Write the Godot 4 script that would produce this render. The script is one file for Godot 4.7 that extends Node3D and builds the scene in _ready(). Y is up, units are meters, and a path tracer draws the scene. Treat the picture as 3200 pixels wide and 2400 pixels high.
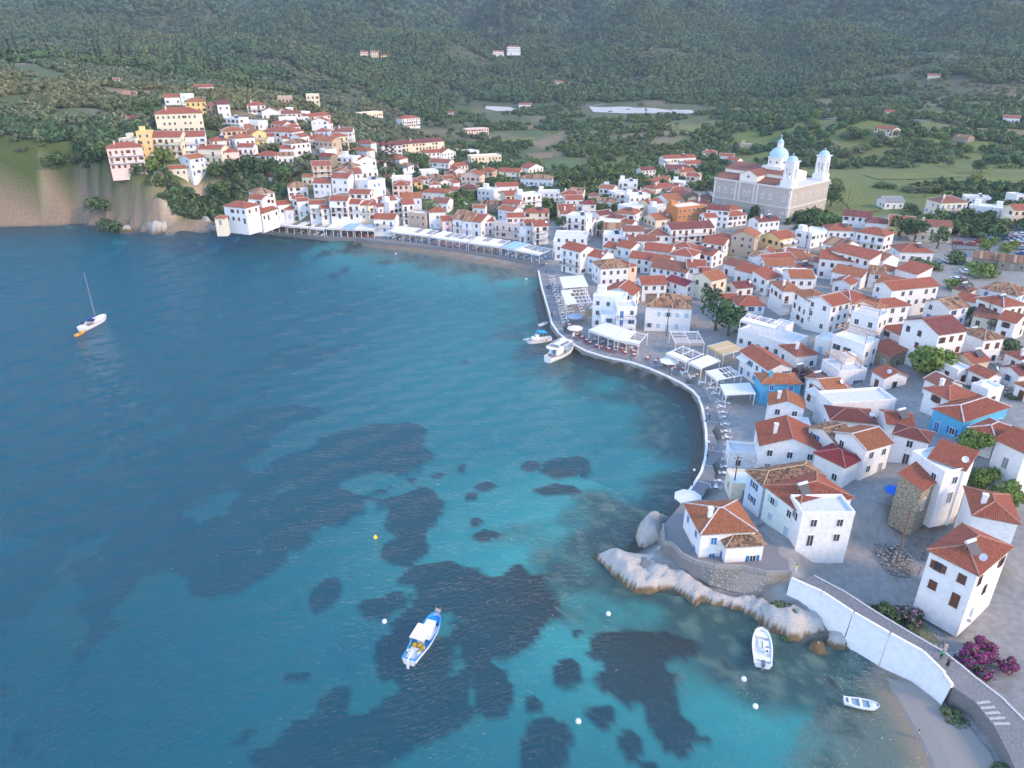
extends Node3D
# A harbour village on a bay: sea, quay, tiled houses, a church, olive groves and wooded hills.
# World: metres, y up, sea level at y = 0; the camera hovers over the bay and looks along -z.

class MB:
	var v := PackedVector3Array()
	var n := PackedVector3Array()
	var c := PackedColorArray()
	var i := PackedInt32Array()
	func tri(a: Vector3, b: Vector3, d: Vector3, col: Color) -> void:
		var m := (b - a).cross(d - a)
		if m.length_squared() < 1e-12: return
		m = m.normalized()
		var k := v.size()
		v.push_back(a); v.push_back(b); v.push_back(d)
		n.push_back(m); n.push_back(m); n.push_back(m)
		c.push_back(col); c.push_back(col); c.push_back(col)
		i.push_back(k); i.push_back(k + 2); i.push_back(k + 1)
	func quad(a: Vector3, b: Vector3, d: Vector3, e: Vector3, col: Color) -> void:
		var m := (d - a).cross(e - b)
		if m.length_squared() < 1e-12: return
		m = m.normalized()
		var k := v.size()
		v.push_back(a); v.push_back(b); v.push_back(d); v.push_back(e)
		for q in 4:
			n.push_back(m); c.push_back(col)
		i.push_back(k); i.push_back(k + 2); i.push_back(k + 1); i.push_back(k); i.push_back(k + 3); i.push_back(k + 2)
	func box(lo: Vector3, hi: Vector3, col := Color.WHITE) -> void:
		var a := Vector3(lo.x, lo.y, lo.z); var b := Vector3(hi.x, lo.y, lo.z); var d := Vector3(hi.x, lo.y, hi.z); var e := Vector3(lo.x, lo.y, hi.z)
		var u := Vector3(0, hi.y - lo.y, 0)
		quad(e, d, d + u, e + u, col); quad(d, b, b + u, d + u, col); quad(b, a, a + u, b + u, col); quad(a, e, e + u, a + u, col)
		quad(e + u, d + u, b + u, a + u, col); quad(a, b, d, e, col)
	func cbox(p: Vector3, s: Vector3, col := Color.WHITE) -> void:
		box(p - s * 0.5, p + s * 0.5, col)
	func obox(t: Transform3D, s: Vector3, col := Color.WHITE) -> void:
		# a box of size s centred in the frame t
		var k := v.size()
		box(-s * 0.5, s * 0.5, col)
		for q in range(k, v.size()):
			v[q] = t * v[q]; n[q] = (t.basis * n[q]).normalized()
	func bar(a: Vector3, b: Vector3, w: float, h: float, col := Color.WHITE) -> void:
		var f := b - a
		var l := f.length()
		if l < 1e-4: return
		f /= l
		var up := Vector3.UP if absf(f.y) < 0.95 else Vector3.RIGHT
		var r := up.cross(f).normalized()
		obox(Transform3D(Basis(r, f.cross(r).normalized(), f), (a + b) * 0.5), Vector3(w, h, l), col)
	func tube(a: Vector3, b: Vector3, ra: float, rb: float, seg := 6, col := Color.WHITE, caps := true) -> void:
		var f := (b - a).normalized()
		var up := Vector3.UP if absf(f.y) < 0.95 else Vector3.RIGHT
		var r := up.cross(f).normalized()
		var s := f.cross(r)
		var k := v.size()
		for q in seg:
			var an := TAU * q / seg
			var o := r * cos(an) + s * sin(an)
			v.push_back(a + o * ra); v.push_back(b + o * rb)
			n.push_back(o); n.push_back(o); c.push_back(col); c.push_back(col)
		for q in seg:
			var p := k + q * 2
			var w := k + ((q + 1) % seg) * 2
			i.push_back(p); i.push_back(p + 1); i.push_back(w); i.push_back(w); i.push_back(p + 1); i.push_back(w + 1)
		if caps:
			for q in range(1, seg - 1):
				var o0 := r; var a1 := TAU * q / seg; var a2 := TAU * (q + 1) / seg
				var o1 := r * cos(a1) + s * sin(a1); var o2 := r * cos(a2) + s * sin(a2)
				if rb > 0.01: tri(b + o0 * rb, b + o1 * rb, b + o2 * rb, col)
				if ra > 0.01: tri(a + o0 * ra, a + o2 * ra, a + o1 * ra, col)
	func lathe(o: Vector3, prof: Array, seg := 12, col := Color.WHITE) -> void:
		# prof: [radius, height] pairs from below upwards
		for k in prof.size() - 1:
			var r0: float = prof[k][0]; var y0: float = prof[k][1]; var r1: float = prof[k + 1][0]; var y1: float = prof[k + 1][1]
			for q in seg:
				var a0 := TAU * q / seg; var a1 := TAU * (q + 1) / seg
				var d0 := Vector3(cos(a0), 0, -sin(a0)); var d1 := Vector3(cos(a1), 0, -sin(a1))
				quad(o + d0 * r0 + Vector3(0, y0, 0), o + d1 * r0 + Vector3(0, y0, 0), o + d1 * r1 + Vector3(0, y1, 0), o + d0 * r1 + Vector3(0, y1, 0), col) if r0 > 0.001 and r1 > 0.001 else (tri(o + d0 * r0 + Vector3(0, y0, 0), o + d1 * r0 + Vector3(0, y0, 0), o + Vector3(0, y1, 0), col) if r0 > 0.001 else tri(o + Vector3(0, y0, 0), o + d1 * r1 + Vector3(0, y1, 0), o + d0 * r1 + Vector3(0, y1, 0), col))
	func poly(pts: PackedVector2Array, y: float, col := Color.WHITE) -> void:
		var t := Geometry2D.triangulate_polygon(pts)
		for q in range(0, t.size(), 3):
			var a := pts[t[q]]; var b := pts[t[q + 1]]; var d := pts[t[q + 2]]
			if (b - a).cross(d - a) > 0.0:
				var z := b; b = d; d = z
			tri(Vector3(a.x, y, a.y), Vector3(b.x, y, b.y), Vector3(d.x, y, d.y), col)
	func prism(pts: PackedVector2Array, y0: float, y1: float, col := Color.WHITE) -> void:
		# a flat-topped solid over the outline pts (x, z)
		poly(pts, y1, col)
		var turn := 1.0 if not Geometry2D.is_polygon_clockwise(pts) else -1.0
		for q in pts.size():
			var a := pts[q]; var b := pts[(q + 1) % pts.size()]
			if turn > 0.0:
				var z := a; a = b; b = z
			quad(Vector3(a.x, y0, a.y), Vector3(b.x, y0, b.y), Vector3(b.x, y1, b.y), Vector3(a.x, y1, a.y), col)
	func mesh() -> ArrayMesh:
		var arr := []
		arr.resize(Mesh.ARRAY_MAX)
		arr[Mesh.ARRAY_VERTEX] = v; arr[Mesh.ARRAY_NORMAL] = n; arr[Mesh.ARRAY_COLOR] = c; arr[Mesh.ARRAY_INDEX] = i
		var m := ArrayMesh.new()
		if v.size(): m.add_surface_from_arrays(Mesh.PRIMITIVE_TRIANGLES, arr)
		return m

var rng := RandomNumberGenerator.new()
var M := {}
var nz := FastNoiseLite.new()
var counts := {}

func numbered(called: String) -> String:
	var k: int = counts.get(called, 0)
	counts[called] = k + 1
	return called if k == 0 else "%s_%03d" % [called, k]

func obj(called: String, m, mat: Material, parent: Node = null) -> MeshInstance3D:
	var o := MeshInstance3D.new()
	o.mesh = m.mesh() if m is MB else m
	o.material_override = mat
	if parent == null or parent == self:
		o.name = numbered(called); add_child(o)
	else:
		o.name = called; parent.add_child(o, true)
	return o

func tag(o: Node, label: String, category: String, group := "") -> Node:
	o.set_meta("label", label); o.set_meta("category", category)
	if group: o.set_meta("group", group)
	return o

func thing(called: String, label: String, category: String, at := Vector3.ZERO, yaw := 0.0, group := "") -> Node3D:
	var o := Node3D.new()
	o.name = numbered(called); add_child(o)
	o.position = at; o.rotation.y = yaw
	tag(o, label, category, group)
	return o

func struct(o: Node) -> Node:
	o.set_meta("kind", "structure"); return o

func copy(o: Node3D, called: String, at: Vector3, yaw: float, label := "") -> Node3D:
	var r: Node3D = o.duplicate()
	r.name = numbered(called); add_child(r)
	r.position = at; r.rotation.y = yaw
	if label: r.set_meta("label", label)
	return r

func lin(r: float, g: float, b: float) -> Color:
	# a real-world base colour (linear) as the sRGB colour that materials take
	return Color(r, g, b).linear_to_srgb()

func mat(called: String, col: Color, rough := 0.9, vc := false) -> StandardMaterial3D:
	var m := StandardMaterial3D.new()
	m.resource_name = called; m.albedo_color = col; m.roughness = rough; m.vertex_color_use_as_albedo = vc
	M[called] = m
	return m

func noise_tex(freq: float, lo: Color, hi: Color, size := 512, oct := 5, seed_ := 1, mid = null) -> NoiseTexture2D:
	var f := FastNoiseLite.new()
	f.noise_type = FastNoiseLite.TYPE_SIMPLEX_SMOOTH; f.frequency = freq; f.fractal_octaves = oct; f.seed = seed_
	var g := Gradient.new()
	g.set_color(0, lo); g.set_color(1, hi)
	if mid != null: g.add_point(0.5, mid)
	var t := NoiseTexture2D.new()
	t.width = size; t.height = size; t.seamless = true; t.noise = f; t.color_ramp = g; t.generate_mipmaps = false
	return t

func grain(m: StandardMaterial3D, tex: Texture2D, metres: float) -> StandardMaterial3D:
	m.albedo_texture = tex; m.uv1_triplanar = true; m.uv1_world_triplanar = true
	m.uv1_scale = Vector3.ONE / metres
	return m

# ---------------------------------------------------------------- terrain
var RBF := PackedFloat32Array([-1.395,-3.474,-31.533,-1.213,-3.392,-106.53,-1.043,-3.326,-129.28,-0.88,-3.268,-67.234,-0.696,-3.225,-28.788,-0.493,-3.123,-2.7575,-0.274,-3.027,-0.22835,-0.106,-2.931,0.26758,0.026,-2.85,-0.26716,0.122,-2.647,-0.17625,0.136,-2.236,-0.1083,0.179,-1.975,0.42883,0.268,-1.852,0.92931,0.386,-1.762,-0.053798,0.444,-1.641,-0.31069,0.461,-1.482,-0.48039,0.434,-1.32,-0.61283,0.383,-1.195,-1.4154,0.068,-3.018,0.35585,0.345,-3.054,0.3293,0.631,-3.55,-0.86981,0.339,-3.846,0.20635,1.011,-3.82,0.22083,0.959,-2.904,0.84045,1.479,-3.316,1.0347,1.865,-2.953,-3.6159,1.455,-2.429,-0.86495,1.924,-2.729,-5.9497,1.685,-2.286,-2.4507,0.578,-2.824,-0.27466,0.738,-2.462,1.2481,0.986,-2.526,0.36658,1.12,-2.301,-0.50984,0.436,-2.341,-1.8862,0.565,-2.195,2.7215,0.795,-2.119,-0.20188,0.921,-1.948,2.1488,0.524,-1.88,-3.6747,0.722,-1.691,3.0964,0.88,-1.57,2.6537,1.024,-1.562,1.8546,1.158,-1.539,-0.87714,0.84,-1.342,3.1107,0.698,-1.308,-2.4739,0.643,-1.59,-8.2396,0.524,-1.422,-1.1707,0.496,-1.181,-6.274,0.588,-1.171,-2.6716,0.57,-1.07,-0.68109,0.633,-0.977,5.5388,0.776,-1.054,5.8977,0.799,-0.96,3.6296,0.675,-0.812,-2.7414,0.683,-0.735,-1.5666,0.432,-0.958,3.6412,0.453,-0.875,1.471,0.5,-0.825,1.0954,0.541,-0.776,1.5958,0.574,-0.728,4.0142,0.603,-0.65,-8.5904,0.6,-0.586,-8.1986,0.661,-0.625,10.787,0.833,-0.822,-2.296,1.037,-1.121,3.8714,1.226,-1.479,3.9469,0.355,-0.941,1.0081,0.377,-0.894,-5.2356,-1.457,-3.51,-15.964,-1.531,-3.491,-12.771,-1.583,-3.416,-78.135,-1.533,-3.605,-89.759,-1.667,-3.177,-5.4374,-1.602,-3.291,64.271,-1.436,-3.288,46.217,-1.836,-3.107,-2.0419,-2.038,-3.016,-7.3923,-2.227,-2.906,5.5114,-1.636,-3.655,76.431,-1.899,-3.466,6.0095,-2.176,-3.361,-9.1062,-1.777,-3.99,-3.1428,-2.063,-3.732,-2.3169,-2.311,-3.522,9.8283,-1.946,-4.484,10.741,-2.429,-4.48,-6.9338,-2.729,-4.242,-0.82527,-1.592,-4.731,0.52849,-1.466,-5.636,23.19,-0.958,-3.941,14.84,-0.831,-3.351,92.319,-1.097,-3.34,137.67,-1.05,-3.158,30.65,-1.246,-3.309,74.083,-1.241,-3.11,-19.306,-1.445,-3.734,52.676,-1.325,-4.162,-11.146,-0.649,-3.529,12.971,-1.098,-4.335,32.603,-3.201,-5.598,3.4196,-3.525,-5.399,2.8514,-3.889,-5.143,3.6678,-2.72,-5.616,2.4527,-2.38,-5.768,-4.5049,-0.544,-4.138,-19.979,-0.589,-4.518,-11.581,-0.262,-3.972,-1.3966,-0.861,-4.767,-14.252,0.1,-4.581,4.551,0.593,-4.549,4.7763,-0.536,-6.269,-11.224,-1.091,-5.721,-13.176,-0.37,-8.832,-7.9278,1.455,-8.72,2.0169,1.893,-6.381,6.4085,2.792,-6.042,19.19,2.595,-4.264,3.1867,2.534,-5.359,-11.134,1.792,-5.977,-11.538,1.143,-5.286,-1.2134,3.711,-5.65,0.12079,4.443,-8.238,-6.7388,3.79,-10.241,-6.8052,1.851,-11.289,-3.6225,-0.449,-10.911,-11.145,-1.369,-8.207,-4.5335,-1.674,-10.264,8.3972,0,-12.48,9.4728,0,-16.64,-0.24436,0,-20.8,-4.2124,4.141,-12.87,3.5528,5.629,-17.854,0.91177,5.426,-8.872,19.828,7.502,-12.478,0.45,10.056,-17.01,-0.59858,6.438,-8.168,-15.251,3.948,-4.833,-4.4572,12.468,-16.649,-4.1564,2.227,-2.747,8.8809,-5.147,-9.037,-8.1235,-6.479,-9.428,0.67815,-7.125,-12.698,-5.0627,-9.571,-17.288,0.011927,-9.692,-13.526,1.7388,-2.599,-7.022,2.9836,-3.556,-9.773,7.9657,-5.246,-14.691,5.8803,-3.045,-15.3,3.1217,-3.827,-19.386,-0.7277,-19.863,-26.702,2.0358,-15.996,-29.184,-2.1977,-11.028,-31.4,-6.2913,-5.059,-32.893,5.386,2.69,-35.258,-0.053213,11.382,-33.478,4.6932,18.291,-30.262,4.8132,23.319,-26.581,-4.1752,-1.685,-13.939,-8.3783,0.845,-14.015,-1.1491,-5.027,-10.852,0.67682,7.182,-14.432,-0.04633,2.843,-15.867,0.53762,-6.5,-5.45,8.6669,-5.2,-4.05,-8.1115,-3.15,-8.3,-1.6471,1.25,-0.2,0.4781,2.1,0.3,5.5324,2.1,-0.63,-2.3652,3.6,-1.05,-0.76246,6.2,-3.15,2.052,9.4,-6.3,3.9097])   # x, z, weight of each survey point (hundreds of metres)
var RBF0 := Vector3(20.142,3.0318,-13.72)
var COAST := PackedVector2Array([Vector2(-291.8,-351.4),Vector2(-269.9,-351.4),Vector2(-252.4,-353.5),Vector2(-237.5,-355),Vector2(-225.7,-356.4),Vector2(-214.1,-360.8),Vector2(-197.5,-353.5),Vector2(-174,-343.1),Vector2(-161.6,-340.4),Vector2(-143.4,-343.1),Vector2(-124.3,-336.5),Vector2(-104.5,-330),Vector2(-85.4,-323.8),Vector2(-70.4,-321.4),Vector2(-63.9,-314.3),Vector2(-51.3,-307.5),Vector2(-35.5,-301.5),Vector2(-20.1,-291.1),Vector2(-9.1,-283.2),Vector2(1.4,-278),Vector2(5,-271.7),Vector2(9.3,-269.9),Vector2(10,-264.7),Vector2(10.4,-244.8),Vector2(11.1,-230.3),Vector2(11.9,-213.4),Vector2(12.1,-208),Vector2(13.6,-199.6),Vector2(15.7,-193.2),Vector2(20.7,-184.6),Vector2(25.8,-180.3),Vector2(32.3,-176.2),Vector2(36.3,-172.1),Vector2(39.9,-167.3),Vector2(43.1,-161.8),Vector2(44.4,-158.3),Vector2(44.9,-154.5),Vector2(44.5,-149.8),Vector2(43.6,-143.5),Vector2(42.5,-137.6),Vector2(40.9,-130.5),Vector2(39.3,-125.4),Vector2(37.3,-120.3),Vector2(34.9,-115.8),Vector2(32.6,-112.1),Vector2(30.2,-108.4),Vector2(26.7,-106.9),Vector2(23,-106),Vector2(21.6,-102.2),Vector2(22.6,-100),Vector2(19.8,-99.4),Vector2(16.5,-99.4),Vector2(13.6,-98.6),Vector2(15.6,-95.4),Vector2(17.4,-92),Vector2(19.6,-89.2),Vector2(21.7,-88.9),Vector2(25.8,-89.5),Vector2(27.6,-87.5),Vector2(28.4,-86),Vector2(29.8,-87.3),Vector2(33.3,-86),Vector2(35.2,-85),Vector2(36.9,-83.4),Vector2(37.5,-82.2),Vector2(38.3,-81),Vector2(40.5,-79.2),Vector2(43.4,-78.9),Vector2(45.7,-78.3),Vector2(47.9,-77.3),Vector2(50.7,-78.6),Vector2(50.8,-78),Vector2(51.8,-75.1),Vector2(51.9,-71.6),Vector2(51.9,-67.9),Vector2(51.7,-64.3),Vector2(51.4,-61.9),Vector2(50.9,-59),Vector2(50,-55.1),Vector2(48.9,-50.6)])
var COASTK := PackedFloat32Array([6,6,6,6,6,6,6,6,6,0.9,0.9,0.9,0.9,0.16,0.16,0.16,0.16,0.16,0.16,0.16,0.16,0.16,0.16,1,1,1,1,1,1,1,1,1,1,1,1,1,1,1,1,1,1,1,1,1,1,0.45,0.45,0.45,0.45,0.45,0.45,0.45,0.45,0.45,0.45,0.45,0.45,0.45,0.45,0.45,0.45,0.45,0.45,0.45,0.45,0.45,0.45,0.45,0.45,0.45,0.11,0.11,0.11,0.11,0.11,0.11,0.11,0.11,0.11,0.11])   # steepness of the shore at each point
var land := PackedVector2Array()
const GX0 := -365.0
const GZ0 := -390.0
const GS := 3.5
const GNX := 156
const GNZ := 112
var sdg := PackedFloat32Array()
var skg := PackedFloat32Array()

func rbf(x: float, z: float) -> float:
	x *= 0.01; z *= 0.01
	var s := RBF0.x + RBF0.y * x + RBF0.z * z
	for k in range(0, RBF.size(), 3):
		var dx := RBF[k] - x; var dz := RBF[k + 1] - z
		s -= RBF[k + 2] * sqrt(dx * dx + dz * dz)
	return s

func survey_shore() -> void:
	land = COAST.duplicate()
	land.append_array(PackedVector2Array([Vector2(30, 60), Vector2(5000, 60), Vector2(5000, -6000), Vector2(-5000, -6000), Vector2(-5000, -351)]))
	sdg.resize(GNX * GNZ); skg.resize(GNX * GNZ)
	for j in GNZ:
		for k in GNX:
			var p := Vector2(GX0 + k * GS, GZ0 + j * GS)
			var best := 1e9; var kk := 1.0
			for q in COAST.size() - 1:
				var a := COAST[q]; var ab := COAST[q + 1] - a
				var t := clampf((p - a).dot(ab) / ab.length_squared(), 0.0, 1.0)
				var d := p.distance_squared_to(a + ab * t)
				if d < best:
					best = d; kk = lerpf(COASTK[q], COASTK[q + 1], t)
			best = sqrt(best)
			if not Geometry2D.is_point_in_polygon(p, land): best = -best
			sdg[j * GNX + k] = best; skg[j * GNX + k] = kk
	for j in range(1, GNZ - 1):
		for k in range(1, GNX - 1):
			var q := j * GNX + k
			var s := signf(sdg[q])
			if absf(sdg[q]) > 6.0 and signf(sdg[q - 1]) != s and signf(sdg[q + 1]) != s and signf(sdg[q - GNX]) != s: sdg[q] = -sdg[q]

func shore(x: float, z: float) -> Vector2:
	# (metres inland, steepness); far from the bay: deep inland
	var u := (x - GX0) / GS; var w := (z - GZ0) / GS
	if u < 0.0 or w < 0.0 or u >= GNX - 1.001 or w >= GNZ - 1.001:
		if Geometry2D.is_point_in_polygon(Vector2(x, z), land): return Vector2(9000.0, 1.0)
		return Vector2(-200.0, 1.0)
	var i := int(u); var j := int(w)
	var fu := u - i; var fw := w - j
	var q := j * GNX + i
	return Vector2(lerpf(lerpf(sdg[q], sdg[q + 1], fu), lerpf(sdg[q + GNX], sdg[q + GNX + 1], fu), fw), lerpf(lerpf(skg[q], skg[q + 1], fu), lerpf(skg[q + GNX], skg[q + GNX + 1], fu), fw))

func ground(x: float, z: float) -> float:
	var s := shore(x, z)
	if s.x <= 0.0: return maxf(s.x * 0.5, -3.0)
	return minf(maxf(rbf(x, z), 0.6), s.x * s.y)

var hx := PackedFloat32Array()
var hz := PackedFloat32Array()
var hy := PackedFloat32Array()

func height(x: float, z: float) -> float:
	# the built terrain's height, off its grid
	var i := clampi(hx.bsearch(x) - 1, 0, hx.size() - 2)
	var j := clampi(hz.bsearch(z) - 1, 0, hz.size() - 2)
	var fu := clampf((x - hx[i]) / (hx[i + 1] - hx[i]), 0, 1); var fw := clampf((z - hz[j]) / (hz[j + 1] - hz[j]), 0, 1)
	var n := hx.size()
	return lerpf(lerpf(hy[j * n + i], hy[j * n + i + 1], fu), lerpf(hy[(j + 1) * n + i], hy[(j + 1) * n + i + 1], fu), fw)

func build_terrain() -> void:
	var x := -3600.0
	while x < 3800.0:
		hx.push_back(x)
		var d := maxf(0.0, maxf(-345.0 - x, x - 210.0))
		x += 3.6 + d * 0.06
	var z := -5200.0
	while z < 80.0:
		hz.push_back(z)
		var d := maxf(0.0, -420.0 - z)
		z += 3.6 + d * 0.05
	var nx := hx.size(); var nzz := hz.size()
	hy.resize(nx * nzz)
	var vv := PackedVector3Array(); vv.resize(nx * nzz)
	var rough := FastNoiseLite.new()
	rough.frequency = 0.0032; rough.fractal_octaves = 5; rough.seed = 4
	for j in nzz:
		for k in nx:
			var h := ground(hx[k], hz[j])
			var far := clampf((-hz[j] - 920.0) / 600.0, 0.0, 1.0)
			h += rough.get_noise_2d(hx[k], hz[j]) * far * 95.0
			if h > 8.0 and hz[j] < -313.0: h += nz.get_noise_2d(hx[k] * 3.0, hz[j] * 3.0) * 2.0
			hy[j * nx + k] = h
			vv[j * nx + k] = Vector3(hx[k], h, hz[j])
	var nn := PackedVector3Array(); nn.resize(nx * nzz)
	var cc := PackedColorArray(); cc.resize(nx * nzz)
	var dry := Color(0.27, 0.20, 0.115); var grass := Color(0.085, 0.125, 0.035); var scrub := Color(0.06, 0.085, 0.035); var rock := Color(0.50, 0.385, 0.25); var pale := Color(0.36, 0.355, 0.345); var lime := Color(0.17, 0.21, 0.045)
	for j in nzz:
		for k in nx:
			var q := j * nx + k
			var a := vv[j * nx + maxi(k - 1, 0)]; var b := vv[j * nx + mini(k + 1, nx - 1)]
			var d := vv[maxi(j - 1, 0) * nx + k]; var e := vv[mini(j + 1, nzz - 1) * nx + k]
			var m := (e - d).cross(b - a).normalized()
			nn[q] = m
			var p := vv[q]
			var g := nz.get_noise_2d(p.x * 0.9, p.z * 0.9) * 0.5 + 0.5
			var g2 := nz.get_noise_2d(p.x * 0.25 + 300.0, p.z * 0.25) * 0.5 + 0.5
			var col := grass.lerp(dry, smoothstep(0.45, 0.75, g)).lerp(scrub, smoothstep(0.5, 0.8, g2))
			if p.z < -345.0 and p.z > -690.0 and p.x > 60.0: col = col.lerp(lime, smoothstep(0.35, 0.6, g2) * 0.8)
			if p.z < -720.0: col = col.lerp(scrub, smoothstep(-720.0, -1020.0, p.z) * 0.75)
			if m.y < 0.8 and p.z < -313.0 and p.z > -440.0: col = col.lerp(rock.lerp(Color(0.62, 0.55, 0.44), g), smoothstep(0.8, 0.62, m.y + (g - 0.5) * 0.25) * (1.0 - smoothstep(11.0, 17.0, p.y + (g2 - 0.5) * 16.0)))
			var s := shore(p.x, p.z)
			if s.x < 62.0 and p.x > -90.0 and p.z > -336.0: col = pale.lerp(Color(0.33, 0.315, 0.29), g)
			elif p.z > -345.0 and p.x > -60.0: col = pale.lerp(grass, smoothstep(0.62, 0.7, g)).lerp(Color(0.3, 0.27, 0.2), g2 * 0.6)
			if p.z > -92.0 and p.x > 34.0 and p.y > 3.0: col = Color(0.42, 0.40, 0.37).lerp(Color(0.16, 0.15, 0.10), smoothstep(0.42, 0.62, nz.get_noise_2d(p.x * 9.0, p.z * 9.0) * 0.5 + 0.5))
			if s.x < 3.0: col = Color(0.30, 0.235, 0.165) if s.y < 0.3 or s.y > 1.2 else Color(0.05, 0.06, 0.05)
			cc[q] = col
	var ii := PackedInt32Array()
	for j in nzz - 1:
		for k in nx - 1:
			var q := j * nx + k
			if hy[q] <= -2.9 and hy[q + 1] <= -2.9 and hy[q + nx] <= -2.9 and hy[q + nx + 1] <= -2.9: continue
			ii.append_array(PackedInt32Array([q, q + 1, q + nx, q + 1, q + nx + 1, q + nx]))
	var arr := []
	arr.resize(Mesh.ARRAY_MAX)
	arr[Mesh.ARRAY_VERTEX] = vv; arr[Mesh.ARRAY_NORMAL] = nn; arr[Mesh.ARRAY_COLOR] = cc; arr[Mesh.ARRAY_INDEX] = ii
	var me := ArrayMesh.new(); me.add_surface_from_arrays(Mesh.PRIMITIVE_TRIANGLES, arr)
	var gm := grain(mat("earth", Color.WHITE, 0.95, true), noise_tex(0.02, Color(0.82, 0.81, 0.8), Color(1, 1, 1), 512, 6), 17.0)
	struct(obj("terrain", me, gm))

# ---------------------------------------------------------------- sea
var WEED := PackedFloat32Array([11.6,-131.6,5.7,5.5,8.5,-120.9,4.4,2.7,3.7,-132.4,2.7,2.7,-5.7,-124.2,1.9,1.7,-8.1,-120.4,1.2,1.5,-10.8,-133.4,0.9,2.7,-15.6,-131,1.5,1.7,-7,-111.1,1.4,1.6,-5.1,-106.3,2.1,1.5,-19.2,-116.7,5.8,7.1,-19.4,-104.9,3.7,4,-32.1,-95.6,2.3,4.1,-14.4,-97.3,5.9,2.7,-7.8,-91.8,12.4,6.6,0.5,-94.9,2.3,3.5,-20.8,-92.7,6.5,3.4,-2,-84.4,7.5,5.4,-14.2,-82,6.3,4.7,-25.7,-76.1,2.7,3,-20.3,-68.7,11.8,5.6,-12.9,-71.4,7.3,5.5,-2.8,-74,2.6,3.7,4,-65.3,3.6,3.8,17.7,-78.3,8.8,3.5,16,-73.2,5.5,3.6,12.2,-68.8,2.2,1.9,19.8,-69.3,2.2,4.1,21.3,-66,2.7,2.5,15.4,-64.9,1.8,2.1,17.2,-61.8,1.2,1,8,-75.2,2.3,2.5,3,-71.1,1.1,1,9.5,-81.3,1,0.9,6.6,-85.2,0.7,0.7,6.4,-87.7,0.7,0.8,25.2,-64.6,0.9,0.7,-1.3,-60.6,2.6,1.3,7.8,-60.3,3.7,1.6,21.8,-60.2,1.7,0.9,-11.9,-62.8,1.5,1,-32.6,-80.4,3.1,1.1,-73.2,-213.1,14.6,13.5,-72.2,-166.6,19.6,9.6,-33.9,-152.3,15,7.1,-26.3,-146,8.5,12.2,-44.7,-140.6,20.7,11.5,-43.2,-122.2,18.6,12.6,-58.4,-115.7,11.6,11.6,-50.2,-104.3,8.3,5.3,-19.3,-119,4.6,6.5,-80,-152.8,23.1,19,-75.5,-114.8,13.2,15.2,-96.3,-138.3,15.1,25.1])   # x, z, half width, half length of each bed of seagrass

func depth_at(x: float, z: float) -> float:
	# seabed height: shelving from the shore, deeper out in the bay
	var s := shore(x, z)
	var o := maxf(0.0, -s.x)
	if s.x > 0.0: return minf(s.x * s.y, 0.0) - 0.4
	var quay := smoothstep(0.5, 0.95, s.y)
	var d := minf(o * lerpf(0.09, 0.16, quay) + quay * minf(o, 1.5) * 0.7, 4.2)
	d += smoothstep(12.0, 90.0, o) * 2.5 + smoothstep(-15.0, -140.0, x) * 13.0 * smoothstep(10.0, 60.0, o) + smoothstep(-125.0, -55.0, z) * 4.5 * smoothstep(9.0, 40.0, o)
	return -d

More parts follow.
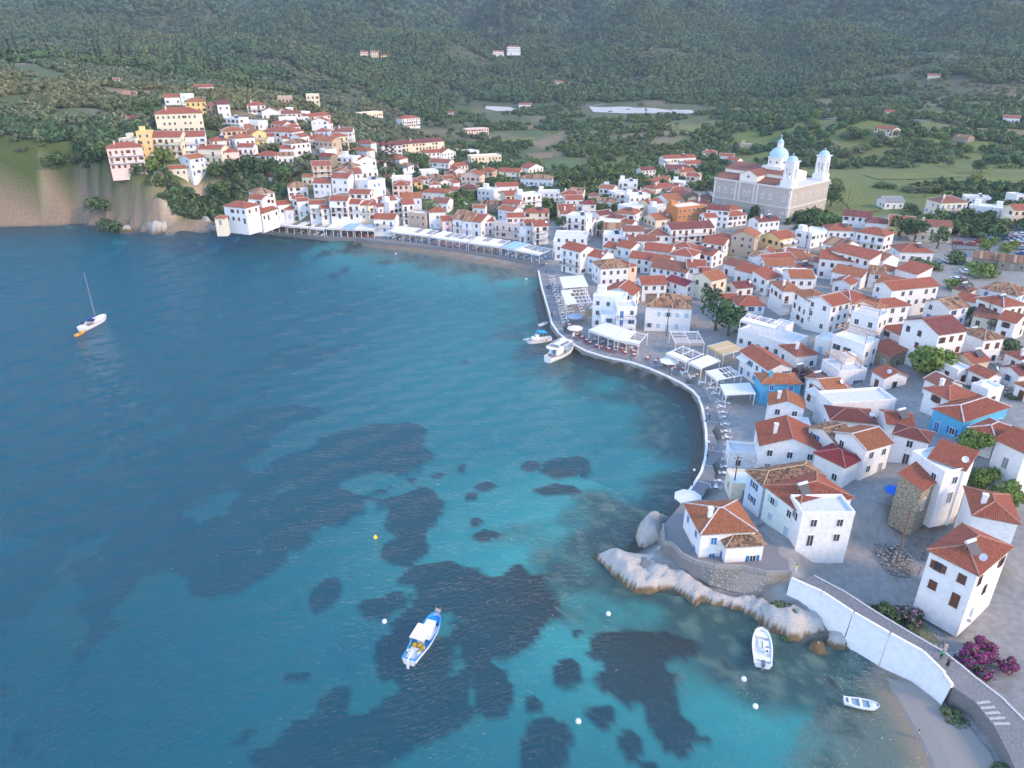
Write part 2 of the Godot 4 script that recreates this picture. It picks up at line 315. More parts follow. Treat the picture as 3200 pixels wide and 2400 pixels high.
func build_sea() -> void:
	# the seabed: water-tinted sandy floor with dark beds of seagrass and stones by the shore
	var xs := PackedFloat32Array(); var zs := PackedFloat32Array()
	var x := -430.0
	while x < 80.0:
		xs.push_back(x)
		x += 0.8 if x > -80.0 else 0.8 + (-80.0 - x) * 0.018
	var z := 0.0
	while z > -368.0:
		zs.push_back(z)
		z -= 0.8 if z > -130.0 else 0.8 + (-130.0 - z) * 0.012
	var nx := xs.size(); var nzz := zs.size()
	var vv := PackedVector3Array(); var nn := PackedVector3Array(); var cc := PackedColorArray(); var ii := PackedInt32Array()
	vv.resize(nx * nzz); nn.resize(nx * nzz); cc.resize(nx * nzz)
	var f := FastNoiseLite.new(); f.frequency = 0.05; f.fractal_octaves = 5; f.seed = 9
	var field := PackedFloat32Array(); field.resize(nx * nzz); field.fill(-1.0)
	for q in range(0, WEED.size(), 4):
		var cx := WEED[q]; var cz := WEED[q + 1]; var rx := WEED[q + 2]; var rz := WEED[q + 3]
		var i0 := clampi(xs.bsearch(cx - rx * 1.5), 0, nx - 1); var i1 := clampi(xs.bsearch(cx + rx * 1.5), 0, nx - 1)
		for j in nzz:
			var dz := (zs[j] - cz) / rz
			if absf(dz) > 1.5: continue
			for k in range(i0, i1):
				var dx := (xs[k] - cx) / rx
				var w := 1.0 - sqrt(dx * dx + dz * dz)
				if w > field[j * nx + k]: field[j * nx + k] = w
	var tinted_sand := Color(0.045, 0.36, 0.32); var weed := Color(0.012, 0.022, 0.02); var pebble := Color(0.11, 0.15, 0.11); var reef := Color(0.022, 0.045, 0.038)  # blue-green of light filtered by water is painted into the sandy base colour
	for j in nzz:
		for k in nx:
			var q := j * nx + k
			var px := xs[k]; var pz := zs[j]
			var h := depth_at(px, pz)
			var g := f.get_noise_2d(px, pz)
			var g2 := f.get_noise_2d(px * 5.0 + 70.0, pz * 5.0)
			var outer := smoothstep(-30.0, -130.0, px) * 0.75 - 0.45   # the meadow thickens out in the bay
			var w := smoothstep(-0.03, 0.09, maxf(field[q], outer) + g * 0.75 + g2 * 0.16)
			var s := shore(px, pz)
			var col := tinted_sand.lerp(Color(0.03, 0.29, 0.26), g2 * 0.5 + 0.5)
			if s.x > -22.0:
				var near := smoothstep(-18.0, -5.0, s.x + g * 14.0)
				if s.y < 0.2: col = col.lerp(pebble.lerp(Color(0.05, 0.085, 0.06), smoothstep(-0.1, 0.4, g2 + g)), smoothstep(-22.0, -10.0, s.x + g * 10.0))
				else: col = col.lerp(reef.lerp(pebble, smoothstep(0.0, 0.6, g2 + g * 0.5)), near * (0.9 if pz > -220.0 else 0.55))
			if s.x > -5.0: col = col.lerp(Color(0.26, 0.21, 0.14), smoothstep(-5.0, -0.5, s.x) * (1.0 if s.y < 0.2 else 0.0))
			col = col.lerp(weed, w * 0.97)
			h += w * 0.35 + g2 * 0.15
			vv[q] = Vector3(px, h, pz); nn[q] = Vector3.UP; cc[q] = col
	for j in nzz - 1:
		for k in nx - 1:
			var q := j * nx + k
			if shore(xs[k], zs[j]).x > 6.0: continue
			ii.append_array(PackedInt32Array([q, q + nx, q + 1, q + 1, q + nx, q + nx + 1]))
	var arr := []
	arr.resize(Mesh.ARRAY_MAX)
	arr[Mesh.ARRAY_VERTEX] = vv; arr[Mesh.ARRAY_NORMAL] = nn; arr[Mesh.ARRAY_COLOR] = cc; arr[Mesh.ARRAY_INDEX] = ii
	var me := ArrayMesh.new(); me.add_surface_from_arrays(Mesh.PRIMITIVE_TRIANGLES, arr)
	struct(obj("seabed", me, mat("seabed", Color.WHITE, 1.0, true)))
	# the water surface: low swell in the mesh, ripples in the normal map, uv in metres along two turned axes
	vv = PackedVector3Array(); nn = PackedVector3Array(); ii = PackedInt32Array()
	var uv := PackedVector2Array()
	xs = PackedFloat32Array(); zs = PackedFloat32Array()
	x = -3600.0
	while x < 90.0:
		xs.push_back(x)
		x += 1.3 if x > -120.0 and x < 60.0 else 1.3 + maxf(-120.0 - x, 0.0) * 0.03
	z = 500.0
	while z > -372.0:
		zs.push_back(z)
		z -= 1.3 if z < -20.0 and z > -150.0 else (1.3 + maxf(z + 20.0, 0.0) * 0.08 + maxf(-150.0 - z, 0.0) * 0.012)
	nx = xs.size(); nzz = zs.size()
	for j in nzz:
		for k in nx:
			var px := xs[k]; var pz := zs[j]
			var calm := smoothstep(-1500.0, -300.0, px)
			var y := 0.0; var gx := 0.0; var gz := 0.0
			for wv in [[0.62, 0.78, 7.3, 0.03, 0.0], [0.9, 0.43, 11.7, 0.04, 1.3], [0.2, 0.98, 5.1, 0.018, 2.2], [0.75, 0.66, 3.9, 0.012, 0.7]]:
				var kk: float = TAU / wv[2]
				var ph: float = (px * wv[0] + pz * wv[1]) * kk + wv[4] + nz.get_noise_2d(px, pz) * 3.0
				y += sin(ph) * wv[3] * calm; var dd: float = cos(ph) * wv[3] * kk * calm
				gx += dd * wv[0]; gz += dd * wv[1]
			vv.push_back(Vector3(px, y, pz)); nn.push_back(Vector3(-gx, 1.0, -gz).normalized())
			uv.push_back(Vector2((px * 0.80 - pz * 0.60) / 46.0, (px * 0.60 + pz * 0.80) / 21.0))
	for j in nzz - 1:
		for k in nx - 1:
			var q := j * nx + k
			if shore(xs[k], zs[j]).x > 8.0: continue
			ii.append_array(PackedInt32Array([q, q + nx, q + 1, q + 1, q + nx, q + nx + 1]))
	arr = []
	arr.resize(Mesh.ARRAY_MAX)
	var tg := PackedFloat32Array(); tg.resize(vv.size() * 4)
	for q in vv.size():
		tg[q * 4] = 0.8; tg[q * 4 + 1] = 0.0; tg[q * 4 + 2] = -0.6; tg[q * 4 + 3] = 1.0
	arr[Mesh.ARRAY_VERTEX] = vv; arr[Mesh.ARRAY_NORMAL] = nn; arr[Mesh.ARRAY_TEX_UV] = uv; arr[Mesh.ARRAY_TANGENT] = tg; arr[Mesh.ARRAY_INDEX] = ii
	me = ArrayMesh.new(); me.add_surface_from_arrays(Mesh.PRIMITIVE_TRIANGLES, arr)
	var wm := mat("sea_surface", Color(0.0, 0.30, 0.45, 0.04), 0.05)
	wm.metallic_specular = 0.37
	wm.transparency = BaseMaterial3D.TRANSPARENCY_ALPHA
	var rn := FastNoiseLite.new(); rn.noise_type = FastNoiseLite.TYPE_SIMPLEX_SMOOTH; rn.frequency = 0.028; rn.fractal_octaves = 4; rn.fractal_gain = 0.6; rn.seed = 3
	var rt := NoiseTexture2D.new(); rt.width = 1024; rt.height = 1024; rt.seamless = true; rt.noise = rn; rt.as_normal_map = true; rt.bump_strength = 9.0; rt.generate_mipmaps = false
	wm.normal_enabled = true; wm.normal_texture = rt; wm.normal_scale = 1.5
	struct(obj("sea", me, wm))
	# the body of the water: it tints with depth
	var body := FogVolume.new()
	body.name = "sea_water"; body.shape = RenderingServer.FOG_VOLUME_SHAPE_BOX
	body.size = Vector3(1200, 40, 700); body.position = Vector3(-500, -20.12, -20)
	var fm := FogMaterial.new(); fm.resource_name = "sea_water"; fm.density = 0.06; fm.albedo = lin(0.0, 0.36, 0.56)
	body.material = fm
	add_child(body); struct(body)

# ---------------------------------------------------------------- materials
const WALLC := {"w": Color(0.80, 0.80, 0.80), "c": Color(0.77, 0.70, 0.55), "p": Color(0.76, 0.60, 0.54), "y": Color(0.76, 0.58, 0.27), "o": Color(0.52, 0.22, 0.08), "b": Color(0.10, 0.42, 0.66), "s": Color(0.40, 0.38, 0.34), "m": Color(0.66, 0.78, 0.76), "l": Color(0.62, 0.70, 0.78), "e": Color(0.52, 0.42, 0.32), "k": Color(0.76, 0.62, 0.46)}
const SHUTC := {"b": Color(0.02, 0.15, 0.42), "n": Color(0.13, 0.055, 0.03), "g": Color(0.02, 0.09, 0.06), "l": Color(0.34, 0.50, 0.60), "k": Color(0.05, 0.05, 0.055), "x": Color(0.25, 0.25, 0.26)}
const TILEC := {"r": [Color(0.43, 0.125, 0.07), Color(0.34, 0.09, 0.055), Color(0.50, 0.18, 0.10)], "o": [Color(0.47, 0.17, 0.075), Color(0.38, 0.12, 0.06), Color(0.52, 0.24, 0.12)], "d": [Color(0.25, 0.075, 0.06), Color(0.19, 0.055, 0.05), Color(0.31, 0.12, 0.10)], "m": [Color(0.31, 0.045, 0.05), Color(0.26, 0.035, 0.04), Color(0.36, 0.07, 0.07)], "a": [Color(0.42, 0.20, 0.11), Color(0.20, 0.12, 0.08), Color(0.55, 0.38, 0.22)], "b": [Color(0.33, 0.13, 0.085), Color(0.26, 0.10, 0.07), Color(0.38, 0.18, 0.12)], "s": [Color(0.33, 0.34, 0.35), Color(0.28, 0.29, 0.3), Color(0.38, 0.39, 0.4)]}

func lc(c: Color) -> Color:
	return c.linear_to_srgb()

func build_materials() -> void:
	var worn := noise_tex(0.012, Color(0.91, 0.91, 0.90), Color(1, 1, 1), 512, 6, 5, Color(0.985, 0.985, 0.985))
	for k in WALLC:
		var m := mat("plaster_" + k, lc(WALLC[k]), 0.92)
		grain(m, worn, 7.0)
	var st := noise_tex(0.03, Color(0.45, 0.42, 0.38), Color(1.25, 1.2, 1.1), 512, 4, 8)
	grain(M.plaster_s, st, 6.0)
	mat("tile", Color.WHITE, 0.85, true)
	grain(M.tile, noise_tex(0.03, Color(0.7, 0.68, 0.66), Color(1, 1, 1), 512, 5, 12), 9.0)
	mat("paint", Color.WHITE, 0.55, true)
	mat("cloth", Color.WHITE, 0.95, true)
	mat("leaf", Color.WHITE, 0.8, true)
	mat("bark", Color.WHITE, 0.95, true)
	mat("stone", Color.WHITE, 0.92, true)
	grain(M.stone, noise_tex(0.02, Color(0.7, 0.69, 0.67), Color(1, 1, 1), 512, 6, 21), 3.0)
	mat("metal_dark", lin(0.03, 0.03, 0.035), 0.5)
	mat("metal_white", lin(0.75, 0.75, 0.75), 0.5)
	mat("steel", lin(0.6, 0.62, 0.64), 0.3); M.steel.metallic = 0.8
	mat("glass", lin(0.035, 0.045, 0.06), 0.08)
	mat("car", Color.WHITE, 0.25, true); M.car.clearcoat_enabled = true; M.car.clearcoat = 0.6
	mat("roofing", lin(0.62, 0.62, 0.62), 0.9)
	grain(M.roofing, worn, 5.0)
	mat("paving", lin(0.30, 0.29, 0.285), 0.9)
	grain(M.paving, noise_tex(0.05, Color(0.7, 0.7, 0.72), Color(1, 1, 1), 512, 5, 17), 4.0)
	mat("asphalt", lin(0.24, 0.24, 0.245), 0.9)
	grain(M.asphalt, noise_tex(0.04, Color(0.75, 0.75, 0.75), Color(1, 1, 1), 512, 5, 18), 9.0)

	mat("gravel", lin(0.58, 0.57, 0.55), 0.95); grain(M.gravel, noise_tex(0.03, Color(0.8, 0.79, 0.77), Color(1, 1, 1), 512, 5, 51), 20.0)
	mat("meadow", lin(0.21, 0.235, 0.05), 0.95); grain(M.meadow, noise_tex(0.03, Color(0.55, 0.62, 0.6), Color(1.1, 1.05, 1.0), 512, 6, 52), 30.0)
	mat("meadow2", lin(0.11, 0.17, 0.04), 0.95); grain(M.meadow2, noise_tex(0.03, Color(0.7, 0.7, 0.7), Color(1, 1, 1), 512, 6, 53), 25.0)
	mat("pebbles", lin(0.40, 0.37, 0.34), 0.95); grain(M.pebbles, noise_tex(0.16, Color(0.55, 0.54, 0.53), Color(1.15, 1.13, 1.1), 512, 3, 55), 5.0)
	mat("wetsand", lin(0.22, 0.155, 0.09), 0.8); grain(M.wetsand, noise_tex(0.1, Color(0.7, 0.7, 0.7), Color(1.1, 1.1, 1.1), 512, 4, 56), 5.0)
	mat("garden", lin(0.24, 0.22, 0.15), 0.95); grain(M.garden, noise_tex(0.045, Color(0.28, 0.42, 0.22), Color(1.5, 1.45, 1.4), 512, 5, 57), 7.0)
	mat("dryfield", lin(0.27, 0.20, 0.11), 0.95); grain(M.dryfield, noise_tex(0.03, Color(0.7, 0.7, 0.65), Color(1, 1, 1), 512, 6, 54), 25.0)

# ---------------------------------------------------------------- roofs
func tile_plane(mb: MB, o: Vector3, u: Vector3, v: Vector3, pts: Array, code: String, fine: int) -> void:
	# barrel tiles over a convex outline pts (u, v) on the plane through o; fine: 2 single tiles, 1 ribs, 0 broad ribs
	var nn := u.cross(v).normalized()
	var pal: Array = TILEC[code]
	var umin := 1e9; var umax := -1e9
	for p in pts:
		umin = minf(umin, p.x); umax = maxf(umax, p.x)
	var wish: float = [0.85, 0.5, 0.30][fine]
	var row: float = [4.0, 1.3, 0.46][fine]
	var r: float = [0.05, 0.065, 0.075][fine]
	var cols := maxi(2, int((umax - umin) / wish))
	var pw := (umax - umin) / cols
	var old := 0.75 if code == "a" else 0.3
	for k in cols:
		var u0 := umin + k * pw; var uc := u0 + pw * 0.5
		var lo := 1e9; var hi := -1e9
		for q in pts.size():
			var a: Vector2 = pts[q]; var b: Vector2 = pts[(q + 1) % pts.size()]
			if (a.x <= uc and b.x >= uc) or (b.x <= uc and a.x >= uc):
				var t := 0.0 if absf(b.x - a.x) < 1e-5 else (uc - a.x) / (b.x - a.x)
				var vv := lerpf(a.y, b.y, t)
				lo = minf(lo, vv); hi = maxf(hi, vv)
		if hi - lo < 0.05: continue
		var rows := maxi(1, int(round((hi - lo) / row)))
		for j in rows:
			var v0 := lerpf(lo, hi, float(j) / rows); var v1 := lerpf(lo, hi, float(j + 1) / rows)
			var col: Color = pal[0].lerp(pal[1] if rng.randf() < 0.5 else pal[2], rng.randf() * old * 1.3)
			if code == "a" and rng.randf() < 0.12: col = Color(0.10, 0.085, 0.07)
			var rise := 0.03 if fine == 2 else 0.0
			var a0 := o + u * u0 + v * v0 + nn * (0.01 + rise); var b0 := o + u * (u0 + pw) + v * v0 + nn * (0.01 + rise)
			var a1 := o + u * u0 + v * v1 + nn * 0.01; var b1 := o + u * (u0 + pw) + v * v1 + nn * 0.01
			var m0 := u * (pw * 0.27) + nn * r; var m1 := u * (-pw * 0.27) + nn * r
			if fine == 2:
				mb.quad(a0, a0 + m0, a1 + m0, a1, col); mb.quad(a0 + m0, b0 + m1, b1 + m1, a1 + m0, col); mb.quad(b0 + m1, b0, b1, b1 + m1, col)
			else:
				var c0 := u * (pw * 0.5) + nn * r
				mb.quad(a0, a0 + c0, a1 + c0, a1, col); mb.quad(a0 + c0, b0, b1, b1 - u * (pw * 0.5) + nn * r, col)

func slab(mb: MB, a: Vector3, b: Vector3, c: Vector3, d: Vector3, t: float, col: Color) -> void:
	# a thin sloping slab under the tiles
	var k := Vector3(0, -t, 0)
	mb.quad(a, b, c, d, col); mb.quad(a + k, d + k, c + k, b + k, col)
	mb.quad(a + k, b + k, b, a, col); mb.quad(b + k, c + k, c, b, col); mb.quad(c + k, d + k, d, c, col); mb.quad(d + k, a + k, a, d, col)

func make_roof(house: Node3D, w: float, d: float, h: float, kind: String, code: String, fine: int, wallmat: Material, caps: Color, over := 0.35) -> float:
	# pitched roof over the box x in [-w/2, w/2], z in [-d, 0]; returns the ridge height
	var mb := MB.new(); var cap := MB.new(); var gab := MB.new(); var gab2 := MB.new()
	var x0 := -w * 0.5 - over; var x1 := w * 0.5 + over; var z0 := -d - over; var z1 := over
	var ww := x1 - x0; var dd := z1 - z0; var tan_ := 0.40
	var under := Color(0.45, 0.36, 0.28)
	var top := h
	var y0 := h - over * tan_ + 0.12
	if kind == "s":
		var rise := dd * 0.26
		var a := Vector3(x0, y0, z1); var b := Vector3(x1, y0, z1); var c := Vector3(x1, y0 + rise, z0); var e := Vector3(x0, y0 + rise, z0)
		slab(mb, a, b, c, e, 0.12, under)
		var sl := (e - a).length()
		tile_plane(mb, a, Vector3.RIGHT, (e - a) / sl, [Vector2(0, 0), Vector2(ww, 0), Vector2(ww, sl), Vector2(0, sl)], code, fine)
		for s in [-1, 1]:
			var xx: float = s * w * 0.5
			gab.tri(Vector3(xx, h, -d), Vector3(xx, h, 0), Vector3(xx, h + d * 0.26, -d), Color.WHITE); 
		gab.quad(Vector3(w * 0.5, h, -d), Vector3(-w * 0.5, h, -d), Vector3(-w * 0.5, h + d * 0.26, -d), Vector3(w * 0.5, h + d * 0.26, -d), Color.WHITE)
		top = y0 + rise
	elif kind == "g" or kind == "p":
		var along_x := kind == "g"
		var half := (dd if along_x else ww) * 0.5
		var rise := half * tan_
		top = y0 + rise
		var sl := sqrt(half * half + rise * rise)
		if along_x:
			var zm := (z0 + z1) * 0.5
			var a := Vector3(x0, y0, z1); var b := Vector3(x1, y0, z1); var c := Vector3(x1, top, zm); var e := Vector3(x0, top, zm)
			slab(mb, a, b, c, e, 0.12, under)
			tile_plane(mb, a, Vector3.RIGHT, (e - a) / sl, [Vector2(0, 0), Vector2(ww, 0), Vector2(ww, sl), Vector2(0, sl)], code, fine)
			var a2 := Vector3(x1, y0, z0); var b2 := Vector3(x0, y0, z0)
			slab(mb, a2, b2, e, c, 0.12, under)
			tile_plane(mb, a2, Vector3.LEFT, (c - a2) / sl, [Vector2(0, 0), Vector2(ww, 0), Vector2(ww, sl), Vector2(0, sl)], code, fine)
			cap.tube(e, c, 0.15, 0.15, 6, caps)
			for s in [-1, 1]:
				var xx: float = s * w * 0.5
				var p := [Vector3(xx, h, 0), Vector3(xx, h, -d), Vector3(xx, h + d * 0.5 * tan_, -d * 0.5)]
				if s > 0: gab.tri(p[0], p[1], p[2], Color.WHITE)
				else: gab2.tri(p[1], p[0], p[2], Color.WHITE)
				if caps.r > 0.6:
					cap.tube(Vector3(xx + s * over * 0.8, y0 + 0.05, z1), Vector3(xx + s * over * 0.8, top + 0.03, zm), 0.13, 0.13, 5, caps); cap.tube(Vector3(xx + s * over * 0.8, y0 + 0.05, z0), Vector3(xx + s * over * 0.8, top + 0.03, zm), 0.13, 0.13, 5, caps)
		else:
			var a := Vector3(x0, y0, z0); var b := Vector3(x0, y0, z1); var c := Vector3(0, top, z1); var e := Vector3(0, top, z0)
			slab(mb, a, b, c, e, 0.12, under)
			tile_plane(mb, a, Vector3.BACK, (e - a) / sl, [Vector2(0, 0), Vector2(dd, 0), Vector2(dd, sl), Vector2(0, sl)], code, fine)
			var a2 := Vector3(x1, y0, z1); var b2 := Vector3(x1, y0, z0)
			slab(mb, a2, b2, e, c, 0.12, under)
			tile_plane(mb, a2, Vector3.FORWARD, (c - a2) / sl, [Vector2(0, 0), Vector2(dd, 0), Vector2(dd, sl), Vector2(0, sl)], code, fine)
			cap.tube(e, c, 0.15, 0.15, 6, caps)
			gab.tri(Vector3(-w * 0.5, h, 0), Vector3(w * 0.5, h, 0), Vector3(0, h + w * 0.5 * tan_, 0), Color.WHITE)
			gab2.tri(Vector3(w * 0.5, h, -d), Vector3(-w * 0.5, h, -d), Vector3(0, h + w * 0.5 * tan_, -d), Color.WHITE)
	else:
		var s := minf(ww, dd) * 0.5
		var rise := s * tan_
		top = y0 + rise
		var sl := sqrt(s * s + rise * rise)
		var c0 := Vector3(x0, y0, z1); var c1 := Vector3(x1, y0, z1); var c2 := Vector3(x1, y0, z0); var c3 := Vector3(x0, y0, z0)
		var r0: Vector3; var r1: Vector3
		var zm := (z0 + z1) * 0.5; var xm := (x0 + x1) * 0.5
		if ww >= dd:
			r0 = Vector3(x0 + s, top, zm); r1 = Vector3(x1 - s, top, zm)
		else:
			r0 = Vector3(xm, top, z1 - s); r1 = Vector3(xm, top, z0 + s)
		var sides: Array
		if ww >= dd: sides = [[c0, c1, r1, r0], [c1, c2, r1, r1], [c2, c3, r0, r1], [c3, c0, r0, r0]]
		else: sides = [[c0, c1, r0, r0], [c1, c2, r1, r0], [c2, c3, r1, r1], [c3, c0, r0, r1]]
		for q in sides:
			var a: Vector3 = q[0]; var b: Vector3 = q[1]; var c: Vector3 = q[2]; var e: Vector3 = q[3]
			mb.quad(a, b, c, e, under) if c != e else mb.tri(a, b, c, under)
			var k := Vector3(0, -0.14, 0)
			mb.quad(a + k, b + k, b, a, under)
			mb.quad(a + k, Vector3(0, y0 - 0.14, -d * 0.5), Vector3(0, y0 - 0.14, -d * 0.5), b + k, under)
			var u := (b - a).normalized()
			var v := ((c - a) - u * (c - a).dot(u)).normalized()
			var pts := [Vector2(0, 0), Vector2((b - a).length(), 0), Vector2((c - a).dot(u), sl)]
			if c != e: pts.append(Vector2((e - a).dot(u), sl))
			tile_plane(mb, a, u, v, pts, code, fine)
		for q in [[c0, r0], [c3, r0 if ww >= dd else r1], [c1, r1 if ww >= dd else r0], [c2, r1], [r0, r1]]:
			if q[0].distance_to(q[1]) > 0.1: cap.tube(q[0] + Vector3(0, 0.06, 0), q[1] + Vector3(0, 0.06, 0), 0.14, 0.14, 6, caps)
	var ro := obj("roof", mb, M.tile, house)
	if cap.v.size(): obj("ridge", cap, M.tile, ro)
	if gab.v.size(): obj("gable", gab, wallmat, house)
	if gab2.v.size(): obj("gable", gab2, wallmat, house)
	return top

# ---------------------------------------------------------------- openings and fittings
var shapes := {}

func window_far(shut: String, kind: int) -> ArrayMesh:
	# kind 0 closed shutters, 1 open shutters, 2 bare pane, 3 door; one small mesh in painted colours
	var key := "f%s%d" % [shut, kind]
	if not shapes.has(key):
		var mb := MB.new()
		var c: Color = SHUTC[shut]
		var hh := 2.1 if kind == 3 else 1.3
		var ww := 0.95
		var fr := Color(0.7, 0.7, 0.7) if shut != "n" else c
		var pane := Color(0.035, 0.04, 0.05)
		mb.box(Vector3(-ww * 0.5 - 0.07, -0.07, -0.02), Vector3(ww * 0.5 + 0.07, hh + 0.07, 0.05), fr)
		mb.box(Vector3(-ww * 0.5, 0, 0.0), Vector3(ww * 0.5, hh, 0.065), c if kind == 0 or kind == 3 else pane)
		mb.box(Vector3(-0.025, 0, 0.0), Vector3(0.025, hh, 0.08), fr)
		if kind == 1:
			mb.box(Vector3(-ww * 0.98, 0, 0.02), Vector3(-ww * 0.53, hh, 0.09), c); mb.box(Vector3(ww * 0.53, 0, 0.02), Vector3(ww * 0.98, hh, 0.09), c)
		shapes[key] = mb.mesh()
	return shapes[key]

func piece(key: String, lo: Vector3, hi: Vector3) -> ArrayMesh:
	if not shapes.has(key):
		var mb := MB.new(); mb.box(lo, hi); shapes[key] = mb.mesh()
	return shapes[key]

func add_window(house: Node3D, p: Vector3, yaw: float, shut: String, kind: int, near: bool) -> void:
	var called := "door" if kind == 3 else "window"
	if not near:
		var o := obj(called, window_far(shut, kind), M.paint, house)
		o.position = p; o.rotation.y = yaw
		return
	var hh := 2.1 if kind == 3 else 1.3
	var sm: StandardMaterial3D = M.get("shut_" + shut)
	if sm == null: sm = mat("shut_" + shut, lc(SHUTC[shut]), 0.6)
	if not shapes.has("frame%d" % int(hh * 10)):
		var mb := MB.new()
		mb.box(Vector3(-0.56, -0.08, -0.03), Vector3(-0.47, hh + 0.09, 0.09)); mb.box(Vector3(0.47, -0.08, -0.03), Vector3(0.56, hh + 0.09, 0.09))
		mb.box(Vector3(-0.47, hh, -0.03), Vector3(0.47, hh + 0.09, 0.088)); mb.box(Vector3(-0.62, -0.1, -0.03), Vector3(0.62, -0.02, 0.14))
		mb.box(Vector3(-0.03, 0, -0.03), Vector3(0.03, hh, 0.05))
		shapes["frame%d" % int(hh * 10)] = mb.mesh()
	var o := obj(called, shapes["frame%d" % int(hh * 10)], M.metal_white if shut != "n" else sm, house)
	o.position = p; o.rotation.y = yaw
	if kind == 0 or kind == 3:
		for s in [-1, 1]:
			var key := "leaf%d%d" % [int(hh * 10), s]
			if not shapes.has(key):
				var mb := MB.new()
				var a := -0.468 if s < 0 else 0.032; var b := -0.032 if s < 0 else 0.468
				mb.box(Vector3(a, 0.0, 0.0), Vector3(b, hh, 0.04))
				for q in 3: mb.box(Vector3(a + 0.05, hh * (0.06 + q * 0.32), 0.02), Vector3(b - 0.05, hh * (0.30 + q * 0.32), 0.06))
				shapes[key] = mb.mesh()
			obj("shutter" if kind == 0 else "door_leaf", shapes[key], sm, o)
	else:
		obj("pane", piece("pane%d" % int(hh * 10), Vector3(-0.47, 0, 0), Vector3(0.47, hh, 0.015)), M.glass, o)
		if kind == 1:
			obj("shutter", piece("sl%d" % int(hh * 10), Vector3(-1.08, -0.02, 0.03), Vector3(-0.6, hh + 0.02, 0.08)), sm, o)
			obj("shutter", piece("sr%d" % int(hh * 10), Vector3(0.6, -0.02, 0.03), Vector3(1.08, hh + 0.02, 0.08)), sm, o)

func railing(a: Vector3, b: Vector3, h: float, step: float, mb: MB, thick := 0.035) -> void:
	mb.bar(a + Vector3(0, h, 0), b + Vector3(0, h, 0), thick * 1.5, thick * 1.5)
	mb.bar(a + Vector3(0, 0.1, 0), b + Vector3(0, 0.1, 0), thick, thick)
	var n := maxi(1, int(a.distance_to(b) / step))
	for k in n + 1:
		var p := a.lerp(b, float(k) / n)
		mb.bar(p, p + Vector3(0, h, 0), thick, thick)

func add_balcony(house: Node3D, x0: float, x1: float, y: float, z: float, out: float, dark: bool, near: bool) -> void:
	var s := MB.new(); s.box(Vector3(x0, y - 0.16, z), Vector3(x1, y, z + out))
	var o := obj("balcony", s, M.plaster_w, house)
	var r := MB.new()
	var st := 0.16 if near else 0.4
	var th := 0.03 if near else 0.06
	railing(Vector3(x0 + 0.05, y, z + out - 0.06), Vector3(x1 - 0.05, y, z + out - 0.06), 0.95, st, r, th)
	railing(Vector3(x0 + 0.05, y, z), Vector3(x0 + 0.05, y, z + out - 0.06), 0.95, st, r, th); railing(Vector3(x1 - 0.05, y, z), Vector3(x1 - 0.05, y, z + out - 0.06), 0.95, st, r, th)
	obj("railing", r, M.metal_dark if dark else M.metal_white, o)

func shape_of(key: String, fn: Callable) -> ArrayMesh:
	if not shapes.has(key): shapes[key] = fn.call().mesh()
	return shapes[key]

func add_solar(house: Node3D, p: Vector3, yaw: float) -> void:
	var o := obj("solar_heater", shape_of("solar", func():
		var mb := MB.new()
		mb.obox(Transform3D(Basis(Vector3.RIGHT, 0.7), Vector3(0, 0.7, 0)), Vector3(2.0, 0.08, 1.9), Color(0.045, 0.055, 0.075))
		for s in [-0.9, 0.9]:
			mb.bar(Vector3(s, 0, -0.6), Vector3(s, 1.3, -0.6), 0.05, 0.05, Color(0.4, 0.4, 0.42)); mb.bar(Vector3(s, 0, 0.7), Vector3(s, 0.15, 0.7), 0.05, 0.05, Color(0.4, 0.4, 0.42))
		return mb), M.paint, house)
	o.position = p; o.rotation.y = yaw
	obj("tank", shape_of("tank", func():
		var mb := MB.new(); mb.tube(Vector3(-0.95, 1.5, -0.72), Vector3(0.95, 1.5, -0.72), 0.27, 0.27, 10, Color(0.6, 0.62, 0.64)); return mb), M.paint, o)

func add_dish(house: Node3D, p: Vector3, yaw: float) -> void:
	var o := obj("satellite_dish", shape_of("dish", func():
		var mb := MB.new()
		var t := Transform3D(Basis(Vector3.RIGHT, 1.0), Vector3(0, 0.9, 0))
		var k := mb.v.size()
		mb.lathe(Vector3.ZERO, [[0.02, 0.0], [0.3, 0.05], [0.55, 0.17]], 14, Color(0.62, 0.63, 0.64))
		mb.lathe(Vector3(0, 0.015, 0), [[0.55, 0.17], [0.3, 0.05], [0.02, 0.0]], 14, Color(0.62, 0.63, 0.64))
		for q in range(k, mb.v.size()):
			mb.v[q] = t * mb.v[q]; mb.n[q] = t.basis * mb.n[q]
		mb.bar(Vector3.ZERO, Vector3(0, 0.9, 0), 0.05, 0.05, Color(0.3, 0.3, 0.3)); mb.bar(Vector3(0, 0.75, 0), Vector3(0, 1.0, 0.6), 0.03, 0.03, Color(0.3, 0.3, 0.3))
		return mb), M.paint, house)
	o.position = p; o.rotation.y = yaw

func add_chimney(house: Node3D, p: Vector3, y1: float, m: Material) -> void:
	var mb := MB.new()
	mb.box(Vector3(p.x - 0.32, p.y, p.z - 0.32), Vector3(p.x + 0.32, y1, p.z + 0.32)); mb.box(Vector3(p.x - 0.4, y1, p.z - 0.4), Vector3(p.x + 0.4, y1 + 0.1, p.z + 0.4))
	var o := obj("chimney", mb, m, house)
	var c := MB.new()
	for s in [-0.24, 0.24]:
		for t in [-0.24, 0.24]: c.cbox(Vector3(p.x + s, y1 + 0.2, p.z + t), Vector3(0.12, 0.2, 0.12))
	c.box(Vector3(p.x - 0.42, y1 + 0.3, p.z - 0.42), Vector3(p.x + 0.42, y1 + 0.38, p.z + 0.42))
	obj("chimney_cap", c, m, o)

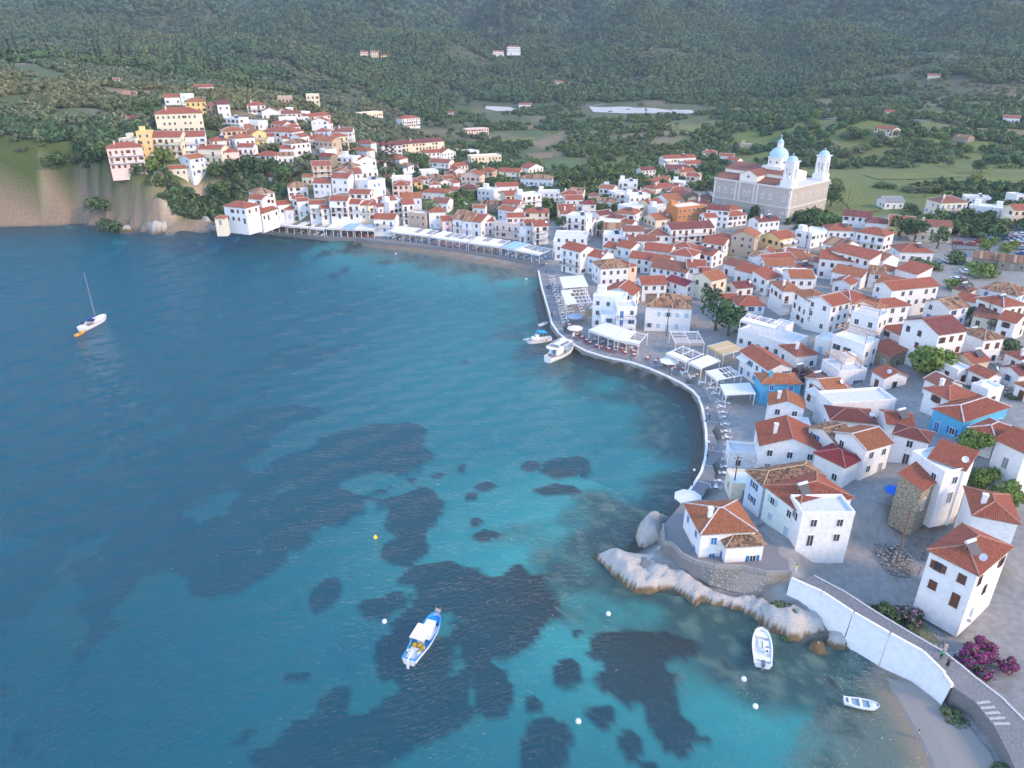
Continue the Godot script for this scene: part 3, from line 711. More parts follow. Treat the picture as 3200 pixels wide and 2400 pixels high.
func add_unit(house: Node3D, p: Vector3, yaw: float) -> void:
	var o := obj("air_conditioner", shape_of("ac", func():
		var mb := MB.new()
		mb.cbox(Vector3(0, 0.3, 0.2), Vector3(0.85, 0.6, 0.34), Color(0.68, 0.68, 0.66))
		mb.tube(Vector3(-0.12, 0.3, 0.36), Vector3(-0.12, 0.3, 0.385), 0.22, 0.22, 12, Color(0.1, 0.1, 0.1))
		return mb), M.paint, house)
	o.position = p; o.rotation.y = yaw

# ---------------------------------------------------------------- houses
# each: x, z, ground, turn, width, depth, height, [roof, wall, shutter, tile], fittings (bits: balcony, chimney, solar, awning, dish), quarter, look
var ZONES := ["on the headland above the sea cliff","at the top of the hill quarter","among the olive trees on the ridge","on the hill quarter slope","by the small end of the quay","on the front behind the pergola restaurants","in the rows behind the beach front","at the edge of the fields","high on the olive hillside","in the middle of the village","near the church","behind the church by the fields","beside the car park","on the upper edge of the village","in the stepped lanes above the harbour","beside the curving quay","in the quarter below the rubble slope","by the rocky point","beside the mint-coloured house","on the rocky point","along the restaurant row on the quay","stepping up the slope over the harbour","above the near beach","on the inner harbour front","squeezed in between the village lanes","in the second row behind the front","tucked into the hill quarter","between the lanes by the quay"]
var HOUSES := [
	[-182.0,-351.5,26.5,0.50,15.1,9.0,10,[0,2,1,0],3,0],
	[-177.7,-363.6,30.0,0.23,6.4,8.0,12,[3,3,5,0],0,0],
	[-185.1,-361.6,31.0,-0.22,9.6,8.0,8,[3,1,1,0],0,0],
	[-168.6,-366.5,30.1,0.10,13.8,11.0,9.5,[1,1,1,0],1,0],
	[-158.8,-374.6,29.5,0.32,11.3,11.0,9.5,[1,0,0,0],1,0],
	[-173.7,-397.5,38.5,0.41,22.7,12.0,9.6,[0,1,4,0],2,0],
	[-163.3,-361.2,22.1,0.32,8.2,6.0,3.5,[1,1,5,1],0,0],
	[-154.0,-369.0,21.8,1.09,14.2,8.0,8,[1,0,0,1],0,0],
	[-195.7,-443.3,49.4,0.42,8.3,7.0,4,[1,0,3,0],0,1],
	[-188.2,-446.4,48.9,0.40,7.3,8.0,5.5,[3,7,3,0],0,1],
	[-178.9,-434.0,45.6,0.39,10.9,8.0,6,[0,3,1,1],0,1],
	[-171.5,-436.2,44.6,0.37,5.0,7.0,5,[0,6,1,0],0,1],
	[-163.9,-435.3,43.1,0.36,6.7,7.0,7,[4,0,5,2],0,1],
	[-155.0,-416.3,38.9,-0.34,13.5,8.0,5,[3,0,1,0],4,1],
	[-145.8,-420.8,37.9,-0.36,12.7,8.0,4,[3,0,1,0],0,1],
	[-229.8,-463.7,50.8,0.46,8.1,7.0,3,[1,6,5,4],0,2],
	[-201.8,-400.8,42.2,-0.00,6.3,6.0,3,[1,0,5,3],0,2],
	[-261.4,-513.9,57.2,0.47,3.7,5.0,3,[1,0,5,0],0,2],
	[-211.3,-530.8,52.1,0.38,12.7,7.0,3,[1,0,5,0],0,2],
	[-159.7,-541.3,44.1,0.29,10.1,8.0,4,[3,9,1,0],0,2],
	[-145.1,-560.8,41.9,0.25,9.4,9.0,6.5,[3,1,1,0],0,2],
	[-150.2,-371.2,23.5,-0.14,12.4,8.0,10,[1,1,1,0],3,3],
	[-140.6,-374.0,24.8,0.48,7.2,8.0,7,[0,2,1,0],1,3],
	[-148.0,-383.1,31.1,0.69,9.0,8.0,5,[0,0,1,0],5,3],
	[-146.0,-396.8,34.0,0.43,12.7,8.0,5.5,[0,10,1,1],0,3],
	[-141.6,-409.7,35.3,0.58,3.5,6.0,4.5,[4,3,1,1],0,3],
	[-137.4,-386.9,29.6,0.72,10.3,8.0,7.5,[0,0,1,1],0,3],
	[-133.5,-398.7,31.9,0.75,7.7,9.0,6.5,[2,3,3,1],1,3],
	[-126.2,-406.2,32.2,-0.36,19.0,10.0,6,[0,0,1,0],0,3],
	[-130.6,-421.5,35.5,-0.40,8.9,7.0,5,[1,0,1,0],0,3],
	[-123.5,-416.4,34.0,-0.41,6.3,7.0,5.5,[2,0,4,0],0,3],
	[-129.5,-403.2,32.1,0.54,4.1,6.0,4,[1,0,3,0],0,3],
	[-120.7,-402.0,30.7,0.57,3.8,6.0,4.5,[1,0,1,0],0,3],
	[-115.3,-400.8,29.7,-0.42,7.1,7.0,6.5,[2,0,5,0],0,3],
	[-110.9,-394.3,27.4,0.77,11.1,8.0,6.5,[0,0,1,4],0,3],
	[-117.4,-390.2,26.9,-0.00,8.0,6.0,4.5,[1,0,1,0],0,3],
	[-112.4,-393.5,27.3,0.98,4.2,7.0,5.5,[2,0,1,4],0,3],
	[-126.1,-380.7,24.2,-0.16,10.4,8.0,5,[0,0,1,0],0,3],
	[-135.5,-380.1,26.4,-0.00,8.1,7.0,7,[1,0,1,0],1,3],
	[-117.3,-384.6,24.7,0.21,8.2,6.0,4,[1,0,1,4],0,3],
	[-155.4,-465.5,42.7,0.32,10.6,8.0,5,[0,0,1,0],3,3],
	[-145.0,-457.8,40.3,0.31,9.6,8.0,4.5,[2,0,4,0],0,3],
	[-143.6,-476.7,39.1,0.29,4.1,8.0,4.8,[2,0,4,0],0,3],
	[-144.2,-495.8,38.5,0.28,4.9,7.0,5,[3,0,1,0],0,3],
	[-130.8,-444.0,37.9,0.37,9.8,7.0,4,[3,0,3,0],0,3],
	[-128.9,-513.1,32.9,0.94,16.8,8.0,5,[1,2,1,0],0,3],
	[-109.6,-432.4,36.4,0.12,9.2,7.0,5,[2,0,3,0],0,3],
	[-138.6,-506.1,36.5,0.97,12.5,8.0,4,[3,0,0,0],0,3],
	[-105.7,-419.3,31.6,-0.00,7.7,7.0,5.5,[0,8,0,0],1,3],
	[-96.8,-422.5,28.1,0.65,11.0,8.0,6,[0,1,1,0],1,3],
	[-100.6,-400.6,27.3,-0.44,11.5,8.0,7,[1,9,1,1],0,3],
	[-96.1,-396.3,25.9,0.72,6.6,6.0,4,[3,0,1,0],0,3],
	[-86.8,-422.3,22.6,-0.50,11.8,7.0,4,[0,0,1,0],0,3],
	[-96.3,-485.3,19.4,-0.34,11.5,7.0,4,[0,0,1,0],0,3],
	[-97.6,-387.3,23.9,-0.45,7.9,6.0,4,[1,6,5,3],0,3],
	[-94.7,-368.6,18.1,0.33,9.3,8.0,8,[1,9,1,0],1,3],
	[-102.0,-366.1,16.9,-0.24,5.7,5.0,4,[1,1,1,1],0,3],
	[-87.7,-389.6,21.9,-0.34,9.9,8.0,5,[3,0,1,0],0,3],
	[-86.2,-382.3,20.2,-0.48,9.0,7.0,3.5,[0,0,1,4],0,3],
	[-77.1,-394.4,18.1,0.58,10.8,8.0,7,[2,0,1,0],16,3],
	[-86.5,-373.0,18.7,-0.27,8.7,7.0,4,[0,0,1,0],0,3],
	[-73.6,-353.1,16.4,0.39,3.5,7.0,8,[4,0,4,0],0,3],
	[-68.7,-357.4,16.0,0.36,7.7,7.0,9,[3,0,1,0],1,3],
	[-90.6,-349.0,14.7,-0.17,8.7,7.0,6,[1,0,3,0],0,3],
	[-81.5,-347.4,16.3,-0.24,8.5,8.0,7,[1,0,5,0],0,3],
	[-103.8,-354.7,13.0,0.34,9.4,8.0,5,[0,0,1,4],0,3],
	[-109.1,-322.9,12.5,0.65,8.0,10.0,8,[0,0,1,4],0,4],
	[-114.9,-299.6,12.6,-0.40,11.6,8.0,6.5,[0,0,1,0],0,4],
	[-111.1,-314.1,13.7,-0.36,7.1,6.0,6,[1,0,1,0],8,4],
	[-119.3,-293.4,13.0,0.08,4.1,4.0,2.8,[0,1,5,1],0,4],
	[-104.4,-311.3,11.6,1.28,12.0,5.0,3.5,[4,0,1,0],0,4],
	[-105.3,-336.0,8.7,0.68,6.5,6.0,4.5,[1,0,1,0],0,4],
	[-103.5,-335.1,6.5,-0.00,3.8,6.0,4.5,[1,0,3,0],1,4],
	[-99.5,-337.7,8.1,0.21,5.1,6.0,7.5,[1,0,1,0],2,4],
	[-96.6,-335.8,7.8,0.45,5.3,5.0,7,[1,0,5,0],0,4],
	[-89.2,-331.3,7.7,0.15,7.0,6.0,6.5,[1,0,1,0],9,4],
	[-85.2,-329.4,7.6,0.26,3.8,5.0,5,[1,0,1,0],1,4],
	[-78.6,-328.5,8.3,-0.10,8.3,8.0,8,[1,0,1,0],1,4],
	[-72.1,-329.6,7.7,-0.18,5.6,7.0,7,[1,0,1,0],1,4],
	[-64.8,-330.8,7.0,0.22,9.4,8.0,7,[0,1,0,0],1,4],
	[-70.2,-334.4,10.3,-0.11,9.8,7.0,8,[1,0,1,0],0,4],
	[-57.3,-321.3,3.0,-0.11,9.5,8.0,6.5,[1,0,0,0],9,5],
	[-47.3,-330.4,5.3,0.27,5.3,8.0,9,[1,0,1,0],1,5],
	[-42.9,-327.7,4.4,-0.37,8.0,7.0,6,[3,9,5,0],0,5],
	[-33.9,-327.4,3.9,0.15,7.6,7.0,7.5,[0,0,3,0],0,5],
	[-29.1,-322.2,3.1,0.25,4.4,7.0,5.5,[1,2,0,0],0,5],
	[-24.5,-321.4,2.9,-0.32,4.6,14.0,6.5,[1,0,4,4],1,5],
	[-20.1,-319.2,2.6,-0.40,4.6,13.0,6.5,[1,0,0,4],1,5],
	[-15.8,-317.7,2.5,-0.54,4.8,12.0,6.5,[1,0,1,0],0,5],
	[-9.8,-321.1,2.7,0.30,3.6,7.0,6,[1,0,4,0],0,5],
	[-2.4,-314.6,2.3,-0.45,12.0,7.0,6.5,[3,2,4,0],1,5],
	[1.6,-317.0,2.4,0.09,7.7,6.0,9,[1,2,4,0],8,5],
	[4.6,-308.9,2.1,-0.79,4.2,6.0,6,[3,0,1,0],1,5],
	[7.9,-309.9,2.2,0.29,3.5,8.0,7,[1,0,0,0],1,5],
	[12.5,-304.7,2.1,0.16,6.1,8.0,8,[1,0,1,0],17,5],
	[-56.9,-335.9,8.1,0.36,7.3,8.0,7,[0,0,1,0],0,6],
	[-62.8,-331.1,6.9,0.49,6.1,8.0,7,[0,1,1,0],1,6],
	[-58.9,-331.6,6.7,0.76,6.2,8.0,6.5,[1,0,5,0],2,6],
	[-52.5,-333.6,6.7,0.85,10.3,6.0,8,[3,0,1,0],0,6],
	[-54.6,-359.5,12.5,0.06,8.0,9.0,5.5,[0,2,1,0],0,6],
	[-51.1,-391.8,9.2,0.49,7.0,9.0,5,[0,3,1,0],0,6],
	[-64.5,-350.0,14.6,0.88,10.5,8.0,7,[3,0,0,0],4,6],
	[-39.5,-370.0,8.6,-0.26,13.1,7.0,4,[0,0,5,0],0,6],
	[-40.1,-383.9,7.8,0.28,5.8,4.0,6.5,[0,0,4,0],0,6],
	[-44.7,-431.9,4.5,0.21,9.2,8.0,5.5,[0,0,3,4],0,6],
	[-37.4,-436.8,3.8,0.29,5.5,7.0,5,[1,0,3,0],0,6],
	[-32.2,-428.3,3.5,0.71,4.6,6.0,4.5,[1,0,2,0],0,6],
	[-24.6,-436.5,3.4,-0.28,11.9,9.0,7.5,[2,2,1,0],0,6],
	[-31.5,-395.8,5.2,0.12,4.5,6.0,4,[1,8,0,0],0,6],
	[-24.4,-408.3,3.8,-0.10,10.8,7.0,4.5,[0,6,1,2],0,6],
	[-14.1,-389.2,4.3,-0.48,10.1,8.0,6,[3,0,0,0],0,6],
	[-2.2,-399.6,3.7,0.23,11.9,7.0,7,[1,0,2,0],8,6],
	[9.9,-366.9,3.6,0.44,11.2,8.0,8,[3,0,1,0],1,6],
	[-47.3,-479.7,5.8,-0.37,14.3,8.0,6.5,[1,0,4,0],1,6],
	[-34.0,-482.4,4.6,0.69,13.2,8.0,5,[1,0,1,0],0,6],
	[-55.5,-515.7,8.3,0.38,12.3,8.0,5.5,[1,0,1,0],0,6],
	[-45.5,-534.2,6.5,0.78,13.8,7.0,5,[2,0,5,0],0,6],
	[-1.9,-460.9,4.2,-0.26,13.9,8.0,5,[1,1,2,0],1,6],
	[15.2,-468.7,4.5,0.66,12.1,8.0,6,[2,0,5,0],0,6],
	[14.3,-437.2,4.3,-0.17,19.0,8.0,4.5,[0,8,0,4],0,6],
	[-0.6,-359.4,3.9,-0.26,8.5,7.0,5,[1,0,1,0],0,6],
	[-5.8,-354.6,4.1,-0.68,2.5,7.0,3.5,[1,0,5,2],0,6],
	[11.8,-341.8,3.1,0.03,11.9,8.0,5,[0,1,1,0],4,6],
	[19.9,-391.2,3.6,-0.00,11.7,8.0,5,[3,0,0,0],0,6],
	[-67.7,-459.3,9.6,-0.49,7.9,6.0,3.5,[0,0,1,4],0,6],
	[-11.2,-361.6,4.7,-0.25,9.0,7.0,3.5,[1,6,5,4],0,6],
	[-63.5,-538.5,9.8,0.61,34.1,10.0,8,[1,1,1,2],2,7],
	[-79.8,-492.1,13.3,0.30,14.8,10.0,8,[1,0,1,2],0,7],
	[-18.1,-526.9,3.5,0.38,22.7,9.0,6.5,[3,1,1,0],0,7],
	[-33.3,-588.8,2.5,0.64,18.0,9.0,3,[3,0,5,0],0,7],
	[-127.1,-690.5,22.8,0.88,26.9,8.0,4,[3,1,1,0],0,7],
	[-91.3,-687.9,14.3,0.82,20.4,9.0,8,[0,0,1,0],1,7],
	[-68.1,-809.3,13.9,-0.00,11.0,6.0,4,[1,0,1,0],0,7],
	[-32.4,-705.5,6.3,0.40,22.9,8.0,5,[3,2,1,0],0,7],
	[15.6,-903.1,15.8,-0.02,15.0,7.0,4,[1,0,1,0],0,7],
	[-203.3,-1084.6,69.1,0.19,10.3,7.0,6.5,[1,2,4,0],2,8],
	[-192.7,-1105.0,69.0,0.17,11.2,7.0,6.5,[1,10,4,0],2,8],
	[-179.9,-1105.7,67.3,0.16,8.8,6.0,4,[1,3,5,0],0,8],
	[2.7,-1229.3,75.1,-0.00,21.0,9.0,7.5,[0,0,4,0],0,8],
	[-21.2,-1216.7,71.9,0.02,17.1,7.0,4,[1,0,5,0],0,8],
	[63.0,-1048.4,33.8,-0.06,12.9,8.0,5,[1,0,4,0],2,8],
	[80.2,-1034.0,32.0,-0.08,14.8,8.0,5,[1,0,4,0],0,8],
	[93.9,-1014.4,29.8,-0.09,13.5,8.0,4,[1,1,4,0],0,8],
	[29.8,-378.5,3.4,-0.31,11.2,8.0,6.5,[0,0,1,0],10,9],
	[63.8,-403.4,4.0,-0.17,10.4,9.0,8,[3,0,2,0],5,9],
	[54.0,-407.9,4.0,-0.46,11.1,8.0,4,[3,0,5,0],0,9],
	[87.7,-473.4,3.4,0.37,10.2,7.0,5,[1,0,5,2],0,9],
	[79.5,-422.1,4.3,-0.42,7.3,7.0,5,[0,0,4,0],0,9],
	[121.6,-537.6,0.4,0.29,25.5,8.0,7,[1,0,4,0],12,9],
	[126.6,-514.6,1.1,0.46,14.7,8.0,5.5,[1,0,4,0],0,9],
	[108.5,-487.7,2.3,-0.11,13.5,7.0,4.5,[4,0,4,2],0,9],
	[84.6,-405.0,4.0,0.49,16.4,8.0,5,[0,0,5,0],2,9],
	[91.9,-397.1,4.0,0.20,13.1,8.0,4.5,[0,6,1,0],0,9],
	[93.9,-382.9,3.9,0.16,9.6,9.0,4.5,[2,6,2,0],0,9],
	[83.7,-369.5,3.6,0.48,9.9,12.0,5,[1,0,5,1],0,9],
	[58.3,-384.5,3.5,0.33,7.9,8.0,6,[3,0,1,0],0,9],
	[66.0,-375.0,3.4,0.21,11.4,8.0,6.5,[3,0,5,0],4,9],
	[38.4,-360.2,3.1,-0.00,6.7,6.0,5.5,[0,0,3,3],0,9],
	[48.9,-377.2,3.4,-0.25,9.7,6.0,3.5,[1,0,5,4],0,9],
	[83.6,-336.4,3.4,0.45,15.6,9.0,8.5,[3,4,5,0],0,9],
	[27.5,-307.2,2.4,-0.41,8.9,8.0,11,[3,0,1,0],5,9],
	[23.1,-279.4,1.9,-0.14,12.3,7.0,10,[3,0,5,0],0,9],
	[21.9,-262.0,1.8,-0.82,9.4,8.0,9,[1,0,4,0],1,9],
	[29.2,-260.2,2.0,-0.73,9.3,8.0,7,[1,0,0,0],16,9],
	[36.2,-245.4,2.2,0.22,10.3,9.0,6.5,[0,0,5,4],0,9],
	[43.0,-248.0,2.6,0.52,3.6,8.0,6,[0,10,1,0],0,9],
	[38.0,-274.7,2.3,-0.73,5.7,7.0,6,[1,0,1,0],16,9],
	[42.7,-270.9,2.5,-0.77,6.9,8.0,7,[1,0,2,0],1,9],
	[41.7,-293.5,2.5,-0.19,8.2,8.0,6,[3,0,5,0],4,9],
	[49.8,-292.5,2.7,-0.00,8.3,7.0,8,[1,0,5,5],1,9],
	[60.3,-292.7,3.0,-0.06,9.7,9.0,6,[0,0,1,5],0,9],
	[74.4,-293.9,3.5,0.21,18.8,9.0,8,[1,0,1,2],1,9],
	[87.3,-315.1,3.6,0.19,5.7,6.0,8,[1,0,1,0],0,9],
	[93.9,-330.2,3.7,-0.36,10.0,8.0,8,[1,0,4,2],0,9],
	[84.2,-288.5,3.9,-1.02,11.8,8.0,4.5,[0,0,4,0],0,9],
	[45.5,-329.7,2.8,-0.53,7.3,8.0,5,[0,8,4,2],0,9],
	[44.7,-341.3,2.9,0.57,8.4,7.0,4.5,[1,0,4,2],16,9],
	[47.1,-259.3,2.7,-0.47,8.1,8.0,5.5,[1,0,4,0],0,9],
	[53.0,-253.1,3.1,-0.53,6.2,8.0,5.5,[1,0,1,0],0,9],
	[54.8,-244.2,3.3,-0.62,13.1,10.0,5,[1,0,5,5],0,9],
	[65.2,-274.0,3.4,-0.54,10.4,9.0,4.5,[0,0,5,0],0,9],
	[71.3,-263.4,3.9,-0.82,8.2,8.0,5,[1,0,1,0],4,9],
	[63.9,-241.6,3.9,-0.17,6.4,8.0,6,[1,0,4,0],2,9],
	[64.0,-230.2,4.2,-0.00,3.4,7.0,6.5,[1,0,1,0],0,9],
	[67.1,-224.5,4.5,0.21,5.5,8.0,6,[1,1,1,1],0,9],
	[53.9,-227.8,3.5,-0.98,9.4,6.0,5,[1,0,5,3],0,9],
	[105.5,-340.9,3.9,0.40,8.3,7.0,6,[0,0,1,0],0,10],
	[104.2,-332.1,3.9,0.38,10.4,7.0,5,[0,0,4,0],0,10],
	[112.8,-314.3,4.1,0.35,11.0,7.0,6,[1,0,5,2],6,10],
	[90.3,-278.0,4.2,-0.55,9.1,9.0,8,[2,9,5,1],0,10],
	[108.9,-280.2,4.4,0.59,9.7,9.0,6.5,[1,3,1,0],9,10],
	[104.4,-285.1,4.3,-1.31,11.0,8.0,5.5,[1,0,5,0],16,10],
	[125.9,-291.1,4.4,0.55,10.3,8.0,6,[3,0,4,0],0,10],
	[135.3,-292.5,4.5,-0.15,10.7,9.0,6.5,[0,0,5,0],4,10],
	[144.2,-286.6,4.5,-0.83,11.4,9.0,6.5,[0,0,1,0],1,10],
	[155.4,-324.1,5.0,-0.50,11.5,9.0,5,[1,0,1,2],0,10],
	[159.9,-313.6,4.9,-0.41,8.6,8.0,4.5,[0,0,5,2],0,10],
	[115.7,-240.5,5.6,-1.00,14.7,6.0,9,[4,0,1,0],0,10],
	[101.3,-254.4,5.0,-0.58,13.6,9.0,4.5,[0,0,5,1],2,10],
	[95.8,-249.7,5.0,0.33,12.8,8.0,5,[1,0,5,0],0,10],
	[108.1,-248.9,5.2,-0.60,3.3,6.0,4.5,[1,0,5,1],0,10],
	[173.0,-403.8,5.4,-0.22,5.2,8.0,7,[2,0,1,0],0,10],
	[151.4,-572.8,1.2,-0.35,10.9,8.0,5.5,[0,1,1,0],2,11],
	[161.4,-560.4,1.4,-0.35,10.4,7.0,4.5,[1,0,1,0],0,11],
	[157.3,-533.0,1.4,-0.81,9.0,8.0,5,[1,0,1,0],0,11],
	[188.5,-604.0,6.1,-0.36,9.2,6.0,3,[3,9,5,0],0,11],
	[280.8,-571.8,19.1,-1.15,16.6,8.0,5,[1,1,1,0],0,11],
	[315.0,-637.3,27.1,-0.46,7.3,7.0,4,[1,0,1,0],0,11],
	[402.4,-613.3,24.4,-0.58,11.5,9.0,4,[1,0,1,0],0,11],
	[325.0,-545.7,17.4,-1.12,11.6,7.0,3.5,[1,6,5,4],0,11],
	[477.4,-881.5,47.9,-0.50,12.8,8.0,4,[1,1,5,0],0,11],
	[310.1,-885.7,29.6,-0.34,8.7,7.0,4,[3,1,5,0],0,11],
	[189.5,-359.1,6.4,-0.00,9.4,9.0,3.5,[1,0,5,6],0,12],
	[205.9,-337.4,7.3,0.15,13.8,10.0,6.5,[0,1,0,5],3,12],
	[224.5,-350.3,8.3,-0.36,10.8,8.0,5,[3,0,5,0],4,12],
	[217.3,-335.8,8.0,-0.77,9.3,8.0,4,[3,0,0,0],0,12],
	[222.7,-327.7,8.5,-0.65,8.2,8.0,4,[3,0,0,0],0,12],
	[222.3,-315.5,8.7,-0.00,5.8,8.0,6,[1,1,1,0],0,12],
	[216.4,-312.8,8.3,-0.34,3.6,6.0,4,[3,1,1,0],0,12],
	[167.6,-308.8,4.9,-0.46,9.8,9.0,6,[1,3,1,0],0,12],
	[175.7,-298.4,4.8,-0.29,14.4,9.0,6.5,[1,1,2,5],3,12],
	[160.3,-314.4,4.9,-0.34,8.8,8.0,4,[0,0,5,2],0,12],
	[153.5,-266.9,4.8,-0.09,12.1,10.0,3.8,[0,0,5,0],4,12],
	[173.5,-256.5,5.6,-0.52,7.8,8.0,3.2,[1,6,5,4],0,12],
	[179.2,-250.4,6.1,-0.54,8.6,8.0,3.2,[1,6,5,4],0,12],
	[244.9,-349.9,9.4,-0.00,4.9,8.0,5,[3,0,4,0],0,12],
	[132.9,-234.6,6.0,-1.13,8.3,7.0,4.5,[4,0,5,0],0,13],
	[117.1,-214.2,7.2,-0.91,8.2,8.0,5,[1,4,5,1],0,13],
	[118.7,-199.0,8.4,0.23,10.2,7.5,6,[1,1,5,0],16,13],
	[100.4,-179.4,8.9,0.22,9.7,5.7,8,[0,0,5,0],16,13],
	[120.5,-183.4,9.7,0.38,7.0,7.6,5.5,[1,0,0,4],0,13],
	[100.1,-152.2,10.9,0.32,8.2,10.0,9,[1,0,1,2],0,13],
	[110.1,-152.5,11.8,0.22,5.4,6.5,6.5,[0,0,1,4],0,13],
	[107.3,-154.7,11.4,-0.34,3.5,6.0,6,[3,0,5,0],4,13],
	[94.6,-166.7,9.2,-1.29,6.9,7.0,5.5,[0,0,4,0],0,13],
	[88.4,-159.1,8.9,-1.23,6.4,5.0,3.5,[4,6,5,0],0,13],
	[140.6,-198.5,8.8,-0.95,9.6,9.0,6,[0,8,0,4],0,13],
	[129.4,-183.5,9.9,-1.34,6.2,7.0,6.5,[0,0,5,0],4,13],
	[133.1,-180.8,10.2,0.33,7.5,8.0,6.5,[0,0,1,0],0,13],
	[125.6,-179.5,10.2,-0.85,5.9,6.0,3.5,[4,1,5,5],0,13],
	[125.3,-171.0,10.9,-0.94,4.0,7.0,5,[1,0,1,0],0,13],
	[120.4,-229.3,6.2,-0.38,4.6,8.0,5,[1,0,5,4],0,13],
	[64.0,-227.8,4.2,-0.11,2.3,7.0,7,[1,0,4,0],0,14],
	[66.4,-222.2,4.5,0.56,6.7,8.0,7,[1,1,1,1],0,14],
	[79.6,-238.2,4.9,-0.85,7.4,8.0,4.5,[1,0,1,0],0,14],
	[83.1,-233.0,5.1,-1.25,5.4,7.0,4,[0,8,0,4],0,14],
	[93.3,-242.5,5.2,-0.00,9.9,7.0,5,[1,0,5,1],0,14],
	[92.1,-220.1,6.0,-0.06,7.6,8.0,6.5,[1,0,5,1],0,14],
	[85.3,-225.6,5.4,0.60,7.1,6.0,5.5,[4,0,5,0],1,14],
	[82.8,-203.3,6.1,0.08,5.4,9.0,7.5,[0,0,1,1],3,14],
	[85.7,-190.2,6.9,0.10,6.4,9.0,8,[0,0,1,1],1,14],
	[89.4,-185.5,7.5,0.51,7.7,8.0,8,[1,0,5,0],0,14],
	[70.6,-200.8,4.9,0.03,7.6,8.0,5,[0,0,0,0],0,14],
	[65.6,-207.1,4.4,-0.00,6.0,6.0,5,[1,0,0,0],0,14],
	[73.3,-164.0,5.5,0.24,6.0,7.1,4,[0,0,5,0],2,14],
	[111.2,-231.0,6.0,-0.80,9.6,8.0,4.5,[1,0,0,1],0,14],
	[59.7,-162.3,2.8,-1.31,12.3,6.5,6,[1,0,0,0],8,15],
	[62.3,-149.8,3.5,-0.02,8.9,5.5,4.8,[0,5,0,1],2,15],
	[58.4,-135.8,3.4,-0.28,6.9,5.2,6,[2,0,5,1],2,15],
	[53.2,-118.6,3.2,-0.21,11.0,9.0,6,[2,0,5,0],2,15],
	[70.2,-139.7,5.7,0.20,5.2,7.0,5.5,[1,0,1,1],0,15],
	[67.3,-141.9,4.9,-1.43,5.4,7.0,6,[0,0,1,0],8,15],
	[73.4,-133.5,6.8,0.14,14.3,6.0,4.5,[3,0,5,0],0,16],
	[68.5,-126.9,6.1,-0.20,8.4,6.0,4.5,[0,0,5,2],16,16],
	[63.2,-117.9,5.6,0.41,5.0,7.0,5.5,[1,0,0,4],0,16],
	[66.4,-112.6,7.1,0.42,6.3,7.0,6,[1,0,5,1],0,16],
	[61.7,-111.1,6.1,0.60,5.6,6.0,4.5,[0,0,5,3],0,16],
	[72.8,-114.2,8.4,-0.61,5.6,4.4,5.5,[0,0,4,2],0,16],
	[83.9,-122.3,10.0,-1.11,6.1,13.8,4.5,[0,5,0,0],0,16],
	[86.0,-130.4,10.0,-1.21,5.7,7.0,5,[0,0,1,0],2,16],
	[84.9,-113.4,10.8,-1.04,4.6,7.0,4.5,[0,0,5,0],0,16],
	[86.6,-108.1,11.2,-1.16,5.1,8.0,4.5,[1,0,5,0],0,16],
	[69.6,-100.3,8.8,0.64,7.4,3.9,4.5,[4,6,5,0],0,16],
	[72.8,-100.1,9.4,0.27,5.0,7.0,6,[3,0,5,0],0,16],
	[72.2,-102.1,9.3,-0.81,5.3,5.0,6.5,[4,0,5,0],0,16],
	[49.0,-105.7,4.2,0.26,12.0,4.9,6,[0,8,0,4],0,17],
	[44.8,-99.5,4.2,-1.19,8.0,10.9,6.5,[0,7,3,0],4,17],
	[50.1,-94.0,5.3,0.02,8.4,5.0,6,[3,0,4,0],0,18],
	[34.2,-92.7,2.8,0.09,8.7,8.1,6.2,[0,0,0,1],2,19],
	[36.7,-91.3,3.1,0.10,6.1,4.5,4.4,[0,0,0,4],0,19],
	[43.5,-125.4,1.7,-1.73,4.3,8.0,3.6,[3,0,5,0],0,20],
	[42.8,-110.9,2.7,-0.06,4.9,5.0,3,[3,1,5,0],0,20],
	[66.9,-177.5,4.4,-0.83,15.4,9.0,4.2,[3,0,5,0],0,21],
	[74.9,-154.3,6.0,-1.41,7.1,7.0,4.5,[3,0,4,0],32,21],
	[80.7,-159.8,7.2,-0.95,8.2,6.0,7.5,[3,0,4,0],32,21],
	[87.7,-168.4,8.1,-0.82,6.7,6.0,10,[3,0,4,0],32,21],
	[114.3,-195.2,8.5,0.27,16.0,7.0,8.5,[1,0,5,0],0,21],
	[113.3,-240.6,5.6,-0.42,14.4,6.0,7,[4,0,1,0],0,21],
	[61.7,-80.2,6.4,-0.94,6.4,10.1,6.8,[0,0,1,0],20,22],
	[73.5,-89.9,8.9,-0.39,5.8,8.0,4.6,[0,0,5,0],2,22],
	[34.2,-221.0,2.2,-0.47,9.6,9.0,5,[2,0,5,0],0,23],
	[33.3,-196.8,1.9,-0.00,5.8,6.0,8.5,[3,0,0,0],1,23],
	[28.5,-198.6,1.7,-0.00,4.5,6.0,5.6,[3,0,0,0],0,23],
	[24.0,-207.4,1.7,-0.42,3.5,6.0,4.2,[3,6,5,0],0,23],
	[45.8,-198.8,2.5,-0.18,13.1,11.0,7.5,[0,0,3,4],2,23],
	[46.7,-226.3,3.0,0.09,8.1,8.0,5.5,[1,0,5,0],0,23],
	[28.6,-203.0,1.8,-0.31,9.3,6.0,9.5,[3,0,5,0],0,23],
	[96.3,-231.1,5.7,0.01,10.5,9.8,3.6,[3,0,1,0],0,24],
	[31.3,-316.8,2.6,-0.42,7.9,7.7,6.4,[1,0,0,0],16,24],
	[95.6,-424.5,4.2,-0.34,7.5,9.3,4,[3,0,0,4],0,24],
	[60.8,-352.8,3.0,0.53,9.4,8.8,5.5,[3,0,1,2],0,24],
	[43.4,-303.1,2.6,-0.12,8.9,9.8,6.2,[1,0,5,4],0,24],
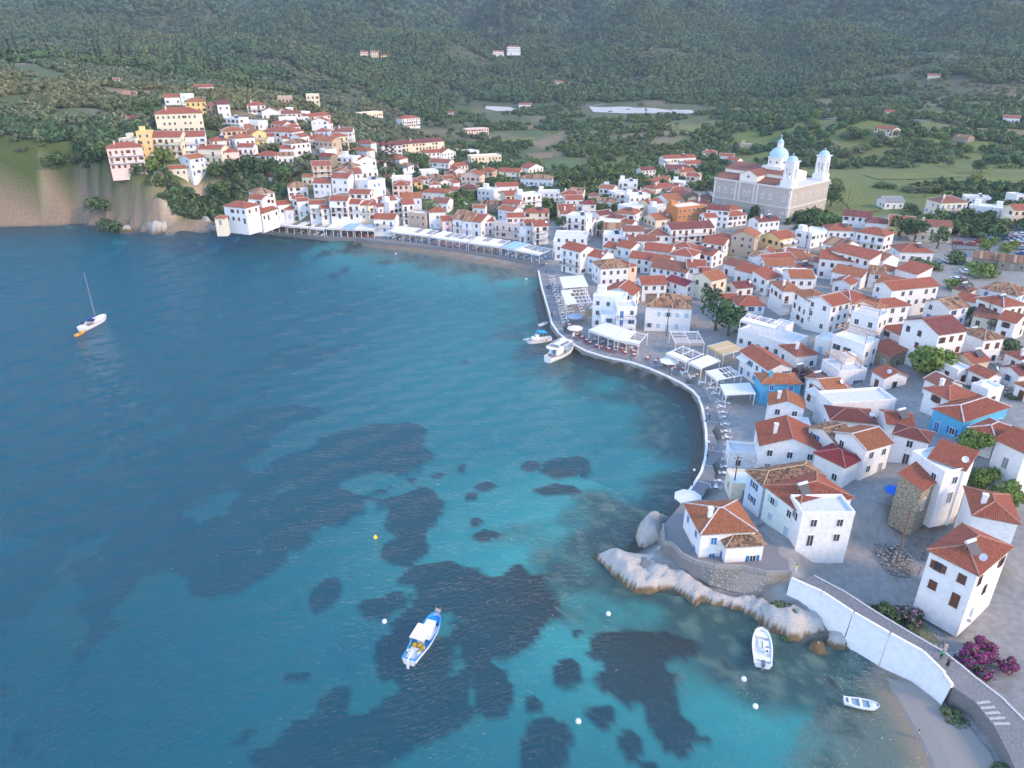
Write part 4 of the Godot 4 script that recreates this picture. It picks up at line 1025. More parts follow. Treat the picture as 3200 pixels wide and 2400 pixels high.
	[74.7,-310.8,3.3,0.16,8.6,8.4,4,[1,0,3,0],1,24],
	[74.2,-349.8,3.2,0.46,9.6,7.5,5.5,[3,0,0,0],1,24],
	[108.8,-455.7,3.6,0.38,10.0,7.5,6.4,[1,10,5,0],2,24],
	[52.4,-335.4,2.9,-0.50,9.7,9.9,6.2,[0,0,1,1],4,24],
	[94.5,-353.9,3.7,0.32,7.9,8.7,6.2,[0,0,0,2],2,24],
	[71.9,-393.2,3.8,-0.17,10.3,8.2,4,[0,2,0,1],2,24],
	[99.6,-194.3,7.9,0.51,10.2,9.2,5.5,[0,0,0,0],1,24],
	[117.9,-255.7,5.1,-0.63,9.2,7.2,5.8,[2,1,1,0],16,24],
	[52.6,-284.7,2.8,0.04,11.0,7.4,5.8,[1,0,5,5],2,24],
	[61.9,-258.0,3.5,-0.59,8.7,8.7,6.4,[0,0,3,0],0,24],
	[54.6,-265.8,3.0,-0.46,9.9,8.7,6.4,[1,0,1,0],0,24],
	[22.6,-291.9,2.1,-0.13,11.3,9.1,4,[3,0,1,5],0,24],
	[105.6,-262.9,4.8,-0.57,7.8,7.9,3.6,[1,0,1,0],16,24],
	[71.6,-359.5,3.2,0.54,9.3,8.3,5.8,[1,10,1,5],2,24],
	[26.6,-334.5,2.8,-0.01,7.8,8.7,6.4,[0,0,4,0],2,24],
	[78.5,-276.8,3.9,-0.58,8.6,8.8,5.5,[1,0,1,0],0,24],
	[41.0,-317.2,2.7,-0.47,8.4,9.1,5.8,[3,0,1,0],1,24],
	[26.6,-348.2,3.0,0.02,8.6,8.4,5.5,[1,10,5,0],16,24],
	[34.2,-390.0,3.6,-0.24,7.6,7.6,5.8,[1,0,1,4],0,24],
	[107.3,-437.2,3.9,-0.39,7.9,7.3,6.4,[1,2,1,0],16,24],
	[31.5,-368.0,3.2,0.08,9.2,7.6,6.2,[1,0,5,0],0,24],
	[98.7,-368.0,3.8,0.54,9.8,8.5,5.5,[1,10,0,5],2,24],
	[70.4,-334.0,3.1,0.42,8.3,9.9,3.6,[1,1,1,1],16,24],
	[128.0,-250.0,5.3,-1.08,9.6,8.4,5.8,[1,0,4,1],4,24],
	[87.6,-433.1,4.3,-0.40,8.1,9.8,3.6,[1,1,1,1],2,24],
	[78.7,-248.1,4.6,-0.86,8.0,7.2,4,[1,0,1,5],0,24],
	[51.0,-396.6,3.8,-0.50,8.1,7.0,6.2,[1,0,1,1],0,24],
	[128.0,-266.5,4.8,0.55,9.9,8.8,6.2,[2,0,5,4],4,24],
	[97.2,-450.7,3.9,0.41,4.7,5.2,3.2,[0,0,0,4],0,24],
	[52.3,-326.9,2.9,-0.61,5.5,5.6,3.5,[1,0,3,0],0,24],
	[91.2,-262.6,4.5,-0.56,5.5,5.5,3.8,[0,0,3,4],0,24],
	[43.5,-390.6,3.6,-0.20,5.4,4.8,3.8,[0,2,1,5],0,24],
	[64.2,-367.9,3.3,0.14,5.2,5.0,3.2,[3,0,4,2],0,24],
	[106.1,-222.2,6.4,-0.74,5.6,5.9,3.8,[2,0,5,0],1,24],
	[102.1,-245.3,5.3,-0.56,4.7,5.3,3.2,[0,2,5,0],4,24],
	[92.2,-417.4,4.2,-0.43,4.9,5.8,3.8,[1,0,4,5],2,24],
	[131.4,-197.5,8.7,-0.89,5.7,5.8,3.8,[1,0,0,0],0,24],
	[129.6,-241.9,5.6,-1.06,4.6,5.0,3.2,[1,0,3,0],1,24],
	[91.5,-204.9,6.7,0.16,6.5,5.9,3.2,[1,0,0,2],16,24],
	[97.0,-407.1,4.1,0.24,4.9,5.1,3.8,[0,0,1,2],4,24],
	[67.3,-386.7,3.6,0.30,5.5,4.7,3.2,[2,0,5,0],16,24],
	[97.3,-271.0,4.5,-0.58,5.8,4.6,3.2,[2,0,5,0],0,24],
	[91.5,-446.6,4.1,0.41,5.1,5.6,3.2,[1,0,0,5],0,24],
	[49.8,-370.5,3.2,-0.26,5.5,4.6,3.8,[2,0,1,1],0,24],
	[137.1,-210.6,7.7,-0.96,4.6,5.0,3.8,[0,1,0,5],4,24],
	[75.6,-223.7,5.0,0.27,6.1,6.0,3.2,[1,0,1,2],16,24],
	[27.0,-326.4,2.7,-0.52,5.9,4.8,3.5,[1,0,1,2],4,24],
	[83.5,-388.9,3.8,0.15,5.1,4.6,3.5,[1,0,3,0],4,24],
	[83.9,-306.3,3.6,0.14,6.4,5.3,3.2,[1,2,0,0],16,24],
	[-59.7,-431.2,8.2,0.20,8.3,7.4,4,[3,0,0,0],16,25],
	[-31.1,-451.4,3.7,0.30,7.7,8.7,3.6,[0,0,1,1],2,25],
	[-35.1,-350.2,7.2,-0.27,8.1,8.5,4,[1,0,1,5],0,25],
	[-33.7,-470.8,4.3,0.62,8.9,7.1,4,[2,0,0,0],1,25],
	[10.1,-379.4,3.6,0.45,8.3,8.7,3.6,[2,2,1,5],0,25],
	[-83.7,-363.1,17.2,-0.26,10.6,8.2,5.5,[2,0,3,4],0,25],
	[-48.3,-349.9,9.9,0.14,9.4,8.9,3.6,[1,0,0,1],1,25],
	[-49.7,-446.9,5.0,0.29,10.7,8.5,6.4,[3,0,3,1],0,25],
	[-56.0,-374.3,12.4,0.13,10.3,8.1,6.4,[3,0,3,2],16,25],
	[-3.0,-343.3,3.6,-0.69,9.5,7.1,5.5,[1,0,3,1],0,25],
	[-38.6,-420.1,3.9,0.68,7.8,9.1,5.5,[2,0,1,4],0,25],
	[-75.3,-468.3,11.8,-0.45,10.7,9.5,4,[0,0,4,0],0,25],
	[-16.4,-457.1,3.7,-0.29,9.6,9.4,6.2,[0,10,1,0],2,25],
	[-51.1,-417.1,5.1,0.15,7.5,7.2,6.4,[0,0,1,0],0,25],
	[0.5,-378.6,3.9,0.39,7.8,8.0,5.8,[1,1,1,0],0,25],
	[-15.3,-470.1,3.8,-0.31,4.5,5.2,3.5,[2,0,1,4],16,25],
	[-38.2,-459.1,4.1,0.31,6.2,5.5,3.8,[1,0,5,5],4,25],
	[-125.1,-346.2,5.1,0.69,5.9,5.3,3.5,[0,0,5,0],1,25],
	[-121.9,-369.2,17.0,-0.11,6.1,5.3,3.2,[1,0,0,5],16,25],
	[-38.3,-492.8,5.3,0.72,5.3,5.9,3.8,[3,0,4,2],0,25],
	[-76.3,-421.1,16.7,-0.45,5.3,5.5,3.2,[0,0,3,0],1,25],
	[-65.1,-480.9,9.0,-0.43,6.3,5.4,3.5,[1,0,1,2],0,25],
	[-16.3,-352.6,4.9,-0.19,6.1,5.0,3.5,[1,0,0,1],1,25],
	[-64.0,-390.2,13.3,0.43,4.9,5.1,3.8,[0,1,1,2],16,25],
	[-121.5,-486.7,30.7,0.37,9.1,8.6,5.5,[2,1,3,4],0,26],
	[-122.4,-501.1,30.4,0.87,10.0,8.1,3.6,[1,0,5,0],0,26],
	[-107.6,-409.8,30.3,-0.01,8.3,8.5,4,[1,0,1,0],2,26],
	[-135.5,-469.4,37.1,0.34,11.4,7.3,5.5,[1,0,1,5],0,26],
	[-99.1,-443.8,28.2,0.07,10.5,9.7,6.4,[1,0,3,5],2,26],
	[-125.3,-428.1,36.6,-0.38,4.7,4.8,3.5,[1,0,1,0],4,26],
	[-135.5,-496.8,35.5,0.26,5.8,5.4,3.8,[0,0,3,0],0,26],
	[-130.3,-432.4,37.5,-0.37,6.1,5.3,3.2,[0,2,1,4],1,26],
	[73.2,-185.1,5.3,-0.78,4.1,5.2,3.8,[3,0,1,4],0,27],
	[109.7,-138.8,12.4,0.27,4.6,4.7,3.2,[1,0,3,2],4,27],
	[105.0,-132.9,12.3,-1.26,3.4,5.0,3.2,[0,0,1,0],16,27],
	[82.7,-147.3,8.2,-1.35,4.1,5.9,3.5,[1,0,1,0],16,27],
	[68.1,-158.1,4.2,-1.43,4.3,4.5,3.2,[0,0,4,2],4,27],
	[99.0,-143.1,11.2,0.29,3.8,5.0,3.2,[3,0,1,1],0,27],
	[90.4,-139.1,10.2,-1.23,4.6,5.6,3.2,[1,0,4,5],0,27],
	[96.0,-132.8,11.3,-1.18,3.6,4.5,3.8,[3,0,1,0],2,27],
	[75.9,-123.5,8.2,-0.23,4.6,5.7,3.5,[1,0,4,0],4,27],
	[59.2,-129.8,3.9,-0.21,4.8,5.0,3.2,[3,0,4,0],0,27],
	[68.4,-189.7,4.6,0.04,3.9,5.9,3.2,[1,0,3,0],2,27],
	[115.3,-146.1,12.5,0.22,4.1,5.0,3.2,[0,0,5,0],2,27],
	[102.8,-138.8,11.8,0.32,4.1,4.6,3.2,[2,0,1,0],0,27],
	[69.2,-150.5,4.8,-1.34,4.2,4.9,3.8,[1,0,0,0],4,27],
	[104.6,-146.8,11.6,0.31,4.8,5.0,3.5,[1,10,1,0],4,27],
	[79.6,-171.2,6.7,-0.90,3.8,5.7,3.8,[3,0,3,0],16,27],
]

func add_face(house: Node3D, o: Vector3, along: Vector3, w: float, yaw: float, h: float, st: int, shut: String, near: bool, front: bool, balc: bool, dense: float) -> void:
	var sh := (h - 0.25) / st
	var n := maxi(1, int(w / dense))
	var dooridx := rng.randi() % n
	for k in st:
		for q in n:
			if not front and rng.randf() < 0.35: continue
			var x := (q + 0.5) / n * w - w * 0.5
			if rng.randf() < 0.12: continue
			var kind := 0 if rng.randf() < 0.5 else (1 if rng.randf() < 0.55 and w / n > 2.3 else 2)
			if shut == "x": kind = 2
			var y := k * sh + minf(0.95, sh - 1.55)
			if front and k == 0 and q == dooridx:
				kind = 3; y = 0.02
			elif front and balc and k >= 1:
				if q % 2 == 0: kind = 3
				if kind == 3: y = k * sh + 0.03
			add_window(house, o + along * x + Vector3(0, y, 0), yaw, shut, kind, near)
			if near and rng.randf() < 0.06 and kind != 3: add_unit(house, o + along * (x + minf(1.5, w / n * 0.5)) + Vector3(0, y - 0.5, 0), yaw)

func house_look(r: Array, fl: String) -> String:
	var st := maxi(1, int(round((r[6] - 0.4) / 2.9)))
	var s: String = "narrow " if r[4] < 6.0 and r[7][0] != 0 else ("long " if r[4] > 15.0 else "")
	s += ["white", "cream", "pink", "yellow", "bare brick", "bright blue", "grey stone", "pale mint", "pale blue", "beige", "peach"][r[7][1]]
	s += [" low", " two-storey", " three-storey", " tall"][mini(st, 4) - 1] + " house with "
	s += "flat roof" if r[7][0] == 3 else ["red", "orange", "maroon", "crimson", "weathered", "brown", "grey"][r[7][3]] + [" hipped", " pitched", " gabled", "", " lean-to"][r[7][0]] + " roof"
	if fl.contains("S"): s += ", solar heater"
	elif fl.contains("C"): s += ", chimney"
	elif r[7][2] < 4: s += ["," + " blue shutters", ", brown shutters", ", green shutters", ", pale shutters"][r[7][2]]
	elif fl.contains("B"): s += ", balcony"
	return s

func build_house(r: Array) -> Node3D:
	var w: float = r[4]; var d: float = r[5]; var h: float = r[6]; var fl := ""
	for k in 6:
		if r[8] & (1 << k): fl += "BCSADP"[k]
	var kind := "hgpfs"[r[7][0]]; var wc := "wcpyobsmlek"[r[7][1]]; var sc := "bnglkx"[r[7][2]]; var tc := "rodmabs"[r[7][3]]
	var dist := Vector2(r[0], r[1]).length()
	var near := dist < 175.0
	var fine := 2 if dist < 155.0 else (1 if dist < 270.0 else 0)
	var look: String = house_look(r, fl) + " " + ZONES[r[9]]
	if look.split(" ", false).size() > 16: look = house_look(r, fl).get_slice(",", 0) + " " + ZONES[r[9]]
	var house := thing("house", look, "house", Vector3(r[0], r[2], r[1]), r[3], "houses " + ZONES[r[9]])
	var wm: Material = M["plaster_" + wc]
	var x0 := -w * 0.5; var x1 := w * 0.5
	var wall := MB.new()
	var foot := 0.0
	for q in [Vector2(x0, 0), Vector2(x1, 0), Vector2(x0, -d), Vector2(x1, -d)]: foot = minf(foot, height(r[0] + cos(r[3]) * q.x + sin(r[3]) * q.y, r[1] - sin(r[3]) * q.x + cos(r[3]) * q.y) - r[2])
	wall.box(Vector3(x0, maxf(foot, -4.0) - 0.6, -d), Vector3(x1, h, 0))
	obj("wall", wall, wm, house)
	var st := maxi(1, int(round((h - 0.4) / 2.9)))
	var top := h
	if kind == "f":
		var rf := MB.new(); rf.box(Vector3(x0 + 0.2, h, -d + 0.2), Vector3(x1 - 0.2, h + 0.04, -0.2))
		obj("roof", rf, M.roofing if rng.randf() < 0.5 else M.plaster_w, house)
		var pa := MB.new(); var ph := 0.55
		pa.box(Vector3(x0 - 0.03, h - 0.12, -0.2), Vector3(x1 + 0.03, h + ph, 0.03)); pa.box(Vector3(x0 - 0.03, h - 0.12, -d - 0.03), Vector3(x1 + 0.03, h + ph, -d + 0.2))
		pa.box(Vector3(x0 - 0.03, h - 0.12, -d + 0.2), Vector3(x0 + 0.2, h + ph - 0.004, -0.2)); pa.box(Vector3(x1 - 0.2, h - 0.12, -d + 0.2), Vector3(x1 + 0.03, h + ph - 0.004, -0.2))
		obj("parapet", pa, wm, house)
		if rng.randf() < 0.4 and w > 6.0:
			var hut := MB.new(); hut.box(Vector3(x0 + 0.6, h, -d + 0.5), Vector3(x0 + 3.0, h + 2.2, -d + 2.9)); hut.box(Vector3(x0 + 0.5, h + 2.2, -d + 0.4), Vector3(x0 + 3.1, h + 2.35, -d + 3.0))
			obj("stair_hut", hut, wm, house)
	else:
		var white_caps := rng.randf() < 0.35 and tc != "a"
		var pal: Array = TILEC[tc]
		top = make_roof(house, w, d, h, kind, tc, fine, wm, Color(0.72, 0.71, 0.7) if white_caps else pal[2].lerp(Color(0.6, 0.5, 0.42), 0.25), 0.35 if dist < 270.0 else 0.3)
	# openings on the faces that the bay and the lanes show
	var pos := Vector2(r[0], r[1])
	var balc := fl.contains("B") and st >= 2
	add_face(house, Vector3(0, 0, 0.0), Vector3.RIGHT, w, 0.0, h, st, sc, near, true, balc, 3.0 if near else 2.5)
	var right := Vector2(cos(r[3]), -sin(r[3]))
	var side := right.dot(-pos)
	if side > 0.0: add_face(house, Vector3(x1, 0, -d * 0.5), Vector3.FORWARD, d, PI / 2, h, st, sc, near, false, false, 3.0)
	else: add_face(house, Vector3(x0, 0, -d * 0.5), Vector3.BACK, d, -PI / 2, h, st, sc, near, false, false, 3.0)
	if balc:
		var sh := (h - 0.25) / st
		for k in range(1, st): add_balcony(house, x0 + 0.15, x1 - 0.15, k * sh, 0.0, 1.25, rng.randf() < 0.6, near)
	if fl.contains("C"): add_chimney(house, Vector3(x0 + w * 0.25, h, -d * 0.35), top + 0.7, wm)
	if fl.contains("S"): add_solar(house, Vector3(w * 0.15, h + 0.02 if kind == "f" else (h + top) * 0.5 + 0.1, -d * 0.5 if kind == "f" else -d * 0.3), -r[3] + 0.4)
	if fl.contains("D") or (near and rng.randf() < 0.15): add_dish(house, Vector3(x1 - 0.6, h if kind == "f" else h + 0.3, -d * 0.25), rng.randf_range(-0.6, 0.6))
	if fl.contains("P"):
		var pw := Color(0.42, 0.20, 0.07)
		var pe := MB.new()
		for x in [x0 + 0.3, x1 - 0.3]:
			for z in [-0.4, -d * 0.75]: pe.bar(Vector3(x, h, z), Vector3(x, h + 2.4, z), 0.12, 0.12, pw)
		for z in [-0.4, -d * 0.75]: pe.bar(Vector3(x0 + 0.1, h + 2.45, z), Vector3(x1 - 0.1, h + 2.45, z), 0.1, 0.14, pw)
		var po := obj("roof_pergola", pe, M.bark, house)
		for k in 9:
			var sl := MB.new(); var x := lerpf(x0 + 0.3, x1 - 0.3, k / 8.0)
			sl.bar(Vector3(x, h + 2.57, 0.0), Vector3(x, h + 2.57, -d * 0.8), 0.1, 0.08, Color(0.55, 0.36, 0.2)); obj("slat", sl, M.bark, po)
	if fl.contains("A"):
		var aw := MB.new()
		var yy := 2.6 if st < 2 else (h - 0.25) / st + 2.5
		var cc := Color(0.72, 0.7, 0.64)
		slab(aw, Vector3(x0 + 0.5, yy - 0.7, 1.7), Vector3(x0 + minf(w - 0.5, 4.5), yy - 0.7, 1.7), Vector3(x0 + minf(w - 0.5, 4.5), yy, 0.02), Vector3(x0 + 0.5, yy, 0.02), 0.04, cc)
		obj("awning", aw, M.cloth, house)
	return house

func build_houses() -> void:
	for r in HOUSES: build_house(r)

# ---------------------------------------------------------------- trees
func leaves(kind: String, seed_: int, count: int) -> ArrayMesh:
	# a crown about one metre in radius (its trunk's top at the origin): leaf sprays spread over lobes, so that light and gaps show
	var g := RandomNumberGenerator.new(); g.seed = seed_
	var mb := MB.new()
	var lobes := []
	var nl := 9
	match kind:
		"cypress":
			for k in 7: lobes.append([Vector3(g.randf_range(-0.06, 0.06), 0.3 + k * 0.72, g.randf_range(-0.06, 0.06)), 0.5 * (1.0 - absf(k - 2.0) * 0.14)])
		"pine":
			for k in nl:
				var a := g.randf() * TAU
				lobes.append([Vector3(cos(a) * g.randf_range(0.2, 0.62), g.randf_range(-0.25, 0.75), sin(a) * g.randf_range(0.2, 0.62)), g.randf_range(0.34, 0.52)])
			lobes.append([Vector3(0, 0.85, 0), 0.4])
		_:
			for k in nl:
				var a := g.randf() * TAU; var y := g.randf_range(-0.3, 0.62)
				var rr := sqrt(maxf(0.05, 1.0 - y * y)) * g.randf_range(0.35, 0.66)
				lobes.append([Vector3(cos(a) * rr, y, sin(a) * rr), g.randf_range(0.36, 0.54)])
			lobes.append([Vector3(0, 0.35, 0), 0.55])
	var size := 0.34 if count < 150 else (0.2 if count < 420 else 0.13)
	var each := int(count / lobes.size())
	for l in lobes:
		var tone := g.randf_range(0.75, 1.25)
		for k in each:
			var d := Vector3(g.randfn(), g.randfn() + 0.25, g.randfn()).normalized()
			var p: Vector3 = l[0] + d * (l[1] * g.randf_range(0.72, 1.06))
			var up := (d + Vector3(g.randfn(), g.randfn(), g.randfn()) * 0.45).normalized()
			var s := up.cross(Vector3(g.randfn(), g.randfn(), g.randfn())).normalized() * size * g.randf_range(0.6, 1.2)
			var t := up.cross(s).normalized() * size * g.randf_range(0.5, 1.0)
			var c := tone * g.randf_range(0.8, 1.25)
			var col := Color(c, c, c)
			if kind == "oleander": col = Color(0.06, 0.11, 0.04) * c if g.randf() > 0.3 else (Color(0.62, 0.60, 0.58) if seed_ == 61 else Color(0.55, 0.24, 0.32))
			if kind == "bougainvillea": col = Color(0.07, 0.10, 0.04) * c if g.randf() > 0.5 else Color(0.40, 0.03, 0.22)
			mb.tri(p - s - t * 0.4, p + t, p + s - t * 0.4, col)
			mb.tri(p - s * 0.5 + up * size * 0.3, p + s * 0.7 + t * 0.4, p - t, col * 0.95)
	return mb.mesh()

func trunk_mesh(seed_: int, bend := 0.12) -> ArrayMesh:
	# one metre tall, forked near the top
	var g := RandomNumberGenerator.new(); g.seed = seed_
	var mb := MB.new()
	var c := Color(0.13, 0.10, 0.075)
	var p := Vector3.ZERO
	for k in 3:
		var q := Vector3(g.randf_range(-bend, bend) * 0.5, (k + 1) * 0.24, g.randf_range(-bend, bend) * 0.5)
		mb.tube(p, q, 0.085 - k * 0.015, 0.072 - k * 0.015, 7, c, false); p = q
	for k in 4:
		var a := TAU * k / 4.0 + g.randf()
		mb.tube(p, p + Vector3(cos(a) * 0.22, 0.32, sin(a) * 0.22), 0.04, 0.015, 5, c, false)
	return mb.mesh()

func palm_mesh(seed_: int) -> ArrayMesh:
	var g := RandomNumberGenerator.new(); g.seed = seed_
	var mb := MB.new()
	for k in 34:
		var a := TAU * k / 34.0 * 2.0 + g.randf() * 0.3; var lift := g.randf_range(-0.5, 0.9)
		var dir := Vector3(cos(a), 0, sin(a)); var sd := Vector3(-sin(a), 0, cos(a))
		var p := Vector3.ZERO; var c := g.randf_range(0.7, 1.2)
		for q in 5:
			var t := (q + 1) / 5.0
			var e := dir * t * 1.25 + Vector3(0, lift * t - 0.9 * t * t, 0)
			var w := 0.13 * (1.0 - t * 0.75)
			mb.quad(p - sd * w * 1.2 + Vector3(0, -0.05, 0), e - sd * w + Vector3(0, -0.05, 0), e, p, Color(c, c, c)); mb.quad(p, e, e + sd * w + Vector3(0, -0.05, 0), p + sd * w * 1.2 + Vector3(0, -0.05, 0), Color(c, c, c) * 0.9)
			p = e
	return mb.mesh()

const LEAFC := {"broad": Color(0.085, 0.15, 0.04), "dark": Color(0.062, 0.12, 0.042), "bright": Color(0.16, 0.24, 0.045), "olive": Color(0.165, 0.195, 0.10), "pine": Color(0.09, 0.15, 0.05), "cypress": Color(0.036, 0.058, 0.03), "bush": Color(0.105, 0.145, 0.055), "palm": Color(0.15, 0.18, 0.06), "oleander": Color(1, 1, 1), "bougainvillea": Color(1, 1, 1), "dry": Color(0.22, 0.17, 0.09)}
var crowns := {}
var trunks := []

func leaf_mat(kind: String) -> StandardMaterial3D:
	if not M.has("leaf_" + kind): mat("leaf_" + kind, lc(LEAFC[kind]), 0.75, true)
	return M["leaf_" + kind]

func crown_of(kind: String, v: int, count: int) -> ArrayMesh:
	var form := "cypress" if kind == "cypress" else ("pine" if kind == "pine" else ("oleander" if kind == "oleander" else ("bougainvillea" if kind == "bougainvillea" else "round")))
	var key := "%s%d_%d" % [form, v, count]
	if not crowns.has(key): crowns[key] = palm_mesh(v + 1) if kind == "palm" else leaves(form, 60 + v, count)
	return crowns[key]

func tree(kind: String, at: Vector3, h: float, r: float, label: String, group: String, called := "tree", count := 420) -> Node3D:
	if trunks.is_empty():
		for k in 3: trunks.append(trunk_mesh(k + 3))
	var t := thing(called, label, "palm" if kind == "palm" else ("shrub" if called == "shrub" else "tree"), at, rng.randf() * TAU, group)
	var low := h - r * (5.0 if kind == "cypress" else 1.6)
	if kind == "palm":
		var mb := MB.new()
		var p := Vector3.ZERO
		for k in 6:
			var q := Vector3(sin(k * 0.5) * 0.12, (k + 1) * h / 6.0, 0)
			mb.tube(p, q, 0.32 - k * 0.02, 0.27 - k * 0.02, 8, Color(0.16, 0.12, 0.085), false); p = q
		obj("trunk", mb, M.bark, t)
		var key := "palmcrown%d" % (int(h) % 3)
		if not crowns.has(key): crowns[key] = palm_mesh(int(h) % 3 + 1)
		var c := obj("crown", crowns[key], leaf_mat("palm"), t)
		c.position.y = h; c.scale = Vector3.ONE * r
		return t
	var tr := obj("trunk", trunks[rng.randi() % 3], M.bark, t)
	var th := maxf(low + r * 0.75, h * 0.35)
	tr.scale = Vector3(maxf(h * 0.55, 1.0), th, maxf(h * 0.55, 1.0)); tr.position.y = -0.3
	var o := obj("crown", crown_of(kind, rng.randi() % 3 if kind != "oleander" else (1 if label.contains("white") else 0), count), leaf_mat(kind), t)
	if kind == "cypress":
		o.position.y = h * 0.06; o.scale = Vector3(r, h / 5.4, r)
	else:
		o.position.y = h - r * 0.92; o.scale = Vector3(r, minf(r, h * 0.55), r)
	return t

func scatter(called: String, kind: String, pts: PackedVector3Array, rmin: float, rmax: float, count: int, label: String, squash := 1.0) -> void:
	if pts.is_empty(): return
	for v in 2:
		var sub := PackedVector3Array()
		for k in range(v, pts.size(), 2): sub.push_back(pts[k])
		if sub.is_empty(): continue
		var mm := MultiMesh.new()
		mm.transform_format = MultiMesh.TRANSFORM_3D; mm.use_colors = true
		mm.mesh = crown_of(kind, v, count); mm.instance_count = sub.size()
		for k in sub.size():
			var r := rng.randf_range(rmin, rmax)
			var b := Basis(Vector3.UP, rng.randf() * TAU).scaled(Vector3(r * rng.randf_range(0.85, 1.15), r * squash * rng.randf_range(0.8, 1.2), r * rng.randf_range(0.85, 1.15)))
			mm.set_instance_transform(k, Transform3D(b, sub[k] + Vector3(0, r * squash * (0.7 if kind != "cypress" else 0.05), 0)))
			var t := nz.get_noise_2d(sub[k].x * 0.6, sub[k].z * 0.6)
			var c := rng.randf_range(0.72, 1.25)
			mm.set_instance_color(k, Color(c * (1.0 + t * 0.5), c * (1.0 + t * 0.15), c * (1.0 - t * 0.1)))
		var o := MultiMeshInstance3D.new()
		o.multimesh = mm; o.material_override = leaf_mat(kind); o.name = numbered(called)
		add_child(o)
		tag(o, label, "trees"); o.set_meta("kind", "stuff")

